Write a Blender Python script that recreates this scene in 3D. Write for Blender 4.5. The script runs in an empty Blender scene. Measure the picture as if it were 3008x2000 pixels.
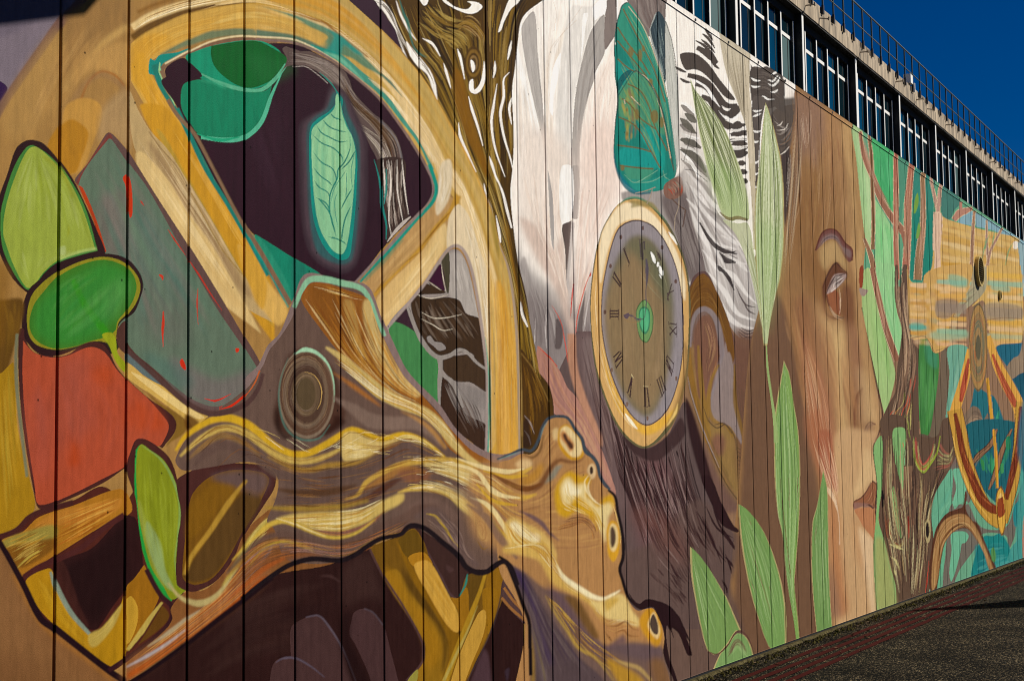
import bpy, bmesh, math, random
import numpy as np
from mathutils import Vector, Matrix

# ------------------------------------------------------------------ camera, sky, sun, exposure
scene = bpy.context.scene
EYE = 1.6
WALL_D = 4.0792          # camera to wall face, metres
WALL_H = 4.944
PITCH_W = 0.36106        # panel pitch
GROOVE0 = 4.0500         # first groove along the wall
YAW, PIT, ROLL, FOC = 1.07628324, 0.0785999895, -0.0127672279, 4416.474   # focal length in photo pixels
CAMP = np.array([0.0, -WALL_D, EYE])
_f = np.array([math.sin(YAW)*math.cos(PIT), math.cos(YAW)*math.cos(PIT), math.sin(PIT)])
_r = np.array([math.cos(YAW), -math.sin(YAW), 0.0]); _u = np.cross(_r, _f)
CR = _r*math.cos(ROLL)+_u*math.sin(ROLL); CU = -_r*math.sin(ROLL)+_u*math.cos(ROLL); CF = _f
cam_d = bpy.data.cameras.new('camera'); cam = bpy.data.objects.new('camera', cam_d)
scene.collection.objects.link(cam); scene.camera = cam
cam_d.sensor_width = 36; cam_d.lens = FOC/3008*36; cam_d.clip_end = 4000
cam.matrix_world = Matrix(((CR[0],CU[0],-CF[0],CAMP[0]),(CR[1],CU[1],-CF[1],CAMP[1]),(CR[2],CU[2],-CF[2],CAMP[2]),(0,0,0,1)))

SUN_EL = math.radians(38); SUN_AZ = math.radians(-45)      # azimuth of the sun measured from +X
w = bpy.data.worlds.new('World'); scene.world = w; w.use_nodes = True
nt = w.node_tree; sky = nt.nodes.new('ShaderNodeTexSky'); sky.sky_type = 'NISHITA'; sky.sun_disc = False
sky.sun_elevation = SUN_EL; sky.sun_rotation = math.pi/2-SUN_AZ
sky.air_density = 1.0; sky.dust_density = 0.0; sky.ozone_density = 6.0; sky.altitude = 2500
hs = nt.nodes.new('ShaderNodeHueSaturation'); hs.inputs['Hue'].default_value = .512; hs.inputs['Saturation'].default_value = 1.35; hs.inputs['Value'].default_value = .62   # polarised, deep blue sky
nt.links.new(sky.outputs[0], hs.inputs['Color']); nt.links.new(hs.outputs[0], nt.nodes['Background'].inputs[0]); nt.nodes['Background'].inputs[1].default_value = 0.05
sd = bpy.data.lights.new('sun', 'SUN'); sd.energy = 4.8; sd.angle = math.radians(0.53); sd.color = (1, 0.93, 0.82)
sun = bpy.data.objects.new('sun', sd); scene.collection.objects.link(sun)
SDIR = Vector((math.cos(SUN_EL)*math.cos(SUN_AZ), math.cos(SUN_EL)*math.sin(SUN_AZ), math.sin(SUN_EL)))
sun.rotation_euler = SDIR.to_track_quat('Z', 'Y').to_euler(); sun.location = (30, -30, 30)
vs = scene.view_settings; vs.view_transform = 'Standard'; vs.look = 'None'; vs.exposure = 0.28; vs.gamma = 1.0; vs.use_curve_mapping = False

scene.render.engine = 'CYCLES'; scene.cycles.filter_width = 1.05

# ------------------------------------------------------------------ helpers
C = scene.collection
def link(o, parent=None):
    C.objects.link(o)
    if parent is not None: o.parent = parent
    return o
def tag(o, label=None, cat=None, group=None, kind=None):
    for k, v in (('label', label), ('category', cat), ('group', group), ('kind', kind)):
        if v: o[k] = v
    return o
def empty(name, loc=(0, 0, 0)):
    o = bpy.data.objects.new(name, None); o.location = loc; return link(o)
def meshobj(name, me, mat, parent=None):
    o = bpy.data.objects.new(name, me)
    if mat is not None and not me.materials: me.materials.append(mat)
    return link(o, parent)
def box_mesh(name, boxes, bevel=0.0):
    """boxes: (x0,x1,y0,y1,z0,z1)"""
    bm = bmesh.new()
    for x0, x1, y0, y1, z0, z1 in boxes:
        v = [bm.verts.new((x, y, z)) for x in (x0, x1) for y in (y0, y1) for z in (z0, z1)]
        for f in ((0,1,3,2),(4,6,7,5),(0,4,5,1),(2,3,7,6),(0,2,6,4),(1,5,7,3)): bm.faces.new([v[i] for i in f])
    bmesh.ops.recalc_face_normals(bm, faces=bm.faces)
    if bevel: bmesh.ops.bevel(bm, geom=bm.edges[:], offset=bevel, segments=1, affect='EDGES')
    me = bpy.data.meshes.new(name); bm.to_mesh(me); bm.free(); return me
def tube_bm(bm, p0, p1, r, n=6):
    p0, p1 = Vector(p0), Vector(p1); d = (p1-p0).normalized()
    a = d.orthogonal().normalized(); b = d.cross(a)
    rings = []
    for p in (p0, p1): rings.append([bm.verts.new(p+(a*math.cos(t)+b*math.sin(t))*r) for t in [2*math.pi*i/n for i in range(n)]])
    for i in range(n): bm.faces.new((rings[0][i], rings[0][(i+1) % n], rings[1][(i+1) % n], rings[1][i]))
    bm.faces.new(rings[0][::-1]); bm.faces.new(rings[1])
def bm_mesh(name, bm):
    bmesh.ops.recalc_face_normals(bm, faces=bm.faces)
    me = bpy.data.meshes.new(name); bm.to_mesh(me); bm.free(); return me
def lin(h):
    v = np.array([int(h[i:i+2], 16)/255 for i in (0, 2, 4)])
    return np.where(v <= 0.04045, v/12.92, ((v+0.055)/1.055)**2.4)
def material(name, col=(.5,.5,.5), rough=.6, metal=0.0, noise=None, bump=None, spec=None):
    """noise=(scale, amount[, stretch]) varies the colour, bump=(scale, strength)"""
    m = bpy.data.materials.new(name); m.use_nodes = True; n = m.node_tree.nodes; l = m.node_tree.links
    b = n['Principled BSDF']; b.inputs['Roughness'].default_value = rough; b.inputs['Metallic'].default_value = metal
    b.inputs['Base Color'].default_value = (*col, 1)
    if spec is not None: b.inputs['Specular IOR Level'].default_value = spec
    tc = n.new('ShaderNodeTexCoord')
    if noise:
        mp = n.new('ShaderNodeMapping'); l.new(tc.outputs['Object'], mp.inputs[0])
        if len(noise) > 2: mp.inputs['Scale'].default_value = noise[2]
        t = n.new('ShaderNodeTexNoise'); t.inputs['Scale'].default_value = noise[0]; t.inputs['Detail'].default_value = 8
        l.new(mp.outputs[0], t.inputs[0])
        r = n.new('ShaderNodeMapRange'); r.inputs[1].default_value = .25; r.inputs[2].default_value = .75
        r.inputs[3].default_value = 1-noise[1]; r.inputs[4].default_value = 1+noise[1]; l.new(t.outputs[0], r.inputs[0])
        mx = n.new('ShaderNodeVectorMath'); mx.operation = 'SCALE'; mx.inputs[0].default_value = col
        l.new(r.outputs[0], mx.inputs['Scale']); l.new(mx.outputs[0], b.inputs['Base Color'])
    if bump:
        t2 = n.new('ShaderNodeTexNoise'); t2.inputs['Scale'].default_value = bump[0]; t2.inputs['Detail'].default_value = 6
        l.new(tc.outputs['Object'], t2.inputs[0])
        bp = n.new('ShaderNodeBump'); bp.inputs['Strength'].default_value = bump[1]; bp.inputs['Distance'].default_value = .01
        l.new(t2.outputs[0], bp.inputs['Height']); l.new(bp.outputs[0], b.inputs['Normal'])
    return m

# ------------------------------------------------------------------ mural drawing kit
# The mural is flat paint on the panels.  Shapes are outlined on a measured survey of the wall (one unit = one
# survey pixel) and carried onto the wall plane in metres; every panel then receives its share as paint colour.
def on_wall(p):
    p = np.asarray(p, float)
    v = CF*FOC + CR*(p[..., 0:1]-1504) - CU*(p[..., 1:2]-1000)
    t = WALL_D/v[..., 1]
    return np.stack([v[..., 0]*t, EYE+v[..., 2]*t], -1)
def px_per_m(X):     # survey pixels per metre (across, up) at wall position X
    z = 2.5
    def pr(X, z):
        d = np.array([X, WALL_D, z-EYE]); k = d@CF
        return np.array([FOC*(d@CR)/k, -FOC*(d@CU)/k])
    a = pr(X, z); return abs(pr(X+.05, z)[0]-a[0])/.05, abs(pr(X, z+.05)[1]-a[1])/.05
SHAPES = []; CLIPS = []
_T = [0., 0., 1.]
def T(ox, oy, s): _T[:] = [ox, oy, s]
def P(s):
    """'x,y x,y* ...' -> survey points, * marks a corner"""
    if not isinstance(s, str): return s
    q = s.split(); c = [a.endswith('*') for a in q]
    a = np.array([[float(t) for t in i.rstrip('*').split(',')] for i in q])
    return a/_T[2]+np.array(_T[:2]), c
def spl(pc, closed=False, n=7):
    p, c = pc; m = len(p)
    if m < 3 and not closed: return p.copy()
    out = []
    for i in range(m if closed else m-1):
        j = (i+1) % m
        p1, p2 = p[i], p[j]
        p0 = p1-(p2-p1)*.3 if (c[i] or (not closed and i == 0)) else p[i-1]
        p3 = p2+(p2-p1)*.3 if (c[j] or (not closed and j == m-1)) else p[(j+1) % m]
        if c[i] and c[j]: out.append(p1[None]); continue
        d = max(np.linalg.norm(p2-p1), 1e-6)
        m1 = (p2-p0)*d/max(np.linalg.norm(p2-p1)+np.linalg.norm(p1-p0), 1e-6); m2 = (p3-p1)*d/max(np.linalg.norm(p3-p2)+d, 1e-6)
        t = np.linspace(0, 1, n, endpoint=False)[:, None]
        out.append((2*t**3-3*t**2+1)*p1+(t**3-2*t**2+t)*m1+(-2*t**3+3*t**2)*p2+(t**3-t**2)*m2)
    if not closed: out.append(p[-1][None])
    return np.concatenate(out)
SAT = [1.0]
def paintcol(h):
    c = lin(h); l_ = c@np.array([.25, .62, .13]); k = SAT[0] if l_ < .55 else 1+(SAT[0]-1)*.3
    return np.clip(l_+(c-l_)*k, .0015, 1)
def add(poly, col, a=1.0, soft=0.0, clip=None):
    wpt = on_wall(poly)
    SHAPES.append((wpt, paintcol(col), a, soft, clip, wpt.min(0), wpt.max(0)))
def F(col, s, a=1.0, soft=0.0, clip=None): add(spl(P(s), True), col, a, soft, clip)
def clip(s):
    w_ = on_wall(spl(P(s), True)); CLIPS.append((w_, w_.min(0), w_.max(0))); return len(CLIPS)-1
def ribbon(c, w):
    """outline of a stroke: c points, w half-width profile"""
    d = np.gradient(c, axis=0); d /= np.maximum(np.linalg.norm(d, axis=1, keepdims=True), 1e-9)
    nrm = np.stack([-d[:, 1], d[:, 0]], 1)*w[:, None]
    return np.concatenate([c+nrm, (c-nrm)[::-1]])
def L(col, wd, s, a=1.0, soft=0.0, clip=None, tp=0):
    """stroke; wd width in tile units or tuple of widths along it; tp=1 tapers both ends"""
    c = spl(P(s)); 
    if len(c) < 3: c = np.linspace(c[0], c[-1], 4)
    t = np.linspace(0, 1, len(c))
    ww = np.interp(t, np.linspace(0, 1, len(wd)), wd) if isinstance(wd, (tuple, list)) else np.full(len(c), float(wd))
    if tp: ww = ww*np.clip(np.minimum(t, 1-t)*5, .05, 1)
    add(ribbon(c, ww/2/_T[2]), col, a, soft, clip)
def LL(col, wd, strokes, **k):
    for s in strokes.split(';'):
        if s.strip(): L(col, wd, s.strip(), **k)
def resample(c, n):
    s = np.r_[0, np.cumsum(np.linalg.norm(np.diff(c, axis=0), axis=1))]; t = np.linspace(0, s[-1], n)
    return np.stack([np.interp(t, s, c[:, 0]), np.interp(t, s, c[:, 1])], 1)
RNG = np.random.RandomState(7); WF = [1.0]      # brush width factor
def lerp_curves(cs, t, n=26):
    q = t*(len(cs)-1); i = min(int(q), len(cs)-2); f = q-i
    return cs[i]*(1-f)+cs[i+1]*f
def BR(cols, guides, n, wd, a=.6, ln=(.25, .8), clip=None, wob=1.5, soft=0, lo=0., hi=1.):
    """n brush strokes flowing between guide curves, colours picked from cols"""
    cs = [resample(spl(P(g)), 26) for g in guides]; cols = cols.split()
    for i in range(n):
        t = lo+(hi-lo)*(i+RNG.rand())/n
        c = lerp_curves(cs, t)
        l_ = RNG.uniform(*ln); s0 = RNG.uniform(0, 1-l_); i0, i1 = int(s0*25), max(int((s0+l_)*25), int(s0*25)+3)
        c = c[i0:i1+1].copy(); m = len(c)
        if m < 3: continue
        k = np.linspace(0, 1, m); c += (np.sin(k*RNG.uniform(2, 6)+RNG.uniform(0, 6))[:, None]*RNG.uniform(-wob, wob, 2))
        w_ = RNG.uniform(.4, 1.)*wd*WF[0]/_T[2]*np.clip(np.minimum(k, 1-k)*4, .08, 1)
        add(ribbon(c, w_/2), cols[RNG.randint(len(cols))], a*RNG.uniform(.5, 1), soft, clip)
def BAND(col, A, B, t0, t1, a=1., soft=0, clip=None):
    """ribbon between two guide curves, t0/t1 numbers or profiles along the curves"""
    ca, cb = [resample(spl(P(g)), 40) for g in (A, B)]; k = np.linspace(0, 1, 40)
    f = lambda t: (np.interp(k, np.linspace(0, 1, len(t)), t) if isinstance(t, (tuple, list)) else np.full(40, float(t)))[:, None]
    u, v = f(t0), f(t1)
    add(np.concatenate([ca*(1-u)+cb*u, (ca*(1-v)+cb*v)[::-1]]), col, a, soft, clip)

# ------------------------------------------------------------------ the mural

O = (0, 0, .7839)
def mural_base():
    T(*O)
    F('9c7640', '-500,-400* 1250,-400* 1250,2000* -500,2000*')
def mural_left():
    # ---- upper left: lavender ground outside the wheel, wide tan rim
    T(0, 0, 2.949)
    F('736873', '-1200,-900* 900,-900* 700,0 530,190 380,400 150,700 0,950 -400,1500 -1200,2600*')
    F('5f5664', '-1200,-900* 900,-900* 560,60 300,200 0,330 -1200,700*', .7, 14)
    F('2c1440', '-300,560* 0,705 62,765 20,860 -80,1000 -300,1300*')
    L('6d4f45', (90, 80, 75, 70, 80), '860,-200 690,20 530,190 380,400 150,720 -10,960 -300,1500', soft=3)
    F('8d6a3c', '560,120* 800,0 1120,-60* 1120,230 850,420 600,690 540,760*', .85, 10)
    F('a9844a', '300,480 520,260 520,760 330,1100 130,1230 10,1000', .6, 20)
    L('c29c5a', (50, 70, 60, 40), '1110,230 850,420 620,680 560,790', .8, 10)
    F('b98f50', '600,740 800,610 1000,640 1110,740* 1110,380 800,480', .7, 10)
    L('9a5a1c', 16, '700,860 760,720 870,625 990,650 1080,745', .75, 3)
    L('8c6a48', 50, '620,900 720,740 880,650 1000,700 1090,780', .5, 8)
    BR('b08444 9a7240 c09658 8d6a3c', ['560,900 800,520 1110,250', '200,1200 400,700 690,120'], 60, 34, .25, clip=None, soft=3)
    F('b98a3e', '540,1000 600,890 740,850 860,900 885,1020 820,1200 700,1474 540,1500', .9, 3)
    F('a8741a', '530,1080 620,1035 740,1110 765,1180 700,1380 640,1500 400,1500 420,1250 470,1150', .95, 3)
    L('c8a263', 14, '1130,790 1000,900 890,990', .4, 6)
    F('a68a62', '890,950 1110,780 1120,1300 960,1150 860,1240', .6, 12)
    # ---- first opening's frame: two gold bands
    F('c49a46', '1130,380* 1250,280 1640,110 2110,20 2420,60* 2420,320 2110,260 1850,300 1640,350 1380,490 1290,560 1400,800 1640,1200* 1850,1560* 1600,1560* 1300,1000 1130,700*')
    L('5a3c10', 60, '1140,330 1300,230 1640,85 2110,5 2400,30', .9, 4)
    L('d9bd84', (60, 80, 60, 40), '1140,240 1300,150 1640,40 2110,-20 2400,20', .95, 4)
    L('7a5018', 30, '1190,110 1320,50 1480,0 1640,-50', .8, 5)
    BR('e4cc98 c9a868 efe0b8 8f6424', ['1140,290 1300,190 1640,62 2110,-6 2400,26', '1140,210 1300,120 1640,15 2110,-60 2400,0'], 26, 10, .7)
    F('c69026', '1130,420 1290,300 1500,330 1400,420 1290,510 1300,640 1400,800 1640,1200* 1800,1500* 1640,1500* 1400,1080 1180,700', .75, 10)
    F('c8942a', '1130,560* 1230,450 1300,640 1400,800 1640,1170* 1640,1460* 1500,1260 1280,900 1140,700*', .9, 6)
    BR('d0a040 b8862c c8963a dab256', ['1150,500 1300,330 1640,190 2110,110 2400,140', '1290,540 1400,440 1640,330 2110,250 2400,280'], 40, 16, .35)
    BR('d09a30 b98020 c99434 dcae50', ['1140,640 1300,960 1500,1290 1640,1500', '1250,520 1350,750 1640,1190 1800,1480'], 30, 16, .4)
    # grey-green shadow line then teal round the opening
    L('6d7858', (20, 50, 70, 60, 70), '1390,480 1640,370 1850,300 2110,280 2400,310', 1, 3)
    F('0f8478', '1285,600 1300,510 1340,525 1380,480 1540,455 1640,420* 1640,450 1420,550 1400,600 1420,680 1390,770 1340,660 1290,640')
    L('1c7466', (60, 40, 40, 45, 50), '1340,560 1390,740 1500,920 1640,1130 1800,1420 1860,1540', 1, 1)
    L('8fc48a', (6, 24, 16, 6), '1385,540 1385,620 1440,750 1520,920')
    L('7d6148', 44, '1400,610 1460,740 1640,1060 1760,1240 1860,1480', 1, 1)
    L('7a5c46', 42, '1400,600 1480,540 1640,460 1850,385 2110,345 2400,370', 1, 1)
    L('e8d6a8', 14, '1430,555 1640,445 1850,355 2110,315 2400,345', .9, 1)
    # ---- first opening: dark purple, dark leaves, chrysalis
    T(750, 0, 3)
    F('2c1420', '-320,620* -260,570 -100,470 0,400 330,390 480,445 740,590 900,700 1095,870 1300,1140 1450,1360 1540,1560 1575,1700 1450,1860 1180,2120 880,2480 740,2470 570,2420 330,2290 0,2085 -300,1700* -700,920 -820,700')
    BR('351a28 241019 3a2230', ['-200,700 0,1400 300,2200', '1200,1000 1350,1500 1250,2000'], 40, 60, .3, soft=8)
    T(0, 0, 2.949)
    c0 = clip('1420,600 1480,530 1640,465 1850,390 2110,350 2359,370 2600,420 2900,560 2900,1474 1860,1474 1640,1080 1500,850')
    F('138a68', '1610,500 1640,465 1850,395 2150,350 2300,370 2440,470 2430,620 2350,720 2100,790 1900,760 1740,680 1640,560', 1, 0, c0)
    F('0a5a24', '1830,400* 2110,358 2230,360 2360,420 2487,511 2440,610 2359,690 2200,760 2080,750 1960,680 1860,580 1825,470')
    F('1e6a34', '2150,480 2400,520 2560,600 2330,720 2240,700', .4, 20)
    L('55a884', (10, 36, 34, 34, 30), '1740,640 1900,720 2110,780 2260,780 2390,680 2480,560')
    F('117a58', '1570,830 1600,730 1740,690 1900,740 2110,795 2290,790 2355,740* 2320,870 2240,1060 2110,1190 1960,1210 1740,1180 1640,1060 1580,950')
    L('2e9470', (20, 30, 44), '1740,700 1860,720 1960,760', .6, 3)
    L('4fae8c', (6, 34, 40, 44, 30), '2440,640 2350,830 2260,1060 2120,1190 1960,1215 1740,1190')
    L('1c9a72', (6, 30, 10), '1700,1160 1900,1215 2080,1190')
    F('2c1420', '1430,620 1470,560 1590,505 1640,540 1750,660 1640,690 1580,740 1555,880 1480,760')
    # grey root arching over the chrysalis (tile B)
    T(750, 0, 3)
    F('5a4a46', '240,430 330,410 540,480 740,590 820,680 860,800 980,940 1095,1040 1240,1200 1300,1400 1310,1600 1260,1600 1100,1600 1060,1400 960,1180 880,1050 760,870 640,720 540,630 400,580 280,590 230,640 280,530')
    BR('7c6c66 8c7f78 4c3e3a 6a5a54 94887c', ['250,440 540,500 740,620 830,760 960,960', '290,580 460,580 640,700 760,850 900,1000'], 60, 12, .7)
    F('2c1420', '1010,1300 1080,1420 1100,1600 1060,1600')
    BR('3a2208 523410 2a1a10 6a5440 8c7c70', ['760,640 860,850 1100,1080 1250,1230 1300,1500', '740,760 880,960 1060,1150 1150,1330 1190,1600'], 70, 13, .8)
    BR('d8ccc0 8c8078 b0a494 5a4a3c', ['860,1040 1000,1140 1120,1230 1200,1400 1230,1600', '900,1120 1020,1250 1110,1400 1140,1600'], 24, 8, .8)
    L('b8aca4', 6, '330,590 440,590 560,670 640,740', .7)
    L('9a8e86', 8, '330,470 500,540 640,570', .6, 1)
    L('2c1420', (4, 50, 10), '270,410 400,430 490,450')
    F('2c1420', '810,660 900,720 1080,880 1095,1030 1000,960 930,860 860,760')
    F('2c1420', '1110,900 1300,1150 1440,1370 1440,1420 1450,1900 1320,1900 1310,1420 1240,1190 1100,1020')
    L('6f7078', 14, '1300,1600 1290,1400 1230,1220 1100,1060', .5, 2)
    T(750, 490, 3)
    F('3b2b26', '1080,-60 1310,-60 1320,200 1350,430 1385,450 1300,510 1220,610 1160,675 1150,500 1110,350 1105,100')
    BR('6a5a50 2a1a14 8c7c72 4a382e c8bcb0 1c100c', ['1120,-60 1140,300 1190,600', '1210,-60 1210,250 1230,560', '1300,-60 1310,200 1350,440'], 60, 13, .75, (.2, .6))
    LL('d8cec4', (4, 14, 10, 4), '1170,-60 1190,120 1180,300 1175,480 1200,620;1250,-60 1250,200 1280,380 1300,480;1290,-60 1320,220 1350,420;1120,-60 1140,200 1130,330', a=.85)
    LL('b8aea6', (6, 30, 30, 8), '1160,660 1240,560 1310,490 1370,440', a=.9)
    LL('1a8078', (4, 18, 20, 6), '1050,-60 1085,60 1110,200 1115,340 1150,500 1150,640;1150,20 1150,200 1130,330', a=.9)
    T(750, 0, 3)
    # chrysalis with glow rings
    for col, g in (('3b2c34', 100), ('4c3c44', 64), ('2c5a5c', 26)):
        k = g
        F(col, f'{700-k*.25},{840-k} {640-k*.5},960 {540-k*.5},{1040-k*.3} {485-k},{1120-k*.2} {480-k},1400 {500-k},1900 {560-k},2200 {660-k*.8},{2280+k*.6} {780},{2300+k*1.1} {840+k*.6},{2260+k*.5} {880+k},1900 {895+k},1400 {880+k},1200 {790+k},1000 {760+k*.4},{870-k*.5}', .9, 5)
    F('0f8478', '560,640 680,760 720,840 705,920 640,990 560,1040 490,1110 470,1250 480,1600 505,1900 560,2090 640,2220 740,2290 820,2270 850,2150 885,1800 898,1400 870,1240 800,1080 765,960 770,880 730,820 660,720')
    F('86bf92', '710,850 700,950 650,1010 560,1080 500,1140 492,1250 503,1567 530,1850 570,2020 640,2150 700,2220 760,2240 800,2180 840,1950 872,1600 880,1330 850,1200 800,1110 765,1000 745,890 725,830')
    BR('a8d6a0 7cb88e 94c996 6cae88', ['700,960 520,1200 510,1600 600,2050', '740,960 840,1250 860,1600 790,2150'], 40, 30, .45, soft=1)
    LL('14806e', 11, '660,1000 700,1040 765,1060;590,1050 640,1110 720,1150 810,1165;535,1100 580,1170 660,1215 740,1250 820,1245;495,1180 580,1260 690,1310 760,1380 770,1440;500,1330 580,1430 680,1490 715,1580 700,1650;505,1470 570,1550 640,1600 680,1640;515,1590 560,1650 640,1700 660,1760;530,1740 620,1790 650,1840 655,1880;640,2090 700,2100 760,2125 810,2160', tp=1)
    LL('14806e', 12, '830,1180 835,1300 790,1420 730,1500 725,1570 690,1640 660,1720 655,1850 680,1980 720,2100;880,1330 830,1420 750,1500;855,1660 800,1750 750,1850;850,1800 790,1930 765,2050 760,2130;540,1740 600,1800 655,1880 690,2000 715,2090', tp=1)
    LL('2c8c78', 6, '800,1500 760,1560 690,1680 665,1800;730,1680 700,1780 710,1900 730,2020;800,1510 805,1650 795,1760;880,1330 845,1500 855,1660', tp=1)
    # ---- gold rim, right of the opening
    R0 = '0,-330 330,-230 600,-130 820,0 1100,260 1300,480 1440,640 1600,880 1740,1130 1850,1330 1960,1560 2060,1800 2140,2110 2230,2370 2290,2720 2320,3040 2340,3480 2345,4000'
    R1 = '0,345 330,375 540,450 740,570 900,690 1095,860 1300,1130 1450,1350 1530,1500 1590,1640 1720,1680 1800,1900 1900,2200 1960,2500 2000,2800 2040,3050 2060,3480 2060,4000'
    BAND('bd9a4e', R0, R1, 0, 1)
    BAND('c49032', R0, R1, 0, (.5, .42, .3, .2, .12, .05), 1, 6)
    BAND('b89c58', R0, R1, (0, .0, .05, .0, 0), (.1, .15, .33, .3, .28, .3), .9, 5)
    T(750, 0, 3)
    BR('b08a3a c9a050 c4a868 a88e48 d0b078', [R0, R1], 60, 26, .35, (.1, .3), soft=3, lo=.02, hi=.45)
    BAND('d8bc86', R0, R1, (.58, .55, .52, .52, .4, .4, .36), (.66, .66, .75, .86, .86, .72, .56), 1, 3)
    BAND('a8741e', R0, R1, (.54, .52, .42, .36, .32, .3), (.57, .54, .45, .39, .35, .33), .55, 3)
    BR('ecd8ac cdaa70 f0e2c0 b99254', [R0, R1], 50, 12, .55, (.06, .22), lo=.5, hi=.68)
    L('8a5a14', (6, 22, 24, 20, 14), '330,115 500,170 620,210 740,310 1000,510', .9, 3)
    F('487a62', '60,60 330,130 540,210 740,310 850,400 1000,540 1100,640 1260,800* 1090,660 960,590 860,520 740,480 560,420 640,330 480,240 330,165', .9, 3)
    F('0f8a80', '600,250 740,310 850,400 960,490 880,470 780,400 740,490 600,470 660,400 690,320', .8, 6)
    F('c9a050', '330,170 430,240 540,310 620,370 600,420 330,330 0,280 0,80 200,110', .8, 8)
    BR('c9a050 b8903e d4b068 a68c48', ['0,100 330,200 560,360', '0,250 330,300 520,390'], 24, 22, .4)
    L('466c5c', (60, 60, 50, 40), '0,290 330,340 480,390 600,450', .9, 3)
    L('128a7c', (20, 60, 70, 60, 44, 36, 34), '480,400 640,470 740,510 900,640 1095,800 1300,1060 1450,1260 1560,1500', .9, 2)
    L('6fb898', (8, 40, 20, 8), '600,460 740,520 880,640 960,720', .8, 3)
    L('e6d4aa', 14, '0,325 330,350 480,410 640,500 740,565', .9, 1)
    L('7c655c', 24, '0,345 330,378 540,455 740,575 900,695 1095,870 1300,1140 1450,1370 1540,1540', 1, 1)
    L('bfa184', 8, '740,560 900,680 1095,850', .7, 1)
    L('3c6458', (6, 24, 14, 4), '1095,640 1180,720 1240,790 1300,860', .8, 1)
    BR('e0c898 cba66a efe0bc', ['940,620 1100,760 1300,960 1500,1260 1680,1560', '1020,720 1180,860 1350,1100 1500,1330 1600,1567'], 40, 26, .5, (.1, .35))
    # ---- dark purple slice right of the rim, top
    F('35202e', '820,0* 1040,0 1090,60 1160,160 1230,260 1270,380 1300,450* 1100,250*')
    F('35202e', '700,-400* 1500,-400* 1040,0 820,0 *'.replace(' *', '*'))

    # ---- spoke from upper left: teal edge and inner gold (tiles A, C, D)
    T(0, 380, 3)
    F('c08c22', '1230,-200 1450,-200 1600,-20 1670,60 1900,500 2140,900 2340,1240 2420,1440* 2420,1900* 2140,1500 1650,520', 1, 4)
    BR('cf9a30 b27c14 c89428 dcae50', ['1500,0 1660,250 2140,1060 2400,1500', '1650,60 1900,520 2140,920 2400,1400'], 40, 20, .5)
    F('a98a34', '1380,0 1440,40 1660,430 2140,1250 2340,1567* 2420,1750* 2260,1567 1640,520 1460,180', .9, 4)
    F('b39868', '1140,-330 1220,-160 1330,20 1480,180 1640,430 2140,1270 2400,1700* 2150,1560 1900,1250 1650,900 1400,500 1180,160')
    F('8f7350', '1300,100 1450,250 1640,600 1900,960 2140,1320 2250,1500* 2140,1440 1850,1060 1600,640 1400,320', .7, 10)
    BR('c8ac80 a88a60 d8c298 8f7350', ['1180,100 1400,430 1900,1180 2140,1560', '1400,60 1640,440 1900,860 2140,1290'], 50, 14, .5)
    L('6d5030', 8, '1310,20 1420,170 1560,330 1680,540', .8, 2)
    L('8a6a20', 8, '1680,560 1800,780 1960,1060 2140,1280', .8, 2)
    F('d2b478', '1190,220 1240,195 1310,250 1500,470 1650,720 1880,1040 2140,1500* 2300,1800* 2000,1567* 1660,1040 1400,660 1230,400', .95, 3)
    F('c8a668', '1660,800 1880,1090 2140,1560* 2060,1567* 1700,1000', .6, 8)
    BR('dcc288 c8a868 e4cc98', ['1210,240 1640,900 2100,1600', '1320,280 1640,740 2100,1440'], 24, 26, .4)
    T(0, 380, 3)
    L('17766a', (44, 40, 38, 34, 34), '1560,-180 1650,10 1800,330 2000,650 2140,890 2359,1290', 1, 1)
    L('7d6148', (36, 34, 32, 30, 30), '1480,-260 1560,-130 1710,40 1850,290 2140,830 2359,1190', 1, 1)
    L('3c2a20', 8, '1760,75 1850,260 2140,800', .7, 1)
    T(0, 0, 1)
    BR('c49a46 d0a850 b88c3c d8b868 c09440', ['600,40 700,14 760,12 830,30 920,62', '600,100 700,78 760,76 830,88 920,118'], 46, 9, .55, (.2, .6), soft=1)
    BR('e0c48c d8b878 b08848', ['580,22 660,4 750,-4 830,14 900,40', '580,34 660,14 750,8 830,24 900,50'], 16, 6, .6, (.2, .6))
    T(0, 380, 3)
    # ---- grey-green lens shape
    F('5c4440', '660,470 780,290 930,50 960,30 1000,50 1120,180* 1400,620 1650,1000 1900,1400 2140,1800* 2300,2080 2290,2180 2150,2400 1880,2500 1700,2450 1640,2420 1110,1950* 1100,1100 1100,600*')
    F('7a3028', '660,480 960,40 990,80 700,500', .7, 4)
    F('5b6d5b', '690,480 960,85 1000,110 1110,270 1300,520 1640,1120 1900,1560 2120,1880 2250,2080 2270,2130 2200,2290 2100,2390 1900,2440 1740,2400 1640,2340 1300,2060 1110,1900 900,1080 800,700')
    F('6a625c', '860,640 1110,560 1110,1100 940,1080', .8, 20)
    F('4c6c60', '1130,700 1300,700 1600,1200 1640,1500 1400,1500 1150,1000', .7, 30)
    F('6e6462', '1500,2000 1900,2200 2230,2120 2100,2380 1850,2430 1640,2330', .8, 20)
    F('4a6a60', '1300,1960 1640,2120 1700,2260 1560,2280 1250,2000', .6, 20)
    F('625e58', '1200,1200 1600,1400 1640,1900 1300,1800', .5, 40)
    BR('667862 54705e 786f68 4a6c60', ['760,450 1000,1000 1300,1900', '1000,150 1600,1150 2100,1950'], 50, 50, .35, soft=6)
    F('b8340e', '1085,430 1120,400 1150,470 1165,640 1160,760 1140,780 1120,640 1110,500')
    F('a83a10', '690,500 730,520 850,800 940,1080* 910,1085* 820,800')
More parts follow.
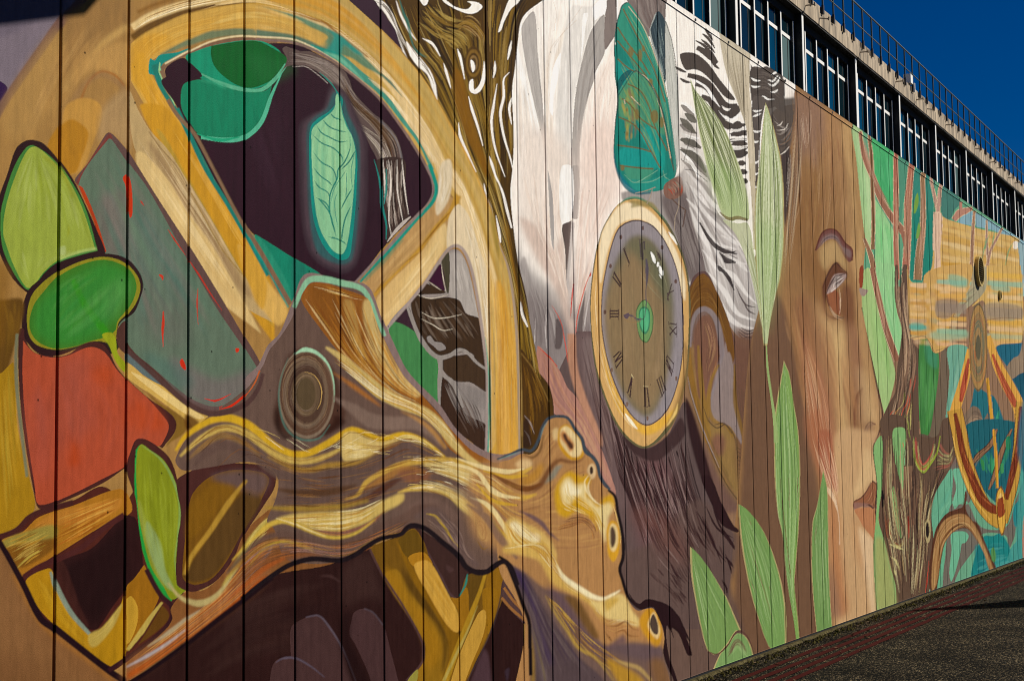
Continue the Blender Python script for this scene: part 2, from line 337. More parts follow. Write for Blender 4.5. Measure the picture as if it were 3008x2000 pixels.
    LL('b03018', (4, 14, 10, 3), '1235,625 1250,650 1270,675;1650,1140 1750,1280 1850,1440 1960,1600;1480,880 1560,1000 1640,1110;1740,1400 1735,1560 1745,1720')
    LL('b8351c', (8, 22, 26, 16, 5), '1440,1600 1440,1700 1435,1780 1440,1920;1400,1280 1430,1300 1435,1330')
    F('c02c10', '1590,2040 1610,2020 1640,2080 1640,2120 1600,2090')
    F('c02c10', '2080,1930 2110,1930 2105,1960 2085,1965')
    L('c02c10', (4, 18, 4), '1800,2370 1900,2390 2040,2330')
    L('c42c0c', (4, 30, 26, 6), '1930,2450 2040,2420 2140,2350 2180,2300')
    L('b0582c', (4, 16, 16), '2160,2340 2250,2210 2290,2110')
    # ---- leaf cluster: first leaf
    F('2a1518', '-40,700 0,560 60,400 140,170 220,105 300,95 390,130 520,270 640,440 760,680 850,880 930,1080 900,1110 700,1150 520,1200 330,1370 290,1430 240,1440 100,1300 0,1110 -30,1000')
    F('3f7a34', '0,800 20,650 120,340 230,165 300,145 480,270 640,480 760,720 860,1070* 700,1110 520,1170 400,1260 280,1410 220,1400 100,1230 20,1040')
    F('8f9e3c', '25,900 60,640 180,300 260,170 330,160 480,290 620,480 740,740 840,1060* 700,1090 510,1160 380,1270 290,1390 230,1390 130,1220 60,1040')
    BR('a0ae50 869428 98a648 7c8a1c a8b468', ['50,900 150,500 290,180', '800,1000 650,580 350,200'], 50, 34, .4, soft=2)
    BR('8c9a3c a4b060 94a244', ['100,1000 200,1250 270,1370', '800,1040 500,1130 330,1290'], 24, 30, .35, soft=2)
    L('a9c070', 24, '520,1140 700,1080 850,1050', .7, 3)
    F('a8b878', '525,1040 570,1030 570,1100 525,1105', .7, 4)
    L('8a8a10', (10, 40, 20), '380,240 520,340 640,600', .5, 6)
    L('90940c', (4, 18, 6), '600,830 600,900 590,950', .6, 3)
    # second leaf (round)
    T(0, 880, 3)
    F('2a1518', '190,200 200,60 250,-80 330,-160 520,-300 720,-370 900,-405 1100,-370 1220,-250 1260,-130 1230,0 1180,110 1060,210 1030,330 1050,420 980,480 900,390 800,380 700,420 500,495 350,480 240,380 200,300')
    F('877f1c', '240,200 250,60 290,-50 380,-150 520,-250 720,-340 920,-375 1090,-330 1200,-220 1235,-120 1210,0 1140,110 1050,200 1030,300 1010,390 900,370 800,370 640,420 480,440 330,400 260,320')
    F('39701f', '260,200 300,50 380,-60 520,-210 720,-310 920,-350 1090,-300 1170,-220 1200,-120 1180,-20 1120,90 1040,190 1020,270 930,330 800,365 640,415 480,430 350,380 280,300')
    F('2f7e2e', '300,180 400,-40 640,-200 900,-320 1090,-260 1150,-120 1040,80 960,220 800,340 560,400 360,330', .8, 20)
    F('4f8a44', '900,-50 1100,-200 1150,-80 1060,100 960,180', .6, 24)
    L('2c8412', (50, 60, 60, 70, 50), '640,-180 740,40 850,180 960,330 1010,430', .85, 6)
    F('8c9618', '900,310 980,290 1020,340 1040,470 1120,580 1100,640 1020,540 960,400')
    BR('47822f 2c7430 3c8a3c 5a944c', ['350,200 500,-100 850,-300', '600,380 900,200 1120,-100'], 34, 40, .3, soft=4)
    # twig from the leaves down to the trunk, grey-blue shadow
    F('4c2f28', '1030,300 1050,240 1110,190 1130,400 1400,650 1640,880 1880,1010 2140,960 2300,700* 2330,640 2380,420* 2360,900 2200,1040 1880,1060 1640,960 1430,760 1110,480 1050,420')
    F('586868', '1110,470 1200,530 1400,720 1420,750 1300,690 1110,540')
    F('c4a050', '1110,600 1130,560 1280,680 1500,800 1640,920 1840,1030* 1740,1140 1640,1060 1400,880 1110,680')
    F('d8bc78', '1150,640 1280,690 1480,820 1640,930 1800,1040 1700,1040 1400,840')
    F('7a5a20', '1280,800 1400,900 1640,1060 1640,1160 1500,1260 1460,1290 1540,1150 1500,1030 1400,940', 1, 4)
    F('5e3a10', '1640,1010 1760,1090 1700,1140 1640,1130', .9, 6)
    # ---- salmon leaf
    F('43201d', '160,330 170,260 210,260 220,340 300,460 480,500 600,480 700,410 800,370 900,390 960,450 1030,590 1110,690 1300,860 1500,1000 1555,1080 1540,1170 1430,1310* 1400,1290* 1440,1200 1110,1480* 900,1620 500,1800 350,1840 300,1700 200,1100 165,700')
    F('a4472c', '205,360* 260,430 330,480 480,510 600,490 740,430 830,420 930,470 1020,600 1110,700 1300,870 1460,1050 1490,1120 1450,1230 1400,1290 1280,1240 1200,1240 1160,1320 1140,1440 900,1580 500,1770 340,1800 310,1650 230,1100 200,700')
    F('9a4a38', '560,520 760,500 800,900 860,1100 640,1250 500,1300 500,700', .7, 30)
    F('ad4218', '830,600 1000,600 960,760 820,700', .6, 20)
    F('ae421a', '1120,950 1250,880 1400,1000 1450,1120 1300,1150 1120,1100', .7, 20)
    F('ab3f16', '590,1100 640,1250 690,1300 690,1450 600,1460 620,1300', .8, 14)
    F('9c4a3a', '230,900 400,800 470,1300 400,1600 300,1500', .5, 30)
    BR('a8482c 98442e b04c2c 9a4c3c', ['250,450 250,1000 350,1700', '1000,650 1350,1000 1100,1450'], 40, 50, .35, soft=8)
    # left margin: gold strip
    F('5e4012', '-400,-60* 0,0 200,0 180,260 130,400 60,640 0,700 -400,900*', 1, 6)
    F('7a520e', '-400,-300* 60,-300 40,200 0,400 -400,700*', .6, 20)
    BR('8a6418 5e4210 6a4a14', ['0,0 60,300 20,640', '180,0 170,200 110,420'], 20, 26, .5, soft=3)
    F('9a7412', '-400,800* 0,650 120,560 150,1100 260,1567 300,1860 0,2080 -400,2200*')
    BR('a8801c b48c24 8e6a10 c09830 a08a2a', ['-40,700 0,1200 60,2000', '130,560 150,1000 230,1560'], 30, 22, .5, soft=1)
    L('6c7058', (26, 34, 30, 26), '150,300 140,500 150,800 200,1240 240,1560', .9, 2)
    # ---- green leaf hanging at the branch
    F('43201d', '1110,1490 1160,1300 1200,1230 1280,1230 1400,1300 1500,1400 1560,1560 1600,1800 1580,2200 1570,2500 1640,2600* 1500,2740 1440,2640 1300,2400 1200,1950 1170,1700')
    F('1f8a34', '1190,1800 1185,1500 1200,1320 1240,1280 1300,2000 1400,2400 1520,2650 1440,2600 1330,2430 1240,2150')
    F('7a8418', '1205,1700 1195,1400 1240,1275 1330,1330 1440,1410 1530,1560 1585,1750 1590,2000 1560,2300 1560,2440 1620,2520* 1640,2560* 1520,2640 1440,2520 1330,2350 1250,2050 1215,1850')
    F('8a9440', '1220,1760 1240,1980 1330,2300 1440,2520 1400,2280 1300,1980', .7, 6)
    F('869c60', '1280,1990 1300,1950 1350,2020 1420,2150 1460,2380 1540,2560 1480,2540 1390,2400 1300,2150', .9, 3)
    L('7c9c50', (4, 20, 24, 14, 6), '1240,1280 1400,1390 1500,1530 1585,1780 1570,2080 1545,2280 1560,2440', .8, 2)
    L('179a40', 12, '1200,1320 1190,1500 1195,1800 1240,2080', .9, 1)
    BR('8c9820 768010 98a434', ['1230,1400 1250,1900 1400,2400', '1480,1520 1570,1800 1540,2350'], 24, 24, .35, soft=2)

def mural_left2():
    # ---- lower left (tile G): branch end, amber facets, dark outline
    T(0, 1478, 3)
    F('7c5430', '-600,-40* 0,330 200,680 360,1030 480,1100 960,1450 1110,1567 1110,2000 -600,2000*')
    F('86603a', '-600,500* 0,480 330,1100 480,1300 900,1900 -600,1900*', .4, 50)
    F('6a4526', '-600,1200* 480,1450 700,1900 -600,1900*', .5, 60)
    L('9a6424', 40, '120,620 330,1010 480,1160 760,1370 1000,1560', .6, 8)
    F('4a2018', '-300,250* 0,270 150,210 260,100 420,30 650,-30 900,-150 1110,-10* 1180,-100 1250,400 1400,800 1520,900 1520,1020 1440,1130 1110,1400 960,1470 480,1100 360,1000 200,700 0,350 -300,100*')
    # branch end (wood)
    F('a06a1c', '10,330 200,250 330,130 480,70 640,20 1060,-130 1140,-40 1150,80 900,200 480,460 200,640 150,580 90,440')
    F('b0742a', '480,80 760,20 1080,-40 1040,60 800,150 480,200 300,220', .8, 6)
    F('8c8038', '20,330 230,250 480,190 480,310 200,350 50,390', .9, 5)
    F('6a4412', '60,400 300,340 480,310 480,400 160,570', .8, 6)
    BR('c48c34 a8601a 8a4c10 d0a44c b07024', ['480,120 800,10 1080,-90', '480,440 800,240 1060,90'], 40, 16, .6)
    BR('b88c30 907828 c4a850 7a5216', ['20,340 250,250 480,120', '170,590 300,480 480,400'], 24, 14, .6)
    L('b09a40', (6, 22, 10), '150,570 260,470 350,420', .8, 2)
    # black window
    F('2a1212', '520,530 800,400 1000,200 1090,110 1190,130 1240,330 1260,540* 1110,760 1000,900 860,1100 800,1110 720,1080 640,850')
    F('1c0b0c', '560,580 760,470 1000,260 1090,180 1100,700 860,1040 800,1050 680,850', .7, 14)
    F('3a1c18', '480,500 560,520 700,900 780,1080 720,1080 500,680', .9, 3)
    # amber facets
    F('a67a10', '230,680 430,570 470,600 500,720 600,930 780,1140 860,1130 1060,900 1100,780* 1100,1350 970,1430 480,1060 330,900')
    BR('b88e1c a87c0c c49a28 9a7010', ['260,700 480,1000 900,1400', '430,590 620,1000 800,1200'], 26, 34, .5, soft=3)
    L('7a8878', (20, 44, 44, 30), '450,600 490,720 620,960 790,1150', .95, 2)
    F('b09848', '780,1160 900,1090 1080,880 1060,960 1000,1090 860,1250 800,1260', .9, 4)
    BR('c0a858 a89040 b09c50', ['790,1170 900,1100 1080,880', '820,1270 950,1150 1050,980'], 14, 10, .7)
    F('8e5e10', '1110,740 1180,660 1270,540* 1330,660 1400,800 1390,860 1300,1030 1180,1230 1110,1310*')
    F('b38a2a', '1110,840* 1150,815 1200,880 1215,960 1200,1080 1140,1220 1110,1240*')
    F('5a3a10', '1430,900 1490,970 1480,1030 1380,1130 1210,1250* 1290,1130 1400,950', 1, 1)
    L('b09a4a', (30, 50, 40, 20), '1120,1290 1250,1120 1330,1000 1430,870', .95, 2)
    # outline
    L('1e0c12', (44, 50, 60, 60, 56, 60), '-300,-120* 0,350 200,700 360,1010 480,1100 960,1470 1120,1580 1300,1760', 1, 2)
    L('47201e', 50, '210,650 330,570 480,500 700,400 900,230 1100,100', 1, 1)
    L('32161a', (44, 44, 44, 40), '1290,580 1340,680 1420,810 1510,900 1520,1000 1440,1120 1110,1370 960,1470', 1, 1)
    L('43201d', 44, '-200,330 0,290 150,230 260,120 420,50 640,-10', 1, 1)
    # deep brown ground below the trunk
    T(750, 1478, 3)
    F('2a1412', '-1900,2300* -1150,1580* -600,1250 -400,1000 0,750 330,540 750,510 1000,390 1290,270 1400,200 1480,240 1800,460 1900,560 2060,560 2200,530 2300,700 2360,1000 2360,2300*')
    BR('35201c 221010 2e1814 3c2622', ['-500,1200 0,850 750,600', '-500,1600 100,1300 750,1300'], 40, 70, .35, soft=8)
    F('3c2622', '780,560 1000,440 1100,700 1120,860 990,820 900,860 780,900', .7, 20)
    L('4a3230', (4, 20, 8), '560,640 660,640 750,690', .7, 3)
    F('432c2b', '340,1060 480,990 560,990 660,1080 750,1240* 900,1700* 340,1800* 310,1250 310,1120')
    L('544a55', (10, 18, 16, 10), '440,1000 560,990 660,1100 760,1260 900,1600', .9, 2)
    F('432c2b', '125,1567 150,1430 200,1370 320,1355 500,1430 600,1520 700,1700* 100,1800*')
    L('544a58', (6, 20, 16, 6), '180,1400 240,1365 340,1360 480,1430 610,1530', .9, 2)
    F('432c2c', '870,960 950,925 1020,950 1120,1060 1190,1300 1260,1567* 1300,1800* 1100,1800 1000,1500 880,1240 830,1150 850,1020')
    L('4c4048', 14, '960,925 1040,960 1130,1070', .8, 2)
    F('1d0b0b', '760,1000 830,960 840,1200 960,1450 1040,1700 900,1700 760,1300', .8, 10)
    # golden spokes
    F('3a2420', '1400,200 1480,240 1800,470 1880,580 1850,700 1780,830 1740,840 1660,700 1500,380')
    L('4c3636', 16, '1400,220 1500,400 1640,650 1720,800 1770,840', 1, 1)
    F('4a3230', '1680,540 1750,580 1710,610', .8, 4)
    F('6a4a10', '1010,390 1100,350 1280,280 1400,220 1480,330 1560,560 1700,820 1790,830 1860,640 1960,610 2060,600 2210,560* 2170,860 2110,1010 2060,1180 1940,1400 1830,1700* 1300,1700* 1480,1380 1480,1200 1130,640')
    F('8a6414', '1130,640 1240,580 1330,700 1480,930 1620,1090 1700,1300 1600,1700* 1350,1600 1480,1380 1480,1200', 1, 4)
    F('9a6c10', '1130,560 1160,640 1400,1000 1500,1250 1500,1400 1560,1450 1640,1300 1580,1100 1330,800 1250,640', .7, 14)
    F('4c340c', '1290,560 1400,700 1480,800 1660,1090 1700,1300 1640,1500 1640,1200 1500,950 1330,740', .7, 8)
    F('7c560c', '1240,330 1340,480 1480,730 1640,960 1800,1180 1790,1500 1680,1700* 1600,1700* 1700,1400 1690,1180 1550,920 1400,700', 1, 3)
    F('5e440e', '1290,290 1400,230 1470,340 1490,420 1340,470 1260,330')
    F('a07018', '1350,470 1480,430 1560,540 1480,560 1390,550')
    F('c0933a', '1400,545 1490,500 1550,530 1620,640 1700,800 1760,900 1795,1000 1790,1130 1740,1120 1660,1030 1500,760', 1, 2)
    BR('d0a850 b8892c c89a3e a87c24', ['1420,560 1560,800 1740,1100', '1520,520 1660,740 1790,980'], 22, 22, .5, soft=1)
    F('8e6210', '1720,830 1790,830 1860,740 1890,860 1880,1000 1820,1120 1800,1120 1790,950')
    F('5a4010', '1860,640 2000,620 1960,800 1890,960 1880,800')
    L('a07a1c', (26, 34, 44, 50, 60), '2030,620 1980,780 1900,980 1800,1230 1660,1600', 1, 2)
    L('a89448', (4, 16, 24, 26), '1960,900 1880,1100 1790,1290 1660,1560', .95, 1)
    F('8a6010', '2060,600 2200,570 2160,830 2090,1060 2000,1260 1830,1620* 1700,1640* 1900,1200 2020,900', .9, 4)
    F('8c620e', '2010,760 2090,740 2140,780 2120,900 2060,1150 2020,1000')
    F('b38934', '1960,980 2010,935 2035,960 2030,1080 1990,1220 1900,1430 1830,1620* 1700,1640* 1800,1330')
    L('3c2c2c', 12, '2200,640 2130,960 2060,1170 1940,1420 1840,1620', .9, 1)
    L('0f8478', (8, 18, 14, 6), '1870,620 1850,720 1795,820', .9, 1)
    L('4a3232', 18, '1010,400 1130,640 1300,900 1470,1210 1480,1300 1470,1400 1330,1560', 1, 1)
    F('8c8438', '1340,1567 1430,1460 1420,1567')
    # striped wedge and grey column right of the spokes
    F('4a3432', '2200,640 2300,700 2360,900 2420,1080* 2360,1050 2170,820')
    LL('8a5c30', 24, '2210,670 2290,760 2400,920;2190,740 2270,850 2420,1000;2170,830 2260,930 2420,1060')
    F('4a343a', '2020,1280 2060,1350 2100,1700* 1850,1700*', .8, 6)
    L('1c0c0c', (40, 44, 50, 50), '2140,1000 2130,1200 2120,1567 2120,1700', .5, 10)
    F('3a2c38', '2200,1470 2240,1450 2220,1567', .7, 3)
    # ---- trunk / branch (tiles E, F, H)
    T(0, 1478, 3)
    F('7c4f28', '1110,1400* 1440,1130 1520,1020 1510,920 1640,780 1800,760 1960,620 2120,330 2200,200 2359,60* 2500,0 3000,300 3000,500 2359,650 2140,860 1800,1120 1640,1220 1110,1570*')
    F('94603a', '1110,1400 1440,1170 1640,1020 1900,850 2140,560 2359,400 2359,640 2140,850 1640,1210 1110,1560', .6, 20)
    F('a04a10', '1120,1490 1400,1330 1640,1140 1900,960 2140,780 2300,650 2359,640 2140,850 1640,1210 1130,1550', .85, 8)
    BR('b8763a 8a4a1c a8521a 6f4a40 c08c4c 98612c', ['1120,1410 1500,1130 1960,760 2300,330', '1150,1550 1640,1200 2140,820 2359,630'], 90, 14, .6)
    L('b0a068', (10, 34, 60, 40, 10), '1480,700 1600,830 1760,880 1920,800 2100,560', .95, 3)
    L('b8a850', (10, 44, 50, 30), '1960,730 2100,520 2200,330 2359,140', .9, 5)
    L('a89a78', (10, 40, 30, 10), '1300,1260 1500,1130 1640,1020 1760,940', .8, 4)
    L('a8a0a0', (10, 30, 24, 8), '1110,1440 1300,1340 1480,1230 1640,1110', .9, 3)
    L('806a64', (6, 24, 10), '2240,580 2340,470 2420,330', .7, 3)
    BR('c8b060 d0bc70 b89c48', ['2140,400 2240,230 2400,100', '2180,480 2280,330 2400,220'], 16, 14, .7)
    L('1a0a10', (40, 46, 50, 46), '1110,1600 1300,1480 1640,1240 1900,1040 2150,850 2400,650', 1, 3)
    # dark-gold pocket under the branch
    T(0, 880, 3)
    F('452420', '1560,2500 1570,2100 1600,1900 1560,1600 1640,1530 1800,1460 2100,1440 2300,1460 2420,1530 2420,1650 2330,1800 2140,2090 2060,2280 1900,2480 1720,2570 1640,2560')
    F('6e4a10', '1610,2420 1640,2060* 1660,1830 1700,1700 1850,1560 2060,1500 2300,1520 2370,1580 2300,1760 2140,2040 2000,2300 1860,2460 1720,2510 1640,2480')
    F('50381a', '1660,2350 2140,1700 2300,1760 2140,2050 1980,2310 1850,2450 1700,2490 1620,2440', .85, 6)
    F('5c4a4c', '1860,1560 2060,1510 2300,1520 2370,1590 2290,1720 2200,1700', .8, 14)
    F('7a540e', '1660,2120 1660,1850 1780,1690 1900,1620 2080,1650 2000,1760', .7, 8)
    L('a8822e', (30, 40, 44, 50, 20), '1630,2420 1680,2270 1850,2040 2010,1800 2170,1590', .95, 3)

def mural_tree():
    # ---- upright brown tree beside the rim (tile B), white highlights
    T(750, 0, 3)
    F('46300a', '1000,-400* 1050,-20 1100,80 1240,270 1300,470 1440,640 1600,880 1740,1130 1860,1340 1960,1560 2060,1780 2150,2140 2230,2370 2290,2720 2320,3040 2340,3480 2345,3970 2400,4010 2500,3940 2580,3750 2630,3660 2590,3400 2480,3240 2440,2980 2390,2620 2320,2320 2280,2040 2250,1690 2270,1470 2280,1200 2265,800 2290,600 2310,400 2360,150 2600,-60 2700,-400*')
    flow = ['1060,-100 1250,300 1440,640 1740,1130 1960,1560 2150,2140 2290,2720 2340,3480', '1280,-100 1340,160 1470,430 1640,620 1760,900 1880,1300 2060,1700 2200,2140 2330,2720 2420,3480',
            '1500,-100 1560,100 1680,280 1740,430 1830,700 1960,1000 2040,1400 2150,1800 2260,2200 2400,2800 2520,3480', '2050,-100 2040,300 2050,700 2080,1100 2100,1400 2170,1800 2240,2100 2330,2600 2560,3480']
    BR('7a5c14 2c1c04 94762a 5c420c 1e1204 6a4e10 a88c44', flow, 190, 34, .7, (.10, .34))
    BR('b49a58 1a1004 8a6a1c', flow, 90, 12, .7, (.06, .2))
    BR('8a6a1c 2c1c06 5a400c 9c8040 1e1204', ['2050,-100 2050,500 2080,1100 2140,1700', '2500,-100 2360,80 2290,400 2250,900 2270,1300 2240,1700'], 90, 26, .7, (.12, .4))
    BR('7a5c1c 9c8038 2e1e06 b09850', ['1440,200 1600,330 1740,420 1800,500', '1500,-50 1700,150 1900,200 2000,330'], 70, 20, .7, (.2, .5))
    F('4a3008', '1760,140 1900,130 2020,200 2030,340 1930,330 1800,260', .5, 6)
    F('7c5208', '1755,600 1830,680 1880,900 1960,1200 2040,1420 2040,1560 1960,1400 1860,1200 1760,900', .9, 5)
    BR('96742c 7c5410 4e3408 b0925a', ['1760,160 1900,150 2030,290 2030,420', '1760,330 1830,250 1950,330 2000,440'], 26, 12, .6)
    for k, (c_, r) in enumerate((('4a320a', 1.0), ('7a5a1e', .82), ('3e2806', .62), ('86683a', .48), ('4a3410', .32))):
        F(c_, ' '.join(f'{1925+math.cos(t)*80*r:.0f},{560+math.sin(t)*150*r:.0f}' for t in [i*.6283 for i in range(10)]), .9, 2)
    W = 'f3eee6'
    F(W, '1640,-20 1700,20 1760,60 1850,85 1890,70 1905,40 1870,15 1960,25 2005,65 1940,118 1870,122 1760,80 1660,20')
    F(W, '1440,-20 1520,-20 1510,40 1480,50')
    F(W, '2260,-30 2190,120 2140,285 2165,270 2190,200 2250,90 2320,20 2340,-30')
    L(W, (30, 60, 50, 30, 20, 6), '1020,-20 1120,50 1200,170 1240,280 1280,400 1340,520', .9, 2)
    BR('8c8478 cfc8be 5a4c3a f3eee6 3a2e22', ['1040,0 1130,60 1220,200 1260,340 1320,500', '1110,0 1200,110 1260,260 1330,400 1400,520'], 40, 10, .7)
    L(W, (8, 60, 66, 40, 40, 10), '1330,370 1390,480 1450,560 1530,650 1570,760 1600,890', 1, 1)
    LL('6a5c44', (4, 10, 4), '1360,400 1430,500 1520,620 1570,740;1460,560 1510,620 1560,700', a=.7)
    L('2c1c08', (6, 34, 40, 26, 6), '1300,470 1400,580 1480,700 1540,800 1600,900', .8, 3)
    L(W, (6, 20, 22, 6), '1240,10 1280,130 1360,280 1420,360', .85, 1)
    L('2f6a60', (6, 24, 30, 14, 20, 4), '1270,0 1310,130 1340,190 1390,400 1440,470 1510,510', .8, 1)
    LL(W, (4, 24, 20, 6), '1470,340 1560,390 1630,500;1660,560 1690,660 1725,780;1780,430 1810,520 1845,700;1880,850 1910,960 1960,1110 2010,1290;1790,1080 1805,1200 1860,1330 1950,1520;2060,1380 2090,1470 2130,1600;2110,540 2110,620 2095,690;2130,740 2100,920 2080,1080 2110,1300 2200,1560;2240,640 2190,700 2190,850 2160,1000 2190,1200 2250,1400 2270,1490;2260,360 2240,460 2225,530;2260,860 2240,960 2260,1100', a=.95)
    F(W, '1900,530 1925,545 1940,600 1920,640 1905,600')
    F(W, '2020,540 2030,620 2025,720 1990,800 1940,830 1890,800 1890,720 1920,700 1930,790 1970,760 2000,680')
    LL(W, (4, 20, 24, 12), '2080,1460 2180,1700 2220,1860 2260,2010;2020,1620 2040,1760 2090,1960;2120,1900 2150,2060 2160,2140;2340,2600 2350,2760 2400,2880', a=.9)
    BR('b8aea0 8c8070 6c5c48', ['1890,1480 1990,1700 2080,2000 2140,2150', '1920,1480 2060,1750 2110,2000 2160,2150'], 12, 9, .7)
    BR('8a6010 a87a20 6a4608', ['2140,1900 2230,2150 2300,2500 2400,2900', '2200,1800 2260,2150 2330,2550 2440,2900'], 26, 14, .6)
    F('1c1006', '2200,1900 2250,2100 2300,2300 2360,2600 2380,2800 2330,2640 2260,2240', .7, 4)
    T(1480, 980, 3)
    F('4a300a', '145,140 250,280 380,560 430,700 380,740 330,860 250,980 180,960 165,600')
    BR('7a5210 5c3c0a 3a2408 8c641c', ['150,200 180,500 200,960', '240,260 380,560 400,740'], 30, 14, .6)
    L('8a6a30', 10, '150,170 250,300 340,470 400,600', .7, 1)
    LL('8c7c74', (4, 16, 4), '180,720 230,780 270,880;180,850 215,900 240,980', a=.9)
    F('2a1a14', '150,830 200,740 230,850 240,990 170,1000', .7, 4)

def mural_pale():
    WF[0] = 1.25
    # ---- pale leaves behind the tree, butterfly wing, striped hair (tiles K, L, M)
    T(1480, 0, 3)
    F('f6f0e8', '-60,-600* 2800,-600* 2800,900* 2359,1000 2359,1700* 2100,2700* -60,2700*')
    T(1480, 500, 3)
    F('cfc8c2', '-60,-100* 1620,-100* 1620,600 1000,1000 -60,1200*', .0)
    F('bdb5b0', '60,-60* 700,700 830,500 830,1700* 60,1700*', .0)
    F('a8a19d', '60,400 130,700 400,1000 600,900 640,700 800,900 850,1567 850,1700* 80,1700*', 1, 30)
    F('857b79', '120,1000 500,1200 800,1150 870,1500 900,1900* 100,1900*', 1, 40)
    T(1480, 0, 3)
    BR('f6f1ea e4d8c8 ecdccb f8f5f0 dccdbd', ['300,0 340,700 380,1560', '700,0 520,500 430,1000 440,1560'], 50, 26, .6, (.2, .5), soft=1)
    F('f9f7f3', '110,380 160,560 260,900 330,1200 370,1480 350,1480 250,1100 150,700 110,560')
    F('b4aea9', '155,260 200,160 265,105 290,240 300,500 340,850 370,1300 385,1560* 360,1320 280,960 200,600')
    BR('9a948f c4bfb9 aaa49f', ['170,260 250,700 370,1400', '270,140 310,600 375,1400'], 26, 10, .5)
    F('fcfbf8', '430,620 500,470 490,640 440,850 430,1020 400,960')
    F('dcd8d2', '600,60 760,60 880,-10 900,120 800,220 690,540 620,900 600,1100 600,1560* 450,1560* 460,1000 520,420', .85, 4)
    BR('e6e2dc d0ccc6 f2efea cac4bd', ['480,600 470,1000 470,1560', '600,200 580,900 590,1560'], 24, 20, .5, soft=1)
    F('fbf9f5', '880,-20 905,0 900,120 840,150 800,180 790,60')
    F('f7f5f1', '700,130 740,120 720,250 700,420 680,520 690,330')
    F('a19b96', '885,135 840,165 760,300 690,540 640,780 615,1000 600,1300 605,1560* 665,1560 670,1280 700,1040 750,840 800,700 805,640 890,450')
    BR('8c8681 b2aca7 968f8a', ['840,180 680,640 620,1500', '885,300 760,780 660,1500'], 26, 14, .5)
    F('7d716c', '905,-200* 990,-200* 985,300 940,380 890,440 890,140 905,60')
    F('f0e4da', '980,340 900,520 810,660 800,730 745,880 700,1080 675,1300 665,1560* 1030,1560* 1000,1300 1010,900 990,600', .9, 3)
    BR('f2e8de e0cfc2 ecd9cb f6f0e8', ['960,420 780,900 700,1560', '980,600 980,1000 1020,1560'], 34, 18, .5)
    LL('cdb9a6', 3, '640,180 500,320 410,440 380,700;690,60 560,240 440,420;850,760 840,1100 860,1400;960,760 900,1100 880,1500;420,-40 460,120 440,280', a=.7)
    LL('faf7f2', (3, 12, 3), '150,1000 190,1300 200,1560;210,900 260,1300 300,1560;120,700 200,980 220,1060', a=.9)
    BR('eee2d4 d8cabc f4efe8 dfd2c6', ['120,560 130,1100 140,1567', '200,700 300,1200 360,1567'], 24, 20, .5)
    # continuation (tile L): pinkish blades
    T(1480, 500, 3)
    F('e6d8cc', '170,-330 420,-360 600,-60 600,420* 520,480 540,760 560,1000 570,1200* 540,1300 480,1100 400,960 250,760 140,420', .85, 34)
    F('cbb3a5', '140,420 250,700 400,960 480,1100 540,1300 600,1500 600,1700* 640,1700* 640,1480 620,1300 590,1320 570,1200 560,1000 540,760 520,560 430,700 300,500', .8, 12)
    BR('f0e4d8 d8c4b4 e2cebe cdb8aa f4eee6', ['150,-30 250,400 420,860 560,1250', '590,-30 500,450 540,800 575,1150'], 60, 16, .5, (.15, .4))
    F('a9a39f', '385,0 430,250 440,700 420,640 400,300')
    F('9a9490', '600,-30 660,-30 655,420 605,420', 1)
    F('f4f2ee', '510,-30 600,-30 600,410 520,480 490,300')
    F('5a4c48', '515,490 590,450 600,440 580,700 555,980 540,700')
    L('b9b2ae', 26, '610,460 590,700 565,1000 600,1100', .9, 2)
    F('e2cdc1', '720,-360 980,-420 1030,-30 1030,240 960,330 860,520 830,600 800,800 770,900 740,960 690,1150 640,1400 625,1300 620,900 650,600 655,420', .85, 32)
    BR('ecdcd0 d4b8a8 e6cfc0 f0e6dc', ['680,-30 650,500 630,1250', '1000,200 840,560 740,960 640,1350'], 50, 18, .5, (.15, .45))
    L('c23c20', (2, 10, 14, 4), '590,1300 600,1150 615,1000', .9)
    L('c8472c', (3, 8, 10, 8, 6), '770,900 730,990 690,1120 650,1280 635,1400 635,1567', .95)
    F('b83216', '750,940 770,895 768,930')
    L('bf4e36', (2, 8, 8, 8, 3), '420,1190 470,1270 510,1360 525,1440 545,1560', .9)
    F('5e5351', '640,1480 660,1300 690,1180 720,1050 700,1300 690,1480', .9, 2)
    F('574b4a', '455,1320 480,1310 520,1420 500,1567 450,1567', .9, 2)
    F('7a706e', '310,1190 335,1260 340,1567 310,1567', .8, 3)
    LL('c3bbb7', (3, 14, 4), '760,1060 720,1300 690,1567;380,1200 370,1400 380,1567;280,1300 270,1567', a=.8)
    BR('9c9491 756b6a b0a8a4 675d5c', ['150,850 250,1200 280,1567', '420,1200 480,1400 500,1567'], 26, 16, .5)
    BR('a59d9a 6d6362 c0b8b4', ['640,1400 660,1567', '780,1200 790,1567'], 10, 14, .5)
    F('968e8b', '140,850 180,760 230,920 250,1040 200,980', .7, 4)
    # ---- hair and grey behind the clock, tile L right and tile M
    F('9a928e', '1030,200* 1100,180 1420,140 1600,0 1620,300 1740,700 1800,900 1640,960 1500,600 1300,330 1150,250 1050,270', 1, 4)
    F('6a5e5c', '1400,220 1600,200 1680,500 1790,900 1640,1000 1580,750 1500,520 1420,380', .95, 8)
    BR('564a48 7c716e 443836 8a807c', ['1410,260 1500,500 1600,800 1640,980', '1590,200 1680,560 1780,880'], 36, 16, .6)
    F('aaa39f', '1590,-30 1800,-30 1850,300 2000,540 2150,800 2250,1150 2255,1400 2200,1490 2100,1490 2010,1400 1900,1180 1800,950 1740,700 1640,300')
    BR('c6c0bc d8d3cf 8f8783 bbb4b0', ['1600,0 1700,500 1800,900 1960,1400', '1790,0 1880,400 2140,800 2240,1300'], 40, 30, .6, (.3, .8))
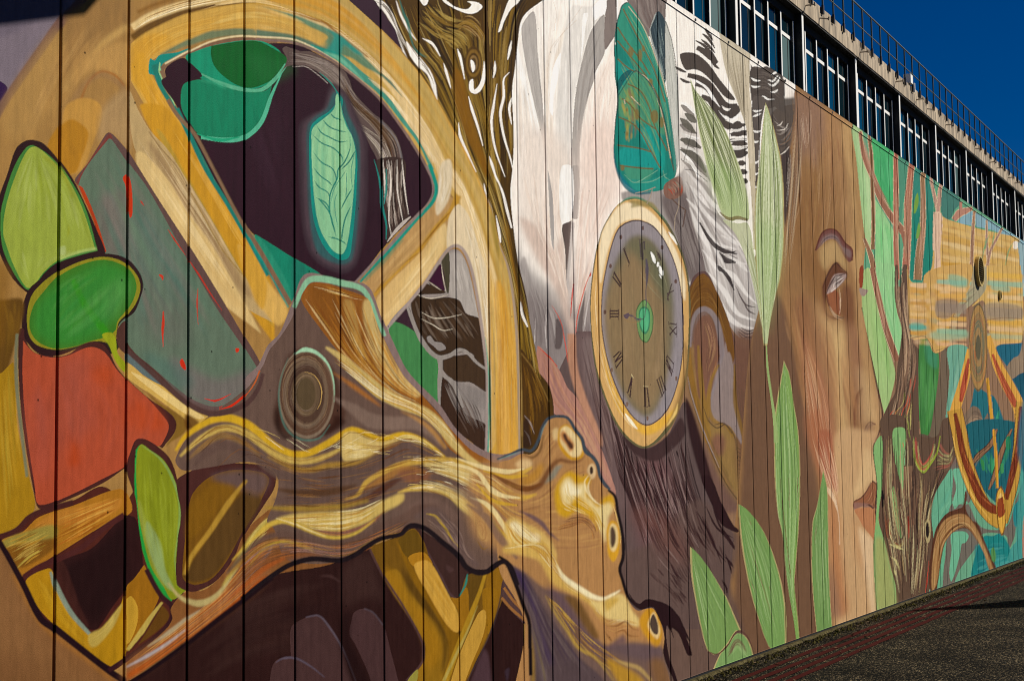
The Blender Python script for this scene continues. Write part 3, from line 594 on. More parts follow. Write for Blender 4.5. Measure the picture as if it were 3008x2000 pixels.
    LL('e6e2de', (6, 44, 50, 30, 6), '1600,110 1720,220 1840,420 1980,540 2060,620;1610,250 1760,420 1880,640 2060,700;1640,330 1740,560 1900,760 2140,830;1750,700 1880,860 2020,930 2130,1080 2230,1180;1800,900 1950,1080 2060,1260 2230,1330;1820,1000 1950,1250 2080,1370 2240,1400', a=.8, soft=1)
    LL('2e2422', (4, 30, 36, 24, 6), '1720,460 1800,590 1880,680 1960,725 2050,715;1880,700 1950,800 2010,820;1890,840 1980,950 2030,1060', a=.95)
    LL('564a48', (3, 14, 14, 3), '2100,1130 2160,1240 2220,1270;2040,1020 2130,1180 2220,1210;1960,740 2060,780;2080,1480 2180,1470 2260,1430;2060,1430 2120,1490 2200,1490', a=.9)
    # outer dark brown lobe of the ear top (tile L)
    T(1480, 500, 3)
    F('7a6052', '1900,1250 2000,1420 2120,1500 2260,1460 2300,1440* 2420,1500* 2420,1800* 1900,1800*', 1, 12)
    F('5c4440', '1570,1567 1600,1200 1660,960 1740,890 1800,910 1880,1080 1960,1300 2060,1567 2060,1700* 1570,1700*')
    F('7a5218', '1610,1200 1680,1000 1750,930 1810,960 1890,1120 1900,1320 1960,1567 1890,1400 1800,1220 1740,1180 1660,1260 1620,1400', .9, 6)
    F('6b4a2a', '1620,1400 1700,1220 1760,1200 1860,1300 1960,1567 1960,1650 1620,1650', .8, 8)
    BR('80604c 9a8078 6a4c44 8c7064', ['1640,1567 1680,1300 1750,1230', '1900,1567 1850,1330 1760,1230'], 30, 8, .6)
    F('7a6a68', '1650,1567 1680,1350 1740,1250 1780,1240 1840,1400 1870,1567 1760,1640', .7, 10)
    # lower: brown hair, ear
    T(1480, 980, 3)
    F('5c4b49', '400,700 640,-20* 860,-20* 860,430 1000,760 1250,1000 1440,900 1600,600 1760,1060 1950,1567* 2300,2600* 1000,2600*')
    F('6a5554', '640,-20* 800,0 860,500 1000,800 1060,900 1060,1567 900,1300 700,500', .8, 20)
    F('80706d', '700,60 780,40 850,400 880,600 760,500', .6, 14)
    F('6b4648', '1150,1150 1400,1100 1560,1567 1700,2000 1300,2000 1150,1567', .7, 40)
    BR('4a3434 735c58 3a2424 806a64', ['650,0 800,600 960,1300', '840,0 900,600 1060,1000'], 50, 14, .5)
    # beige leaf blades left of the hair
    F('a8796a', '300,110 400,200 500,340 560,470 640,560 760,800 860,1020 980,1360 990,1460* 940,1390 860,1290 800,1100 700,960 640,850 520,740 440,700 400,560 310,400')
    BR('b8866c a47056 9c6f66 b98e70 8f6560', ['310,200 420,560 640,820 950,1400', '420,220 560,520 740,820 970,1360'], 46, 18, .6, (.15, .5))
    L('c2452c', (3, 12, 6), '295,110 400,205 470,290', .9)
    F('b58468', '560,0* 632,0* 650,300 740,600 860,900 860,1000 760,800 640,540 570,260', .9, 3)
    L('cf4a34', (3, 10, 3), '530,0 550,140 565,250', .8)
    # ---- ear
    F('6c5046', '1590,60* 1900,60* 2040,90 2120,120 2220,100 2300,20* 2359,300 2359,1600* 2100,1567 1920,1567 1760,1080 1640,560', 1, 9)
    F('8a6a3c', '1600,300 1640,560 1760,900 1920,1250 2070,1450 2170,1567* 2200,1300 2150,1050 2050,900 1930,800 1800,760 1800,400 1880,300 1740,120 1620,120', .9, 16)
    BR('8a6428 7a5038 9c7848 6a4a3c', ['1620,60 1660,500 1800,1000 2060,1500', '1740,0 1780,400 1820,900 2120,1567'], 50, 20, .5, (.2, .6))
    F('75504a', '1750,40 1880,40 1920,200 1830,400 1760,600', .85, 12)
    BR('8a5c34 a0744a 6a4640', ['1780,0 1820,200 1790,500', '1880,0 1900,200 1830,420'], 24, 8, .7)
    F('8c7a76', '1890,260 1930,180 1945,100 1980,60 2020,100 2040,300 2020,500 2060,800 2100,880 2090,930 2060,920 1960,800 1860,780 1820,680 1840,480', .95, 3)
    BR('9c8c88 7a6864 8a706c', ['1880,350 1850,560 1850,760', '2030,200 2010,500 2060,850'], 30, 12, .5)
    F('8e7240', '1760,760 1900,800 1960,790 2040,900 2070,1100 2100,1500 2060,1480 1940,1300 1840,1050', .6, 16)
    F('744a44', '1850,900 1900,880 1950,930 1930,1060 1880,1080 1830,1000', .7, 10)
    LL('6a4c30', 4, ' ; '.join(f'2060,{960+i*26} 2110,{975+i*24} 2150,{955+i*24} 2170,{930+i*24}' for i in range(17)), a=.6)
    LL('6a4c40', 4, ' ; '.join(f'{2060+i*12},{640+i*26} {2090+i*10},{800+i*14} {2100+i*9},{900+i*8} {2070+i*4},{960+i*14}' for i in range(6)), a=.5)
    F('6b4a40', '2200,60* 2359,60* 2359,1567* 2200,1567 2190,700', .8, 8)
    # ear, second pass
    T(1950, 780, 1.792)
    F('6c4a38', '370,340 520,380 600,480 640,896 640,1200 420,1200 380,800', .8, 14)
    F('553a2c', '545,470 590,300 625,230 660,340 700,560 745,896 760,1200 700,1200 640,640 600,540', .9, 8)
    F('6c4719', '104,320 120,170 160,80 205,42 248,80 305,195 352,330 372,480 352,530 322,390 290,290 240,222 190,216 150,262 132,360 124,500 112,430')
    BR('7c5622 5a3a18 8a6630', ['110,300 160,90 210,50 260,110 340,330', '135,360 170,240 220,215 280,280 350,500'], 24, 6, .6, (.2, .6))
    LL('8a6426', (14, 30, 32, 30), '128,420 140,560 178,740 235,930', a=.9, soft=1)
    F('74503e', '160,340 200,265 240,268 278,350 288,470 250,560 215,640 188,700 168,560 158,430', .95, 3)
    LL('857a7c', (10, 26, 28, 26, 24), '140,430 146,330 172,252 215,228 262,262 292,345 306,465 300,560 278,625 255,705 268,800', a=.85, soft=2)
    BR('94724e 5c3c30 a88060', ['200,290 230,400 220,600', '250,290 275,420 240,560'], 26, 4, .7, (.2, .6))
    LL('8c6a2c', (10, 24, 26, 24), '182,420 192,560 208,700 240,900;290,520 252,600 236,690 240,770 270,815 325,835 370,900', a=.85, soft=2)
    F('8a7a76', '282,610 310,490 345,455 368,560 372,700 400,830 410,940 385,900 350,848 300,825 262,795 252,720', .95, 2)
    LL('7c5c26', (8, 22, 24, 20), '372,520 376,720 402,830 440,960', a=.85, soft=2)
    LL('4c3c3a', (2, 6, 6, 2), '392,348 430,374 470,378 506,352;398,336 440,360 500,338;405,325 450,345 498,322', a=.9)
    LL('5c463c', 2.5, ' ; '.join(f'{440+q*6},{560+q*30} {430+q*7},{680+q*24} {446+q*8},{800+q*20}' for q in range(5)), a=.5)
    # ---- dark hair below the clock (tile M, N)
    T(1480, 980, 3)
    BR('2c1416 46302e 7a6260 38201f 2c1416 8a7370', ['880,600 1000,1200 1160,1600 1300,2200', '1080,900 1240,1300 1400,1700 1620,2200', '1320,1100 1400,1400 1540,1750 1760,2200', '1540,900 1640,1300 1760,1650 1920,2100'], 210, 15, .75, (.12, .4))
    F('2a1315', '1600,560 1640,620 1720,860 1800,1150 1880,1420 1940,1600 1900,1620 1800,1420 1700,1150 1620,820', .95, 3)
    F('3a2626', '1060,900 1250,1010 1440,900 1560,740 1600,880 1440,1060 1350,1120 1250,1110 1100,1010', .9, 4)
    LL('261012', (8, 16, 10, 2), '1080,980 1110,1120 1130,1250;1120,1030 1150,1200 1180,1330;1170,1080 1200,1280 1260,1500;1240,1120 1280,1300 1340,1400;1310,1120 1340,1300 1370,1370;1370,1100 1400,1260 1430,1400;1450,1080 1480,1200;1520,1030 1545,1100;1560,1000 1620,1180', a=.9)
    BR('241012 2c1416 3a2220 8a7370 241012', ['870,480 960,900 1060,1300 1250,1900', '1080,960 1200,1300 1340,1650 1560,2150', '1330,1110 1420,1400 1560,1750 1760,2150', '1580,760 1660,1200 1790,1600 1930,2000'], 110, 11, .85, (.25, .7))
    # lower ear contours
    LL('54402c', (4, 10, 12, 10, 6), '1608,300 1655,560 1775,900 1935,1280 2085,1490 2200,1567;1760,640 1800,760 1880,830 1950,800 2030,900 2060,1100;1860,800 1940,790 2010,880', a=.8)
    LL('6a5430', (4, 14, 16, 10), '1690,500 1740,720 1840,980 1980,1260;1640,420 1720,760 1850,1060 2020,1360', a=.6, soft=1)
    LL('9a8a84', (4, 10, 10, 4), '1620,380 1660,560 1770,880 1900,1180', a=.8)
    LL('54402a', 7, ' ; '.join(f'{2050+q*3},{1000+q*38} {2100+q*3},{1020+q*36} {2145+q},{996+q*36} {2170},{960+q*36}' for q in range(12)), a=.7)
    LL('5c4634', 7, ' ; '.join(f'{2050+q*22},{420+q*30} {2070+q*18},{640+q*24} {2110+q*12},{860+q*14} {2100+q*10},{940+q*16}' for q in range(5)), a=.6)
    # ---- clock
    T(1480, 500, 3)
    F('5f5a3c', '1010,300 1100,250 1200,250 1300,310 1420,430 1520,600 1590,780 1640,1050 1640,1500 1600,1900 1480,2250 1250,2450 1050,2330 900,2050 800,1700 760,1200 790,850 850,560 930,400')
    F('c9a062', '1010,300 1100,262 1200,262 1300,330 1420,470 1520,650 1580,800 1625,1050 1625,1500 1580,1900 1460,2220 1250,2430 1060,2310 910,2030 810,1680 768,1200 800,850 860,560 930,420')
    F('ead9b6', '960,380 1060,290 1200,310 1330,400 1440,560 1540,760 1600,1000 1590,1150 1500,800 1400,600 1220,440 1020,480 920,700 850,1000 850,600', .95, 4)
    F('d9a83a', '880,1567 900,1800 1000,2100 1120,2240 1250,2330 1400,2270 1540,2080 1520,2090 1400,2180 1250,2250 1130,2170 1030,2000 930,1780', .9, 5)
    F('8a6a3c', '1590,1500 1590,1750 1500,2100 1400,2300 1250,2420 1500,2200 1590,1950 1625,1600', .8, 6)
    BR('dcb87c c49a50 eed9b0 b08a4c', ['800,900 780,1300 860,1750 1060,2200 1250,2380', '850,900 850,1300 920,1750 1090,2130 1250,2280'], 40, 12, .5, (.1, .35))
    L('4c8468', (3, 16, 20, 16, 4), '1000,320 1080,255 1180,245 1300,310 1440,460', .9, 1)
    F('8a7c4a', '1100,270 1300,280 1380,380 1320,340 1220,320 1120,330 1130,300', .8, 3)
    F('f6f1e4', '1450,540 1500,590 1530,660 1510,640 1470,590')
    face = '1020,500 1120,445 1220,445 1330,500 1430,640 1520,850 1570,1100 1585,1400 1570,1700 1500,1990 1400,2170 1260,2250 1130,2170 1020,1990 920,1720 860,1400 860,1100 900,850 960,620'
    F('4e4048', face)
    F('8c8488', '1025,510 1120,458 1220,456 1325,512 1425,650 1512,855 1562,1100 1577,1400 1562,1700 1492,1985 1395,2160 1260,2238 1135,2160 1028,1980 928,1715 868,1400 868,1100 908,855 966,630')
    F('6e6650', '1090,620 1170,575 1260,590 1340,660 1430,830 1480,1050 1500,1300 1480,1600 1400,1950 1330,2120 1250,2170 1130,2080 1020,1900 940,1650 900,1350 905,1100 960,860', 1, 10)
    F('877050', '1060,800 1200,640 1330,900 1420,1200 1430,1567 1400,1900 1260,2130 1100,2000 980,1750 890,1400 900,1150', .95, 20)
    F('5c6048', '1100,660 1200,620 1330,700 1440,950 1450,1200 1350,1050 1200,800', .7, 20)
    BR('7c6a4c 8f7a58 746448 937c5c', ['950,900 940,1400 1040,1950', '1380,900 1420,1400 1320,2000'], 30, 40, .35, soft=4)
    LL('8c8a6c', (2, 10, 2), '1180,860 1280,1020 1400,1150;1240,830 1330,960 1420,1060;1300,700 1400,900 1460,1130', a=.4)
    # hub, hands
    F('47603c', '1165,1280 1180,1200 1240,1140 1290,1190 1318,1280 1310,1420 1260,1520 1200,1480')
    F('6a9058', '1170,1280 1185,1210 1240,1148 1285,1195 1311,1280 1303,1415 1258,1510 1204,1472')
    F('3f7c58', '1190,1290 1200,1225 1240,1200 1280,1230 1290,1300 1280,1400 1245,1445 1205,1400')
    F('52a878', '1200,1290 1210,1235 1240,1215 1270,1240 1280,1300 1270,1390 1245,1425 1212,1380')
    L('4c4452', (6, 14, 6, 18, 6), '1235,1310 1190,1315 1140,1290 1090,1275 1050,1280')
    F('5a4a52', '1055,1280 1100,1258 1105,1285 1080,1310')
    L('4c4452', (6, 8, 6, 30, 12), '1240,1300 1255,1180 1250,1080 1260,980 1262,850 1255,780', .9)
    L('6c5c54', 6, '1130,1300 1110,1280 1130,1270 1150,1300 1180,1330 1210,1300', .9)
    L('8c7048', 6, '1060,1310 1110,1340 1160,1340 1210,1330', .8)
    # numerals: III at the left, turning round the dial
    N_ = '3f2a2c'
    LL(N_, 13, '935,1240 1010,1240;935,1265 1010,1265;935,1290 1010,1290'); LL(N_, 5, '935,1215 935,1312;1012,1225 1012,1320')
    LL(N_, 14, '970,900 1035,1010;960,940 1030,1030'); LL(N_, 4, '975,890 958,948')
    LL(N_, 13, '1055,690 1105,820'); LL(N_, 4, '1045,700 1068,680;1095,850 1110,820')
    LL('4c4242', 11, '1200,610 1212,770;1220,630 1225,790;1235,630 1240,700'); LL('4c4242', 4, '1188,600 1245,630;1195,780 1230,790')
    LL('463a36', 9, '1355,740 1372,780;1365,730 1388,800;1350,720 1380,760'); LL('463a36', 4, '1345,710 1392,780')
    LL('4a3a38', 9, '1480,1000 1460,1070;1440,1090 1500,1060;1440,1080 1450,1150;1460,1070 1440,1140'); 
    LL(N_, 10, '1455,1350 1520,1360;1460,1380 1520,1450;1520,1380 1460,1450'); LL(N_, 4, '1450,1330 1455,1365;1525,1345 1525,1470;1455,1430 1470,1460')
    for q, sh in (((890, 1250), 9), ((940, 845), 9), ((1030, 590), 8), ((1225, 510), 7), ((1395, 680), 8), ((1515, 980), 9)):
        F('5a4036', f'{q[0]-sh},{q[1]-16} {q[0]+sh},{q[1]-16} {q[0]+sh},{q[1]+16} {q[0]-sh},{q[1]+16}', .9)
    F('eef0ea', '1295,720 1325,750 1340,800 1335,825 1310,790')
    F('eef0ea', '1355,810 1370,815 1365,850 1352,850')
    F('f4f5ef', '1370,840 1385,850 1405,900 1400,930 1375,905')
    F('eef0ea', '1368,915 1392,945 1388,955')
    T(1480, 980, 3)
    LL(N_, 12, '965,210 1020,155;985,240 1035,165;980,250 1045,195;990,300 1045,225'); LL(N_, 4, '965,195 992,310;1030,150 1048,215')
    LL(N_, 12, '1130,380 1092,520;1130,380 1112,560'); LL(N_, 4, '1080,510 1125,572'); LL('d0c090', 5, '1122,355 1142,392')
    LL(N_, 11, '1245,470 1248,640;1262,470 1282,640'); LL(N_, 4, '1232,642 1294,642'); LL('d0c090', 5, '1232,460 1272,466')
    LL(N_, 10, '1352,405 1400,555;1370,390 1412,530;1388,375 1428,500'); LL(N_, 4, '1345,410 1390,370;1382,566 1430,490')
    LL(N_, 9, '1430,200 1480,370;1435,190 1500,270;1430,230 1490,340;1430,260 1475,350'); LL(N_, 4, '1440,180 1425,270;1502,250 1475,378')
    for x, y in ((950, 320), (1085, 620), (1265, 745), (1520, 395)): F('6a4e3a', f'{x-7},{y-18} {x+9},{y-14} {x+7},{y+18} {x-9},{y+14}', .8)
    F('f2e8cc', '1065,700 1110,740 1180,840 1150,825 1100,770')
    L('e0bf70', (3, 26, 10), '1535,610 1510,700 1440,810', .9, 2)
    # ---- butterfly
    T(1480, 0, 3)
    F('756965', '1040,-300* 1425,-300* 1425,160 1400,300 1290,330 1200,200 1090,20')
    BR('5c504c 8c807a 6a5a56', ['1100,-100 1180,100 1290,300', '1400,-100 1400,100 1390,260'], 30, 24, .5)
    F('9aa09c', '1285,300 1300,220 1350,110 1400,150 1425,200 1430,720 1390,660')
    F('2f4048', '1295,270 1330,170 1360,100 1420,190 1430,500 1420,740 1400,640 1350,480')
    BR('5c6c70 8ca09c 24343c', ['1300,250 1350,450 1420,700', '1370,130 1400,350 1425,600'], 24, 9, .6)
    F('b9bab2', '1428,190 1470,330 1510,560 1535,800 1545,1100 1548,1400 1530,1480 1490,1200 1440,800 1425,600')
    L('4a4c48', 7, '1425,190 1480,360 1520,600 1535,860 1540,1200', .9)
    BR('d6d6d0 8e928c c8c8c0', ['1430,300 1460,800 1530,1400', '1460,320 1520,700 1540,1300'], 20, 9, .6)
    w0 = '1000,180 1020,120 1040,50 1085,22 1130,60 1200,170 1280,330 1360,560 1420,740 1460,960 1500,1250 1525,1480 1510,1560 1480,1590 1440,1640 1380,1680 1300,1690 1180,1690 1090,1640 1030,1567 980,1440 968,1300 980,1100 1005,900 990,760 975,640 985,560 970,480 985,380 980,300'
    cw = clip(w0)
    F('13796c', w0)
    F('2f8a72', '1000,180 1085,25 1200,170 1280,330 1360,560 1420,740 1460,960 1420,1000 1300,800 1150,560 1010,350', .9, 6, cw)
    F('0c8a80', '985,520 1060,560 1170,640 1100,700 1020,800 1000,700', .9, 3, cw)
    F('4f8a64', '1010,840 1080,720 1160,620 1260,690 1350,850 1400,1000 1430,1180 1380,1180 1250,1080 1200,1100 1160,1040 1030,1040', .85, 6, cw)
    F('11978a', '1200,1180 1300,1100 1380,1180 1420,1400 1390,1520 1300,1340', .9, 6, cw)
    F('0f9088', '1020,1320 1200,1310 1300,1350 1360,1480 1200,1470 1040,1460', .9, 4, cw)
    F('3f8c70', '1060,1480 1200,1480 1320,1490 1260,1600 1120,1600', .9, 4, cw)
    BR('5aa080 1c8878 7aa070 0e6c66 3f9680', ['1040,120 1200,420 1380,800 1480,1400', '1100,60 1260,340 1420,800 1510,1450'], 60, 9, .6, (.2, .6), clip=cw)
    BR('4f9a72 128a7c 8a9450 0f7068', ['1000,250 1150,520 1300,780 1430,1250', '1020,800 1150,1050 1300,1300 1400,1560'], 60, 11, .5, (.15, .5), clip=cw)
    BR('8a9444 a8903a 8a5a3c', ['1010,860 1060,1000 1060,1300', '1110,720 1180,1000 1160,1290'], 34, 24, .6, (.1, .3), clip=cw, soft=1)
    LL('6a5a32', 13, '1000,240 1090,380 1200,520 1290,660;1000,360 1100,480 1200,600 1260,680;1000,520 1080,590 1160,640;1160,620 1260,690 1350,830 1400,1000 1440,1250 1500,1500;1090,740 1200,800 1280,940 1330,1110 1440,1330;1040,870 1120,930 1200,1040 1340,1140;1010,1030 1130,1090 1210,1170 1280,1300 1380,1480;1000,1280 1200,1310 1300,1340;1020,1460 1180,1480 1320,1490;1050,80 1180,330 1320,600 1420,900', a=.85, clip=cw)
    LL('c8b498', 8, '1170,630 1270,700 1350,860 1420,1130 1470,1400;1120,850 1200,930;1060,880 1070,920;1100,60 1230,240 1370,600 1440,860', a=.9, clip=cw)
    for x, y, w_, h_ in ((1120, 460, 24, 46), (1200, 490, 20, 54), (1295, 730, 20, 36), (1330, 1030, 36, 60), (1390, 1080, 20, 50), (1175, 1010, 20, 50), (1085, 970, 10, 16), (1085, 1180, 12, 20), (1045, 1480, 18, 26), (1230, 430, 14, 30)):
        F('7a6634', ' '.join(f'{x+math.cos(t)*w_:.0f},{y+math.sin(t)*h_:.0f}' for t in [i*.785 for i in range(8)]), .85, 2, cw)
    L('0b4c48', (6, 12, 12, 10, 12, 12, 8), '1085,22 1040,55 1020,120 1000,185 985,300 975,420 980,520 985,640 1000,780 1005,900 985,1080 970,1300', .9)
    L('0c5450', (6, 12, 12, 8), '1010,840 1080,730 1150,630 1200,650 1290,740 1360,880 1420,1060 1470,1330 1500,1520', .8)
    F('0a4a50', '1010,800 1060,720 1130,630 1100,620 1040,660 1005,720', .8)
    L('0a5e6a', (6, 22, 26, 16), '970,1300 985,1450 1050,1620 1150,1700 1300,1700', .9, 1)
    T(1480, 500, 3)
    L('0b6e7c', (10, 36, 26, 8), '1010,0 1060,100 1140,180 1240,190', .9, 2)
    F('1f8a7c', '1100,90 1250,90 1400,60 1450,100 1380,170 1240,185 1150,170', .9, 3)
    LL('74a88c', (3, 9, 3), '1150,110 1300,100 1440,30;1060,40 1150,110 1260,60 1360,0;1400,0 1420,60 1470,90', a=.8)
    F('7c5a4c', '1410,140 1480,80 1560,60 1580,180 1560,230 1480,260 1420,230')
    BR('a83c1e 8a8070 5a3c38 9a6a58', ['1420,150 1470,190 1500,240', '1520,70 1570,140 1560,220'], 30, 12, .7)
    LL('5c463a', 10, '1480,250 1540,310 1600,350;1600,350 1590,430 1575,500'); LL('9a8a78', 8, '1545,230 1540,330 1510,420 1505,540;1310,170 1290,240 1260,300;1160,205 1260,180 1340,150', a=.9)
    # ---- striped hair and pale green leaves, upper right of the clock (tile K)
    T(1480, 0, 3)
    F('c9c3bd', '1540,1000 1700,1100 1800,1500 1850,1650 1600,1650 1545,1400', .8, 20)
    H_ = '4a413b'
    F(H_, '1550,485 1600,465 1690,475 1800,560 1900,700 1990,810 2040,880 1990,880 1930,840 1850,740 1760,650 1690,615 1600,615')
    LL(H_, (40, 50, 60, 60, 50, 30), '1620,665 1720,690 1800,740 1870,830 1960,930 2060,930;1690,740 1780,770 1850,850 1910,980 1980,1040 2080,970;1740,850 1820,890 1880,1000 1950,1100 1990,1140;1700,420 1770,460 1830,510 1880,560')
    LL(H_, (10, 26, 24, 8), '1690,360 1760,400 1830,470 1880,540;1740,350 1800,400 1860,470;1750,300 1800,340 1860,430;1770,255 1810,310 1840,360;1820,520 1860,580 1900,610;1510,590 1560,620 1610,640;1550,690 1600,720 1650,730;1990,1140 2060,1080 2120,1120')
    LL('6e655f', (10, 70, 60, 10), '1550,1100 1620,1130 1700,1180;1560,1220 1640,1260 1740,1300;1560,1300 1660,1400 1790,1560;1560,930 1620,960 1690,1060', a=.85)
    LL('8a837c', (10, 50, 40, 10), '1560,1400 1640,1460 1700,1600;1600,1240 1720,1400 1820,1600', a=.8)
    LL('f6f4f0', (6, 26, 30, 10), '1545,900 1620,930 1700,1020;1555,1170 1640,1210 1720,1220;1560,1330 1650,1430 1720,1567;1640,700 1720,730 1790,780 1850,880 1930,1010 2000,1060 2080,1020 2110,1060', a=.95)
    LL(H_, (30, 44, 40, 20), '2000,1190 2080,1170 2140,1190;1990,1240 2080,1240 2140,1230;2010,1320 2080,1320 2150,1300;2040,1380 2100,1370 2150,1340')
    F('5a504a', '2180,600 2359,620* 2420,640* 2420,900 2330,960 2260,880 2190,880')
    F(H_, '2180,600 2270,620 2359,590* 2450,640* 2450,760 2359,720 2270,760 2190,760')
    LL('eceae6', (8, 20, 8), '2180,690 2220,712 2260,712;2180,750 2220,768 2260,762;2190,880 2240,880 2300,860;2190,970 2240,980 2280,960;2195,1060 2240,1080 2270,1080;2200,1160 2240,1180 2270,1170;2330,750 2380,740 2440,710')
    T(2000, 0, 5.227)
    F('4c433d', '1075,990* 1120,1060 1190,1080 1290,1020 1400,1090 1500,1180 1590,1240* 1590,1500 1570,1720 1440,1640 1340,1540 1260,1500 1180,1540 1090,1560 1080,1300')
    LL('ecebe6', (6, 34, 30, 8), '1075,1195 1140,1238 1220,1242;1075,1322 1140,1342 1215,1328;1335,1232 1420,1245 1480,1160;1335,1285 1410,1318 1490,1250 1505,1190;1375,1420 1450,1410 1490,1375;1385,1155 1440,1120 1460,1130;1095,1560 1180,1535 1260,1490 1340,1530 1440,1525')
    BR('6a615a 3a322d 7c726a', ['1090,1100 1300,1100 1570,1300', '1100,1500 1300,1450 1560,1650'], 26, 16, .5)
    T(1480, 0, 3)
    BR('3c342e 6a605a 8a827c', ['2190,880 2195,1100 2200,1560', '2260,900 2260,1100 2250,1300'], 16, 18, .6)
    T(1950, 300, 1.792)
    F('5a514b', '468,-20 530,-20 512,120 500,300 495,480 478,520 470,300')
    LL('e6e4df', (3, 12, 10, 3), '468,45 490,50 515,42;468,78 490,70 510,60;468,150 490,158 512,150;470,205 485,212 500,205;472,312 485,320 500,310;474,370 486,380 497,372;474,440 484,450 494,444', a=.95)
    LL('4a413b', (4, 26, 30, 10), '255,-10 300,45 340,62 385,30 430,48;325,100 370,130 432,118;345,168 395,168 440,152;350,225 400,218 440,222;345,262 395,272 432,256;384,322 432,322;394,362 440,372;408,412 442,420')
    LL('605c52', (6, 36, 34, 8), '85,85 120,118 168,165;84,198 140,210 195,245;84,250 160,285 222,372;110,60 150,90 170,110', a=.95)
    LL('d9d6d0', (4, 14, 12, 4), '85,160 130,185 180,200;90,232 150,250 205,290;95,300 150,330 215,420;340,148 390,150 438,136;348,205 395,196 440,200;350,246 395,246 438,238', a=.95)
    LL('3a3430', 3.5, '150,150 125,240 105,310;110,355 150,360 230,420', a=.8)
    LL('8d8581', (4, 24, 24, 6), '120,420 180,520 260,600 360,720;150,470 220,620 300,760;190,560 240,700 290,890;230,560 330,640 420,760;130,380 210,440 280,540', a=.75, soft=1)
    LL('dedad6', (4, 20, 22, 6), '115,360 180,430 260,540 340,600;140,440 200,560 280,650 380,740;200,610 260,740 330,890;300,700 380,740 440,760;330,800 400,850 445,895', a=.8, soft=1)
    LL('3f3735', (4, 20, 24, 8), '188,630 240,720 290,770 385,800;290,790 330,830 380,845;280,860 310,895', a=.95)
    T(1480, 0, 3)
    # pale leaves
    def leaf(o, base, veins, vc, n, wv=4, clipme=True):
        c_ = clip(o); F('8f8670', o, 1); F(base, o, 1, 1.2)
        F(base, o)
        BR(vc, veins, n, wv*1.9, .85, (.6, .98), clip=c_, wob=1)
        return c_
    leaf('1885,260* 1960,330 2120,450 2165,480* 2160,900 2150,1200 2130,1100 2060,900 1960,640', 'c3b9a2', ['1890,280 2000,700 2140,1150', '2160,480 2150,800 2150,1150'], '8a7f6a a89c84 968a74', 16, 5)
    L('c8bca4', (20, 50, 60, 60), '2130,480 2150,900 2180,1300 2190,1600', .95)
    LL('8a8068', 4, '2120,500 2150,1000 2170,1567;2160,500 2190,1200 2200,1567', a=.7)
    leaf('1645,700* 1690,800 1780,900 1860,1000 1960,1170 2040,1370 2110,1567 2150,1760 2160,1900 2150,1940 2080,1920 2000,1950 1920,1880 1860,1700 1800,1500 1720,1150', 'b6be92', ['1650,720 1730,1150 1860,1650 1930,1880', '1660,730 1780,1100 1960,1600 2040,1920', '1690,800 1900,1060 2090,1560 2150,1920'], '6f7a4a 8a9460 5f6a3e dfe3c4 76824e', 60, 7)
    F('8fb06c', '1800,1400 2000,1500 2120,1700 2150,1930 2000,1940 1900,1850', .45, 30)
    T(1480, 500, 3); L('7a7048', (10, 30, 34, 20), '1900,370 1980,430 2060,420 2150,440', .9); T(1480, 0, 3)

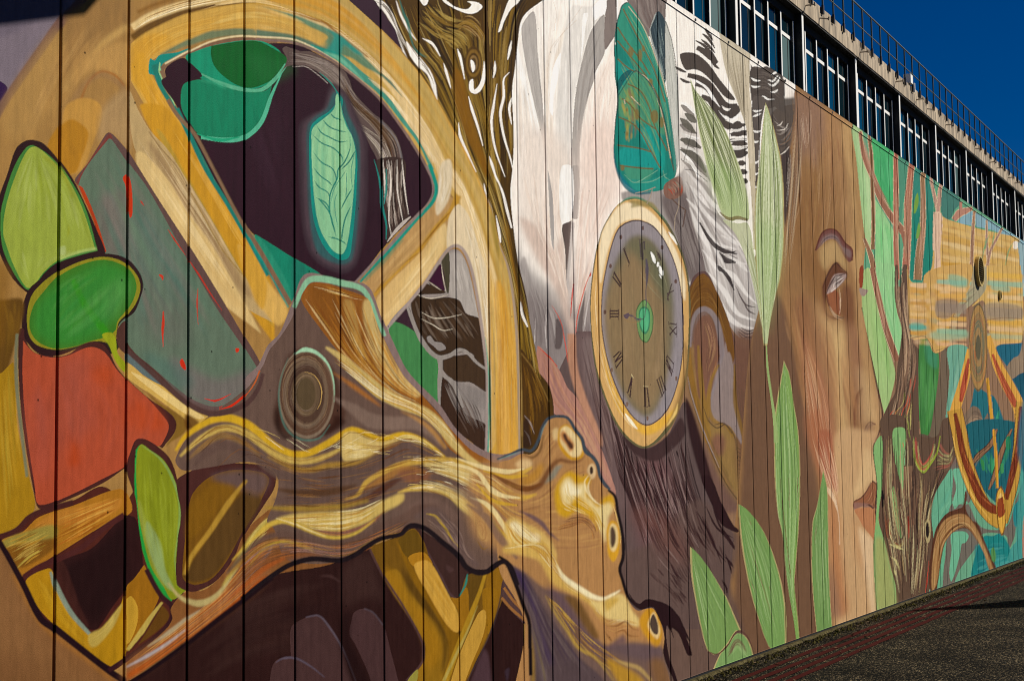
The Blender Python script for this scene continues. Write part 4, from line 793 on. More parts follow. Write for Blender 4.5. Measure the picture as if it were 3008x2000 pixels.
def mural_trunk():
    # ---- right spoke and second opening (tile D/F)
    T(750, 490, 3)
    F('b08a56', '900,1060 1110,840 1450,460 1590,300 1640,250 1760,300 1700,480 1560,720 1160,1420 1110,1330')
    F('d3c2a2', '1590,280 1605,160 1640,-30 1720,-60 1735,120 1700,300 1600,430', 1, 4)
    BR('e2d4b8 c4ad84 eee4d0', ['1620,0 1610,200 1590,400', '1720,0 1720,150 1650,380'], 20, 16, .5)
    F('caa86c', '1700,600* 1660,500 1580,580 1450,760 1080,1150 1110,1340 1160,1410 1460,1050 1620,810 1700,700', 1, 2)
    F('d9bb80', '1640,500 1690,520 1700,620 1600,800 1450,980 1200,1300 1120,1340 1250,1150 1500,800', .9, 8)
    BR('d8b878 c29e60 e4cc98', ['1100,1200 1450,820 1650,560', '1150,1390 1460,1010 1690,680'], 30, 24, .4, soft=2)
    L('b5882c', (30, 44, 44, 40, 50, 60), '1050,1140 1180,980 1440,730 1560,570 1720,400 1790,250', .95, 3)
    LL('7a4e14', (4, 14, 10, 4), '1060,1110 1200,930 1440,760;1460,700 1560,580 1660,460 1740,380', a=.8, soft=2)
    BR('b8935c a07c48 c4a068', ['1000,1040 1450,540 1620,330', '1080,1080 1450,700 1640,430'], 30, 20, .4, soft=2)
    L('0f8a78', (20, 34, 34, 36, 34), '925,1015 1110,815 1450,430 1560,310 1595,200 1570,90 1530,-20', 1, 1)
    L('4f7a5c', (20, 40, 20), '960,1010 1110,850 1300,640', .6, 4)
    L('82706e', (18, 26, 22), '880,1020 1100,785 1380,480 1470,385', 1, 1)
    L('82706e', 14, '1470,385 1540,290 1565,210 1550,110 1505,-10', 1, 1)
    # rim lower right
    F('d6c3a0', '1700,480 1740,380 1790,330 1850,380 1900,470 1970,700 2040,920 2060,1240 2090,1567 2120,2400 2060,2500 2010,1567 1960,1200 1900,900 1830,740 1740,700 1690,720', 1, 2)
    BR('e6dcc4 c8b088 d8c6a4 b89868', ['1740,420 1840,480 1920,800 2000,1300 2060,1900', '1830,380 1940,640 2030,1000 2090,1600 2110,2200'], 50, 18, .5, (.1, .35))
    F('c4983c', '2060,880 2100,1100 2130,1567 2130,2560 2080,2540 2070,1900 2060,1300', .85, 5)
    F('d09a36', '2120,1000 2190,1080 2240,1300 2290,1567 2310,2520 2150,2550 2140,1567', .8, 6)
    BR('c88f2c d8ac50 b8822a dcb868 b39660', ['2070,1000 2090,1567 2090,2540', '2230,900 2300,1567 2320,2520'], 50, 20, .5, (.15, .5))
    L('b07a2c', (6, 34, 40, 40), '2150,1300 2160,1567 2150,2100 2140,2540', .5, 6)
    L('9a8878', (8, 22, 24, 22, 20), '2140,660 2230,900 2285,1250 2310,1567 2325,2100 2330,2530', .9, 1)
    BR('9a7a2c b09040 8a7a38', ['2060,300 2120,700 2150,900', '2080,420 2150,760 2190,960'], 14, 26, .5, soft=3)
    # second opening
    op = '1165,1400 1460,1075 1640,825 1720,735 1790,735 1855,830 1905,1000 1965,1300 2010,1567 2040,1800 2045,2100 2030,2520 1900,2420 1780,2330 1620,2110 1460,1950 1310,1790 1220,1600'
    c1 = clip(op)
    F('8f8580', op); F('a9a19a', '1700,780 1800,760 1880,900 1950,1200 1990,1340 1850,1290 1720,1130', .9, 6, c1)
    BR('b4aca4 8c847c c0b8b0', ['1720,800 1740,950 1780,1150', '1850,880 1900,1050 1960,1280'], 16, 20, .5, clip=c1)
    F('46402e', '1640,825 1700,745 1715,900 1705,1110 1690,1110 1660,960', 1, 0, c1)
    F('37102a', '1510,1000 1635,860 1665,1095', 1, 0, c1)
    F('35202a', '1220,1370 1340,1230 1400,1380 1450,1490 1240,1380', 1, 0, c1)
    F('3f7c46', '1170,1430 1230,1365 1440,1480 1460,1560 1590,1680 1610,1760 1610,2090 1460,1930 1300,1750', 1, 0, c1)
    F('3a2818', '1370,1210 1440,1120 1490,1030 1540,1040 1680,1110 1440,1130 1560,1160 1700,1150 1800,1180 1860,1290 1980,1340 2040,1500 2040,1760 1980,1740 1900,1640 1780,1640 1620,1680 1540,1620 1460,1490', 1, 0, c1)
    F('3e2c1c', '1640,1690 1800,1660 1900,1660 2030,1770 2045,1980 1900,1900 1770,1890 1660,1800', 1, 0, c1)
    F('382418', '1630,1840 1740,1940 1800,2070 1860,2180 2040,2280 2040,2520 1900,2430 1780,2330 1640,2160', 1, 0, c1)
    BR('5c4430 2c1c10 7a6a5c 4a3420 24160c', ['1400,1180 1460,1400 1600,1600', '1700,1160 1880,1330 2030,1560'], 50, 22, .5, clip=c1)
    BR('5c4a40 6e6460 2a1a12 8a827c', ['1640,1870 1740,2100 1900,2400', '1800,1900 1950,2080 2040,2350'], 46, 16, .6, clip=c1)
    F('7c7470', '1770,1900 1900,1930 2040,2000 2040,2140 1900,2080 1800,2020', .8, 5, c1)
    LL('8f8781', (20, 40, 40, 30, 20), '1335,1225 1390,1370 1460,1520 1540,1630 1620,1680 1720,1660 1790,1615 1860,1630 1960,1730 2050,1790;1640,1680 1630,1800 1620,1950 1620,2100;1640,1830 1740,1900 1790,2010 1830,2120', clip=c1)
    F('8a827e', '1510,1500 1540,1490 1580,1540 1640,1550 1680,1600 1620,1620 1570,1580 1520,1540', 1, 0, c1)
    LL('c8bca8', (3, 10, 3), '1460,1280 1560,1330 1680,1330 1820,1300;1460,1340 1560,1390 1650,1440 1740,1430;1640,860 1655,980 1680,1100;1520,1010 1640,1090;1430,1130 1540,1160 1700,1130', a=.9, clip=c1)
    L('9c8c86', 28, '1150,1430 1460,1070 1630,820 1700,730 1770,695 1830,730 1890,850 1940,1050 1990,1350 2030,1650 2050,1900 2040,2520', .95, 1)
    L('17907c', (4, 14, 18, 16), '2030,1500 2060,1800 2065,2200 2055,2520', .8, 1)
    # ---- teal triangle at the foot of the first opening
    F('117a60', '-10,600 40,620 330,800 570,945 480,945 420,970 380,1040 330,1180 320,1190* 180,980 20,700')
    F('2c8c70', '-60,600 40,630 160,800 300,1060 320,1190 200,1000 60,780', .6, 4)
    F('1f6a5c', '330,820 420,870 460,950 380,1040 330,1170', .6, 4)
    L('0f8478', (20, 24, 26, 20), '-60,620 0,740 120,920 290,1240', 1, 1)
    L('7a5c46', (30, 36, 40, 40), '-80,560 10,690 120,880 310,1210', 1, 1)
    F('d4aa5a', '-150,690 0,830 100,1000 290,1260 200,1400 0,1150', .9, 6)
    F('c2912c', '-150,700 -20,790 60,920 100,1040 90,1180 60,1260 -20,1150', .85, 5)
    # ---- the trunk: mauve ground, outline, flowing bands
    T(750, 980, 3)
    F('7f6a66', '-100,420 20,280 60,200 110,100 210,0 290,-180 330,-290 390,-470 450,-530 560,-525 640,-490 740,-475 900,-455 960,-440 1020,-390 1060,-300 1120,-130 1180,0 1240,130 1330,310 1460,460 1620,620 1780,850 1950,990 2080,1050 2200,1060 2360,1010* 2360,1300* 0,1000')
    F('624c42', '-100,500 60,290 120,150 220,30 330,-150 380,-320 440,-460 560,-450 740,-430 940,-380 1030,-180 1110,0 1300,360 1450,520 1620,700 1780,930 1950,1060 2080,1130 2200,1130 2450,1100* 2600,1500* 2600,2300 2360,2300 2190,2020 2060,2070 1900,2060 1800,1960 1480,1740 1400,1700 1290,1740 1120,1780 750,2000 330,2010 230,1930 200,1800 150,1700 100,1650 180,1450 200,1280 120,1180 -60,1130 -250,1150 -430,1180 -640,1200 -700,1100 -500,800')
    L('84b894', (30, 50, 60, 50, 36, 26), '340,-230 390,-350 470,-470 600,-480 740,-450 930,-400 1010,-300 1080,-120 1140,20', .95, 1)
    # stump: cut face and wood
    st = '400,-300 440,-400 500,-450 640,-440 760,-400 990,-310 1040,-200 1110,0 1300,360 1450,520 1600,690 1760,880 1900,1020 2080,1130 1900,1120 1700,1000 1560,720 1450,640 1300,590 1110,500 900,360 740,170 560,-60'
    F('8a541c', st); cs = clip(st)
    F('7a4a14', '480,-420 640,-380 760,-330 800,-150 900,100 760,150 600,-60 500,-260', .8, 8, cs)
    F('c4a86a', '960,-290 1060,-300 1080,-100 1130,60 1300,360 1460,530 1420,560 1300,500 1130,380 1000,100 960,-100', .95, 6, cs)
    F('b08c4a', '780,-300 860,-280 900,-100 950,100 1020,300 960,260 860,60 800,-120', .7, 6, cs)
    BR('a0641c c08c34 7a4410 d8c088 5c340c b07c2c', ['430,-300 600,-60 760,150 1110,470 1450,600', '640,-420 800,-100 950,200 1200,480 1500,640', '1040,-260 1110,30 1310,400 1480,560'], 110, 16, .6, (.15, .5), clip=cs)
    BR('a87420 c8a258 6c4210 dcc48c', ['470,-440 640,-410 800,-360 980,-310', '520,-390 660,-350 800,-320 960,-290'], 16, 10, .7)
    # knot disc
    F('3e2012', '160,760 200,520 260,260 330,160 430,130 560,180 680,300 740,450 760,600 800,700 760,780 640,880 480,920 330,910 240,880', .8, 10)
    for r, c_ in ((1.0, '7c6a58'), (.93, '5a4030'), (.78, '6a5644'), (.66, '4c362a'), (.5, '66523c'), (.36, '54442e')):
        F(c_, ' '.join(f'{452-(1-r)*20+math.cos(t)*250*r:.0f},{530+math.sin(t)*395*r:.0f}' for t in [i*.5236 for i in range(12)]), .95, 2)
    BR('7a6858 4a3426 8c7254 3c2a22', [' '.join(f'{445+math.cos(t)*r_:.0f},{530+math.sin(t)*r_*1.58:.0f}' for t in [i*.55 for i in range(12)]) for r_ in (90, 235)], 60, 9, .55, (.15, .5))
    L('9ecba8', (6, 40, 30, 16, 10, 4), '340,180 430,140 540,170 640,270 690,420 695,600', .95, 1)
    L('4c6c60', (4, 16, 20, 20, 10), '290,210 220,420 210,620 270,830 400,930 560,920 660,800', .8, 2)
    L('d0a860', (3, 8, 3), '430,335 520,370 580,480 575,600 545,665', .8)
    F('1e0d08', '190,640 250,880 330,900 250,930 170,800', .8, 8)
    F('2a1008', '700,720 760,740 800,780 680,870 600,900 680,780', .8, 8)
    # flowing bands
    def band(col, wd, s, a=.9, soft=3): L(col, wd, s, a, soft)
    band('c4ab68', (20, 80, 100, 110, 90, 90, 60, 20), '620,120 760,210 860,310 1000,430 1110,520 1300,620 1480,690 1620,800 1760,980 1900,1110 2080,1200', .95, 4)
    BR('dcc890 b88c34 9a6420 e4d6ac c49c44', ['640,100 850,260 1110,490 1450,640 1640,780 1900,1080', '700,260 860,380 1110,570 1450,720 1620,880 1850,1080'], 50, 14, .6, (.12, .4))
    band('b06c1c', (6, 40, 34, 10), '680,340 860,460 1000,560 1110,640', .7, 5)
    band('7a6458', (10, 90, 130, 120, 110, 70, 10), '680,560 860,660 1010,760 1200,790 1400,790 1540,870 1650,1000', .9, 6)
    band('b8843c', (6, 30, 40, 30), '1280,680 1440,760 1560,860 1680,1010', .7, 5)
    band('caa01e', (20, 50, 70, 70, 60, 60, 60, 50, 50, 50, 40, 20), '-700,1030 -610,900 -420,775 -260,740 -110,780 0,850 160,980 330,1060 470,1050 640,965 760,890 850,845 1000,890 1110,930 1290,890 1420,915 1560,1000 1670,1090', .95, 3)
    F('cbb06a', '770,890 860,860 960,910 1110,950 1290,920 1430,950 1560,1020 1400,960 1290,940 1200,980 1090,1060 900,1110 770,1110', .95, 4)
    BR('dcc88c c8a84c e4d4a0', ['780,940 900,960 1060,990', '780,1090 900,1090 1080,1040'], 20, 24, .5)
    BR('e0cf98 c8b468', ['1200,930 1340,890 1480,930 1640,1040', '1200,960 1340,920 1480,960 1620,1050'], 10, 10, .7)
    band('c2a452', (20, 60, 60, 60, 60, 50, 20), '-660,1080 -480,920 -270,830 -100,870 60,980 200,1080 330,1120 500,1115 640,1070 780,1000', .9, 4)
    band('8a6838', (10, 44, 50, 44, 10), '-600,1110 -450,980 -280,900 -100,960 40,1080', .8, 5)
    band('5c463e', (10, 80, 80, 60, 10), '-560,1190 -420,1040 -270,980 -120,1040 0,1130', .9, 5)
    band('a07a2c', (10, 40, 50, 50, 40, 30, 10), '100,1080 330,1180 480,1200 640,1160 900,1140 1060,1070 1180,980 1300,950', .85, 5)
    band('5c473f', (20, 90, 130, 120, 110, 120, 110, 40), '-100,1040 200,1240 480,1290 760,1250 920,1210 1080,1110 1250,1010 1400,1020 1560,1100 1720,1160', .9, 6)
    band('4e321c', (20, 60, 70, 60, 10), '200,1370 400,1400 600,1400 760,1370 900,1330', .85, 6)
    band('5c463e', (20, 70, 90, 80, 20), '160,1460 330,1470 560,1480 760,1480 900,1500', .9, 6)
    band('c09a40', (6, 30, 44, 44, 50, 60, 60, 50), '780,1460 900,1420 980,1310 1110,1230 1260,1160 1480,1120 1780,1130 2080,1250', .9, 3)
    F('cbb474', '1480,1150 1640,1130 1800,1150 2000,1220 2090,1310 2200,1460 2360,1500* 2360,1620* 2200,1560 2060,1450 1900,1350 1780,1290 1640,1230', .95, 5)
    BR('dccb94 c0963c e6daac b0842c', ['1490,1130 1780,1140 2020,1230 2200,1440 2360,1500', '1500,1210 1780,1300 2000,1420 2200,1540 2360,1640'], 40, 18, .55, (.15, .45))
    band('a4702c', (20, 60, 60, 40, 10), '960,1370 1110,1290 1300,1190 1440,1200 1540,1240', .7, 6)
    band('4c2c24', (6, 50, 60, 40, 6), '880,1480 1010,1440 1120,1370 1230,1300 1300,1280', .85, 4)
    F('7c4e34', '1250,1220 1400,1190 1520,1220 1530,1270 1440,1310 1330,1300', .8, 8)
    band('caa94c', (8, 50, 60, 70, 60, 40), '1250,1400 1400,1360 1560,1360 1700,1400 1800,1480 1960,1600', .9, 4)
    F('c9b478', '1480,1370 1640,1390 1780,1470 1900,1567 2080,1640 2080,1567 1900,1420 1700,1340', .85, 8)
    BR('d8c890 b88c34 a07434 e0d2a0', ['1300,1400 1560,1370 1780,1480 2000,1650', '1500,1260 1780,1340 2000,1480 2100,1600'], 40, 18, .5, (.15, .4))
    band('6a5248', (10, 80, 90, 60), '1330,1560 1480,1480 1640,1520 1780,1640', .9, 6)
    band('9a7a2a', (20, 50, 56, 50, 20), '80,1530 330,1540 600,1535 760,1520 1000,1470', .85, 5)
    BR('7a4c1c 5c3410 8a5c28 4a2c18 946a34', ['-600,1000 -300,800 0,900 330,1090 640,1000 850,860 1110,940 1420,920 1660,1090', '-400,1150 -200,960 0,1060 330,1200 760,1180 1080,1080 1300,980 1600,1080', '180,1400 480,1400 760,1400 1100,1300 1480,1200 1800,1240', '100,1540 480,1560 760,1540 1100,1430 1480,1380 1780,1500 2000,1640'], 110, 13, .55, (.06, .22))
    BR('e8dcb0 f0e6c4 d8bc6c', ['-300,760 0,870 330,1070 640,980 850,850 1110,925 1420,910', '780,1000 1000,1020 1300,900 1560,1000', '1480,1130 1780,1140 2050,1270 2300,1480', '1300,1390 1560,1365 1780,1470 2000,1620'], 60, 8, .6, (.05, .16))
    # lower half of the trunk (tile H)
    T(750, 1478, 3)
    F('c6aa5c', '180,140 330,95 560,78 760,68 900,60 1010,30 1110,-20 1300,-90 1300,-20 1110,90 1000,160 860,215 750,245 560,232 400,190 330,165', .95, 5)
    BR('dcc990 b88a34 a4702c e6d8a8 c09a3e', ['200,130 560,80 900,50 1200,-80', '330,170 560,230 800,225 1110,60'], 50, 16, .5, (.12, .4))
    BR('8a5c34 7a5248 a8703c', ['400,200 600,240 760,250 1000,170 1200,20', '400,230 600,270 760,280 1020,190 1200,60'], 24, 10, .6)
    band('c8a840', (10, 40, 44, 40, 30, 30, 10), '-200,500 0,290 120,190 240,155 340,180 480,240 620,290 760,300 900,255 1060,140', .9, 4)
    L('e0d09c', (4, 12, 10, 3), '180,130 330,175 480,240 620,290', .9, 1)
    band('5e463c', (20, 90, 90, 90, 90, 110, 110, 110, 100, 60), '-250,620 0,370 200,290 330,300 560,370 750,370 1000,300 1130,220 1300,150 1440,60 1600,40', .9, 6)
    band('9a6a2c', (10, 44, 50, 20), '-250,640 -60,470 80,360 200,310', .8, 5)
    band('a8892c', (6, 24, 34, 30, 8), '-60,560 60,410 200,340 330,345 440,385 520,430', .85, 3)
    band('7c4a26', (20, 100, 100, 60, 10), '-250,760 0,580 200,480 400,450 600,460', .85, 8)
    band('a4501a', (8, 44, 44, 16), '-250,840 -60,690 100,560 260,480', .7, 6)
    band('8c6a2c', (6, 24, 24, 6), '700,450 860,430 1000,350 1110,290', .8, 4)
    BR('9c7468 5c443c 8a6450 b08040', ['-200,560 100,340 400,330 760,380 1000,310 1290,180 1440,80', '-150,740 100,520 400,440 760,470 1000,380 1280,240 1400,160'], 60, 13, .45, (.1, .35))
    band('5f4b46', (20, 110, 120, 110, 60), '1400,120 1560,80 1680,200 1800,400 1960,560', .8, 8)
    band('aa8c30', (4, 20, 26, 12, 4), '1500,90 1580,110 1660,200 1740,320 1800,390', .95, 2)
    BR('7c6660 5a4640 8c7468', ['1480,160 1640,260 1790,440', '1620,20 1800,240 1900,480 2060,540'], 34, 14, .5, (.15, .4))
    F('c6ac64', '1740,-40* 1900,-20 2080,-20 2110,100 2090,280 2060,330 1980,300 1950,180 1900,120 1800,40', .95, 6)
    BR('dccb94 b88c40 a07a34', ['1780,-20 1900,100 1960,260', '2060,-20 2090,120 2080,300'], 22, 14, .5)
    LL('6a4c1c', (3, 12, 12, 3), '1955,190 1975,155 2010,170 2035,240 2030,310 2000,320 1965,270;1960,200 1990,190 2010,240 2000,290;1960,330 2010,400 2060,380', a=.85)
    F('cfb470', '2130,-40 2260,-40 2359,0 2420,100 2420,500 2359,480 2260,430 2200,300 2170,120', .9, 8)
    BR('dcc480 b07c2c c49a40 8c6424', ['2130,0 2180,240 2260,400 2400,440', '2200,-20 2260,120 2300,300 2420,400'], 30, 14, .6)
    F('e0cc94', '2240,170 2290,150 2350,200 2359,320 2310,290 2260,230', .9, 4)
    # knotted end of the branch (tile I)
    T(1480, 1180, 3.92)
    sil = '-60,720 80,660 200,600 330,600 400,520 450,330 500,210 600,170 700,180 780,260 830,360 900,440 935,560 1000,620 1060,690 1100,840 1140,960 1220,1020 1290,1100 1320,1260 1350,1420 1370,1600 1360,1800 1320,1930 1360,2060 1400,2200 1450,2310 1540,2400 1640,2380 1720,2380 1780,2480 1840,2640 1850,2780 1830,2900 1900,3140 1960,3400* 100,3400* 250,2600 150,2300 -60,1900'
    F('a67a4a', sil); ct = clip(sil)
    BR('b88c54 94683c c49a58 8a6040 a87c4c', ['0,760 300,700 500,300 700,240', '0,1100 400,1100 700,800 1000,680', '0,1500 400,1300 800,1300 1250,1200', '100,1900 500,1700 900,1700 1350,1600'], 130, 26, .5, (.12, .35), clip=ct, soft=1)
    F('d6b884', '130,720 220,660 330,690 300,760 200,780', .8, 8, ct)
    LL('d0a83c', (10, 60, 60, 16), '-40,800 100,830 200,820 330,750;-40,920 80,1050 230,1100 380,1060', a=.8, soft=4, clip=ct)
    F('b07c1c', '-40,860 100,880 280,840 440,700 450,820 300,950 100,950 -40,900', .7, 10, ct)
    LL('5c3018', (10, 50, 60, 50, 30, 16), '-40,920 100,980 260,1000 400,980 470,880 560,740 640,670 760,690 860,680 930,620', a=.8, soft=5, clip=ct)
    L('6f7c74', (10, 70, 60, 10), '480,940 560,850 620,760 680,730', .7, 6, ct)
    F('d2b680', '560,330 610,300 640,360 610,440 570,430', .8, 5, ct)
    T(0, 0, 1)
    F('a67a4a', '1400,1370 1470,1350 1520,1380 1520,1600 1440,1610 1390,1560 1370,1450', .9, 22)
    BR('c8a050 8a5c34 d8c088 b0803c 6f5448', ['1340,1360 1430,1380 1500,1420 1570,1430', '1380,1450 1440,1500 1500,1560 1560,1600'], 34, 8, .6, (.25, .7))
    LL('dcc890', (3, 13, 14, 4), '1300,1358 1400,1385 1445,1440 1480,1456 1530,1462;1340,1345 1420,1372 1490,1385 1540,1376;1380,1460 1430,1480 1470,1530 1500,1590', a=.9, soft=1)
    LL('c49a2c', (3, 10, 12, 4), '1420,1382 1490,1400 1550,1396;1400,1420 1450,1470 1520,1484;1440,1520 1480,1570 1540,1600', a=.85, soft=1)
    LL('6a3c16', (3, 14, 16, 6), '1440,1388 1490,1416 1545,1436 1590,1420', a=.8, soft=2)
    LL('6c544c', (4, 22, 26, 8), '1370,1480 1430,1520 1470,1580 1520,1640;1300,1420 1370,1450 1420,1500', a=.7, soft=4)
    T(1480, 1180, 3.92)
    # upper eye knot
    F('c08c10', '620,420 640,310 720,260 800,320 900,440 925,540 900,640 800,670 720,630 640,520', .9, 4, ct)
    F('dcc590', '645,400 660,310 720,280 790,330 880,450 905,540 870,620 800,635 740,590 660,480', .95, 3, ct)
    F('b06420', '650,360 690,330 740,390 810,480 800,550 760,570 720,500 660,430', .8, 5, ct)
    F('3a2018', '680,370 710,365 740,430 790,480 800,530 770,545 720,470 690,420', .95, 3, ct)
    # small eye
    F('cfb184', '960,800 980,730 1030,710 1060,770 1050,860 1010,890 980,840', .95, 3, ct)
    F('2a1612', '990,770 1010,740 1030,770 1025,820 1000,830', .95, 2, ct)
    # large cream swirls
    F('c4960e', '580,1050 640,900 760,800 900,860 960,840 1000,900 960,1000 1000,1100 1100,1180 1140,1110 1240,1070 1270,1200 1150,1300 1150,1500 1080,1400 1000,1330 850,1250 720,1330 620,1280 590,1180', .9, 8, ct)
    F('d9c48a', '650,1000 700,890 760,870 830,950 930,940 960,1000 940,1080 1000,1130 1080,1210 1150,1180 1220,1160 1250,1240 1200,1330 1190,1500 1160,1620 1120,1480 1060,1300 960,1170 850,1090 760,1180 690,1160', .95, 7, ct)
    F('ece0ba', '690,1020 730,920 790,950 850,1010 900,1020 850,1060 740,1080', .9, 8, ct)
    LL('e2d2a4', (4, 18, 20, 6), '980,840 930,920 960,1040 1060,1150 1140,1200;1000,880 970,980 1000,1080 1060,1160', a=.8, soft=1, clip=ct)
    BR('e0cf98 c8a030 b88824', ['620,1000 640,1200 800,1280 1000,1360 1100,1600', '760,900 800,1050 960,1160 1100,1300 1180,1560'], 40, 16, .55, (.12, .4), clip=ct)
    BR('8a5a34 a06c34 6a442c', ['620,1400 760,1340 900,1320 1040,1420 1100,1600', '560,1500 760,1450 900,1400 1000,1480 1040,1620'], 30, 16, .6, (.15, .5), clip=ct)
    L('5c4650', (6, 50, 56, 30, 6), '170,1250 320,1320 440,1400 540,1520 640,1600', .85, 4, ct)
    F('cfae62', '10,1500 30,1380 110,1330 260,1400 420,1480 540,1600 600,1800 400,1800 100,1700', .9, 8, ct)
    F('e4d6ac', '70,1420 110,1380 200,1420 300,1500 400,1530 420,1600 300,1600 150,1520', .9, 6, ct)
    BR('dcc888 b07c24 c89c38', ['20,1400 100,1620 400,1800', '120,1350 330,1480 600,1750'], 26, 16, .6, clip=ct)
    # side eye
    F('c89420', '1190,1620 1180,1480 1230,1370 1290,1380 1330,1480 1340,1600 1320,1740 1260,1840 1200,1760', .95, 4, ct)
    F('dcc48c', '1210,1600 1210,1480 1240,1400 1290,1420 1315,1520 1310,1640 1270,1720 1230,1700', .9, 3, ct)
    F('3c2822', '1222,1560 1225,1470 1245,1430 1275,1470 1290,1560 1275,1640 1245,1680 1228,1640', .95, 3, ct)
    LL('dcb870', (4, 16, 16, 4), '1250,1160 1300,1330 1345,1500 1340,1640', a=.8, clip=ct)
    # lower trunk (tile J)
    T(1480, 1600, 3.92)
    F('5c4844', '0,180 220,230 480,480 560,560 760,800 860,1200 1200,1900* -400,1900* -300,300', .0)
    F('66504a', '60,240 220,300 480,500 720,560 860,660 1000,900 1160,1150 1400,1130 1660,1140 1830,1180 1920,1560* 1920,1900* 300,1900* 300,900 220,650', .95, 8, ct)
    F('c9a452', '0,20 200,0 400,40 550,60 640,320 760,440 900,540 1020,640 1130,720 1160,900 1000,700 860,600 700,520 560,440 400,180 200,110 0,90', .9, 8, ct)
    BR('dcc888 b88a34 c8a040 e2d4a0 a87430', ['0,40 300,30 560,280 740,480 1000,640 1160,880', '200,0 500,0 660,300 860,480 1000,560 1160,640'], 60, 22, .55, (.12, .4), clip=ct)
    L('e6dab0', (6, 50, 60, 60, 50, 40, 10), '600,220 680,360 780,440 900,520 1020,590 1150,620 1260,570 1340,520', .95, 3, ct)
    F('d6bd78', '1000,660 1150,640 1330,560 1400,600 1480,760 1560,860 1560,930 1440,940 1300,870 1160,840 1100,760', .9, 6, ct)
    F('b8902a', '1160,640 1300,600 1330,620 1260,700 1180,760', .7, 8, ct)
    BR('e2d2a0 c49a3c b07c34 d0ac58', ['1020,680 1160,860 1300,840 1560,900', '1160,960 1300,1000 1450,960 1600,1000'], 34, 18, .6, (.2, .5), clip=ct)
    F('a87848', '1100,800 1200,880 1380,880 1560,960 1620,1040 1640,1130 1540,1060 1420,1020 1300,1060 1240,1080 1160,980', .8, 8, ct)
    LL('7c5028', (4, 22, 20, 4), '1180,930 1300,930 1400,880 1480,960 1560,980;1280,1010 1380,980 1440,1040 1560,1050;1160,1000 1220,1080 1250,1110', a=.7, soft=2, clip=ct)
    F('c08a1c', '1560,880 1620,760 1700,710 1760,780 1810,900 1825,1040 1790,1150 1740,1180 1660,1080 1600,1000', .95, 5, ct)
    F('dcc088', '1660,920 1690,820 1730,770 1780,900 1800,1000 1770,1080 1700,1020', .9, 4, ct)
    F('40302c', '1680,900 1700,820 1725,795 1760,860 1780,950 1770,1025 1730,1020 1690,960', .97, 2, ct)
    F('5c4650', '480,470 640,560 800,780 900,940 1050,1100 1180,1170 1300,1080 1370,1030 1420,1110 1300,1160 1160,1220 1000,1160 860,960 720,780', .8, 10, ct)
    F('6a4a1c', '700,590 820,600 900,680 1000,860 1100,1060 1050,1080 940,960 820,760', .85, 8, ct)
    BR('a87c30 7c5624 c09a40 6a4a34', ['480,560 640,820 860,1180 1200,1500', '560,640 860,940 1100,1160 1500,1400'], 46, 20, .6, (.12, .4), clip=ct)
    L('a8883c', (6, 26, 34, 40, 30, 10), '480,580 600,800 740,1000 860,1180 1060,1300 1260,1560', .85, 4, ct)
    F('b08420', '1180,1310 1400,1400 1600,1540 1660,1700* 1400,1700* 1260,1500', .85, 10, ct)
    L('a98c54', (8, 44, 50, 30), '1250,1310 1420,1370 1560,1420 1700,1560', .9, 3, ct)
    F('5c4a4e', '1200,1170 1400,1120 1650,1140 1820,1200 1840,1300 1700,1330 1400,1280', .8, 12, ct)
    F('7a5428', '1700,1300 1840,1330 1920,1600 1820,1700 1700,1500', .7, 14, ct)
    # grey-purple flank
    F('4e3f42', '20,200 100,240 220,330 400,600 560,900 760,1130 880,1300 1160,1567 1200,1900* 300,1900* 320,1500 290,1050 320,900 220,640 120,400', .95, 5)
    F('2e1c4c', '100,280 220,340 330,560 420,760 500,1100 560,1400 480,1250 360,800 230,500', .8, 12)
    F('6a5a5a', '230,560 330,900 420,1250 520,1567 440,1567 330,1050 250,760', .6, 10)
    BR('5c4c4e 44343a 6c5c5a 3a2a40', ['100,300 300,800 500,1600', '300,340 640,980 1100,1600'], 50, 30, .45, (.2, .6), soft=2)
    L('8a6a2c', (6, 30, 40, 50), '310,1000 330,1200 340,1400 330,1700', .9, 5)
    L('7a6a40', (4, 16, 18, 10), '330,950 400,1200 460,1450 500,1700', .6, 4)
    # outlines
    L('14090c', (30, 50, 44, 40, 40), '-60,130 30,200 120,400 220,680 290,880 300,1100 310,1500', 1, 2)
    T(750, 1478, 3)
    BR('5c3818 8a4c1c 4a2c1c a8622c', ['-200,520 100,320 400,300 760,340 1000,280 1290,160 1440,70', '-150,760 100,540 400,460 760,480 1000,400 1280,250 1400,170'], 60, 12, .5, (.06, .2))
    L('1a1014', (30, 44, 46, 44, 40, 44, 46, 50, 46, 46, 44), '-120,840 0,740 200,600 330,530 500,488 750,500 880,450 1000,370 1110,310 1280,270 1340,212 1395,192 1500,225 1640,335 1790,460 1860,560 1960,608 2050,598 2120,540 2190,512 2250,560 2310,720', 1, 1)
    T(1480, 1180, 3.92)
    L('1a1012', (30, 40, 36, 36), '1200,1010 1280,1090 1310,1260 1350,1440 1375,1620 1370,1800 1335,1920 1370,2060 1430,2240 1500,2320 1560,2360 1660,2320', 1, 1)
    F('241114', '1440,2200 1500,2330 1580,2390 1680,2360 1740,2380 1800,2480 1850,2700 1840,2900 1950,3200 1990,3300 2010,3250 1900,2900 1880,2560 1980,2590 2080,2680 2150,2760 2020,2480 1900,2340 1740,2280 1640,2270 1560,2320 1490,2270')
    L('3c444c', (16, 30, 34, 34, 30, 34, 40, 44, 40, 30), '-80,660 80,600 200,550 320,560 400,440 450,290 520,190 640,165 740,190 830,330 900,430 940,570 1020,630 1080,720 1120,880 1220,1010', 1, 1)
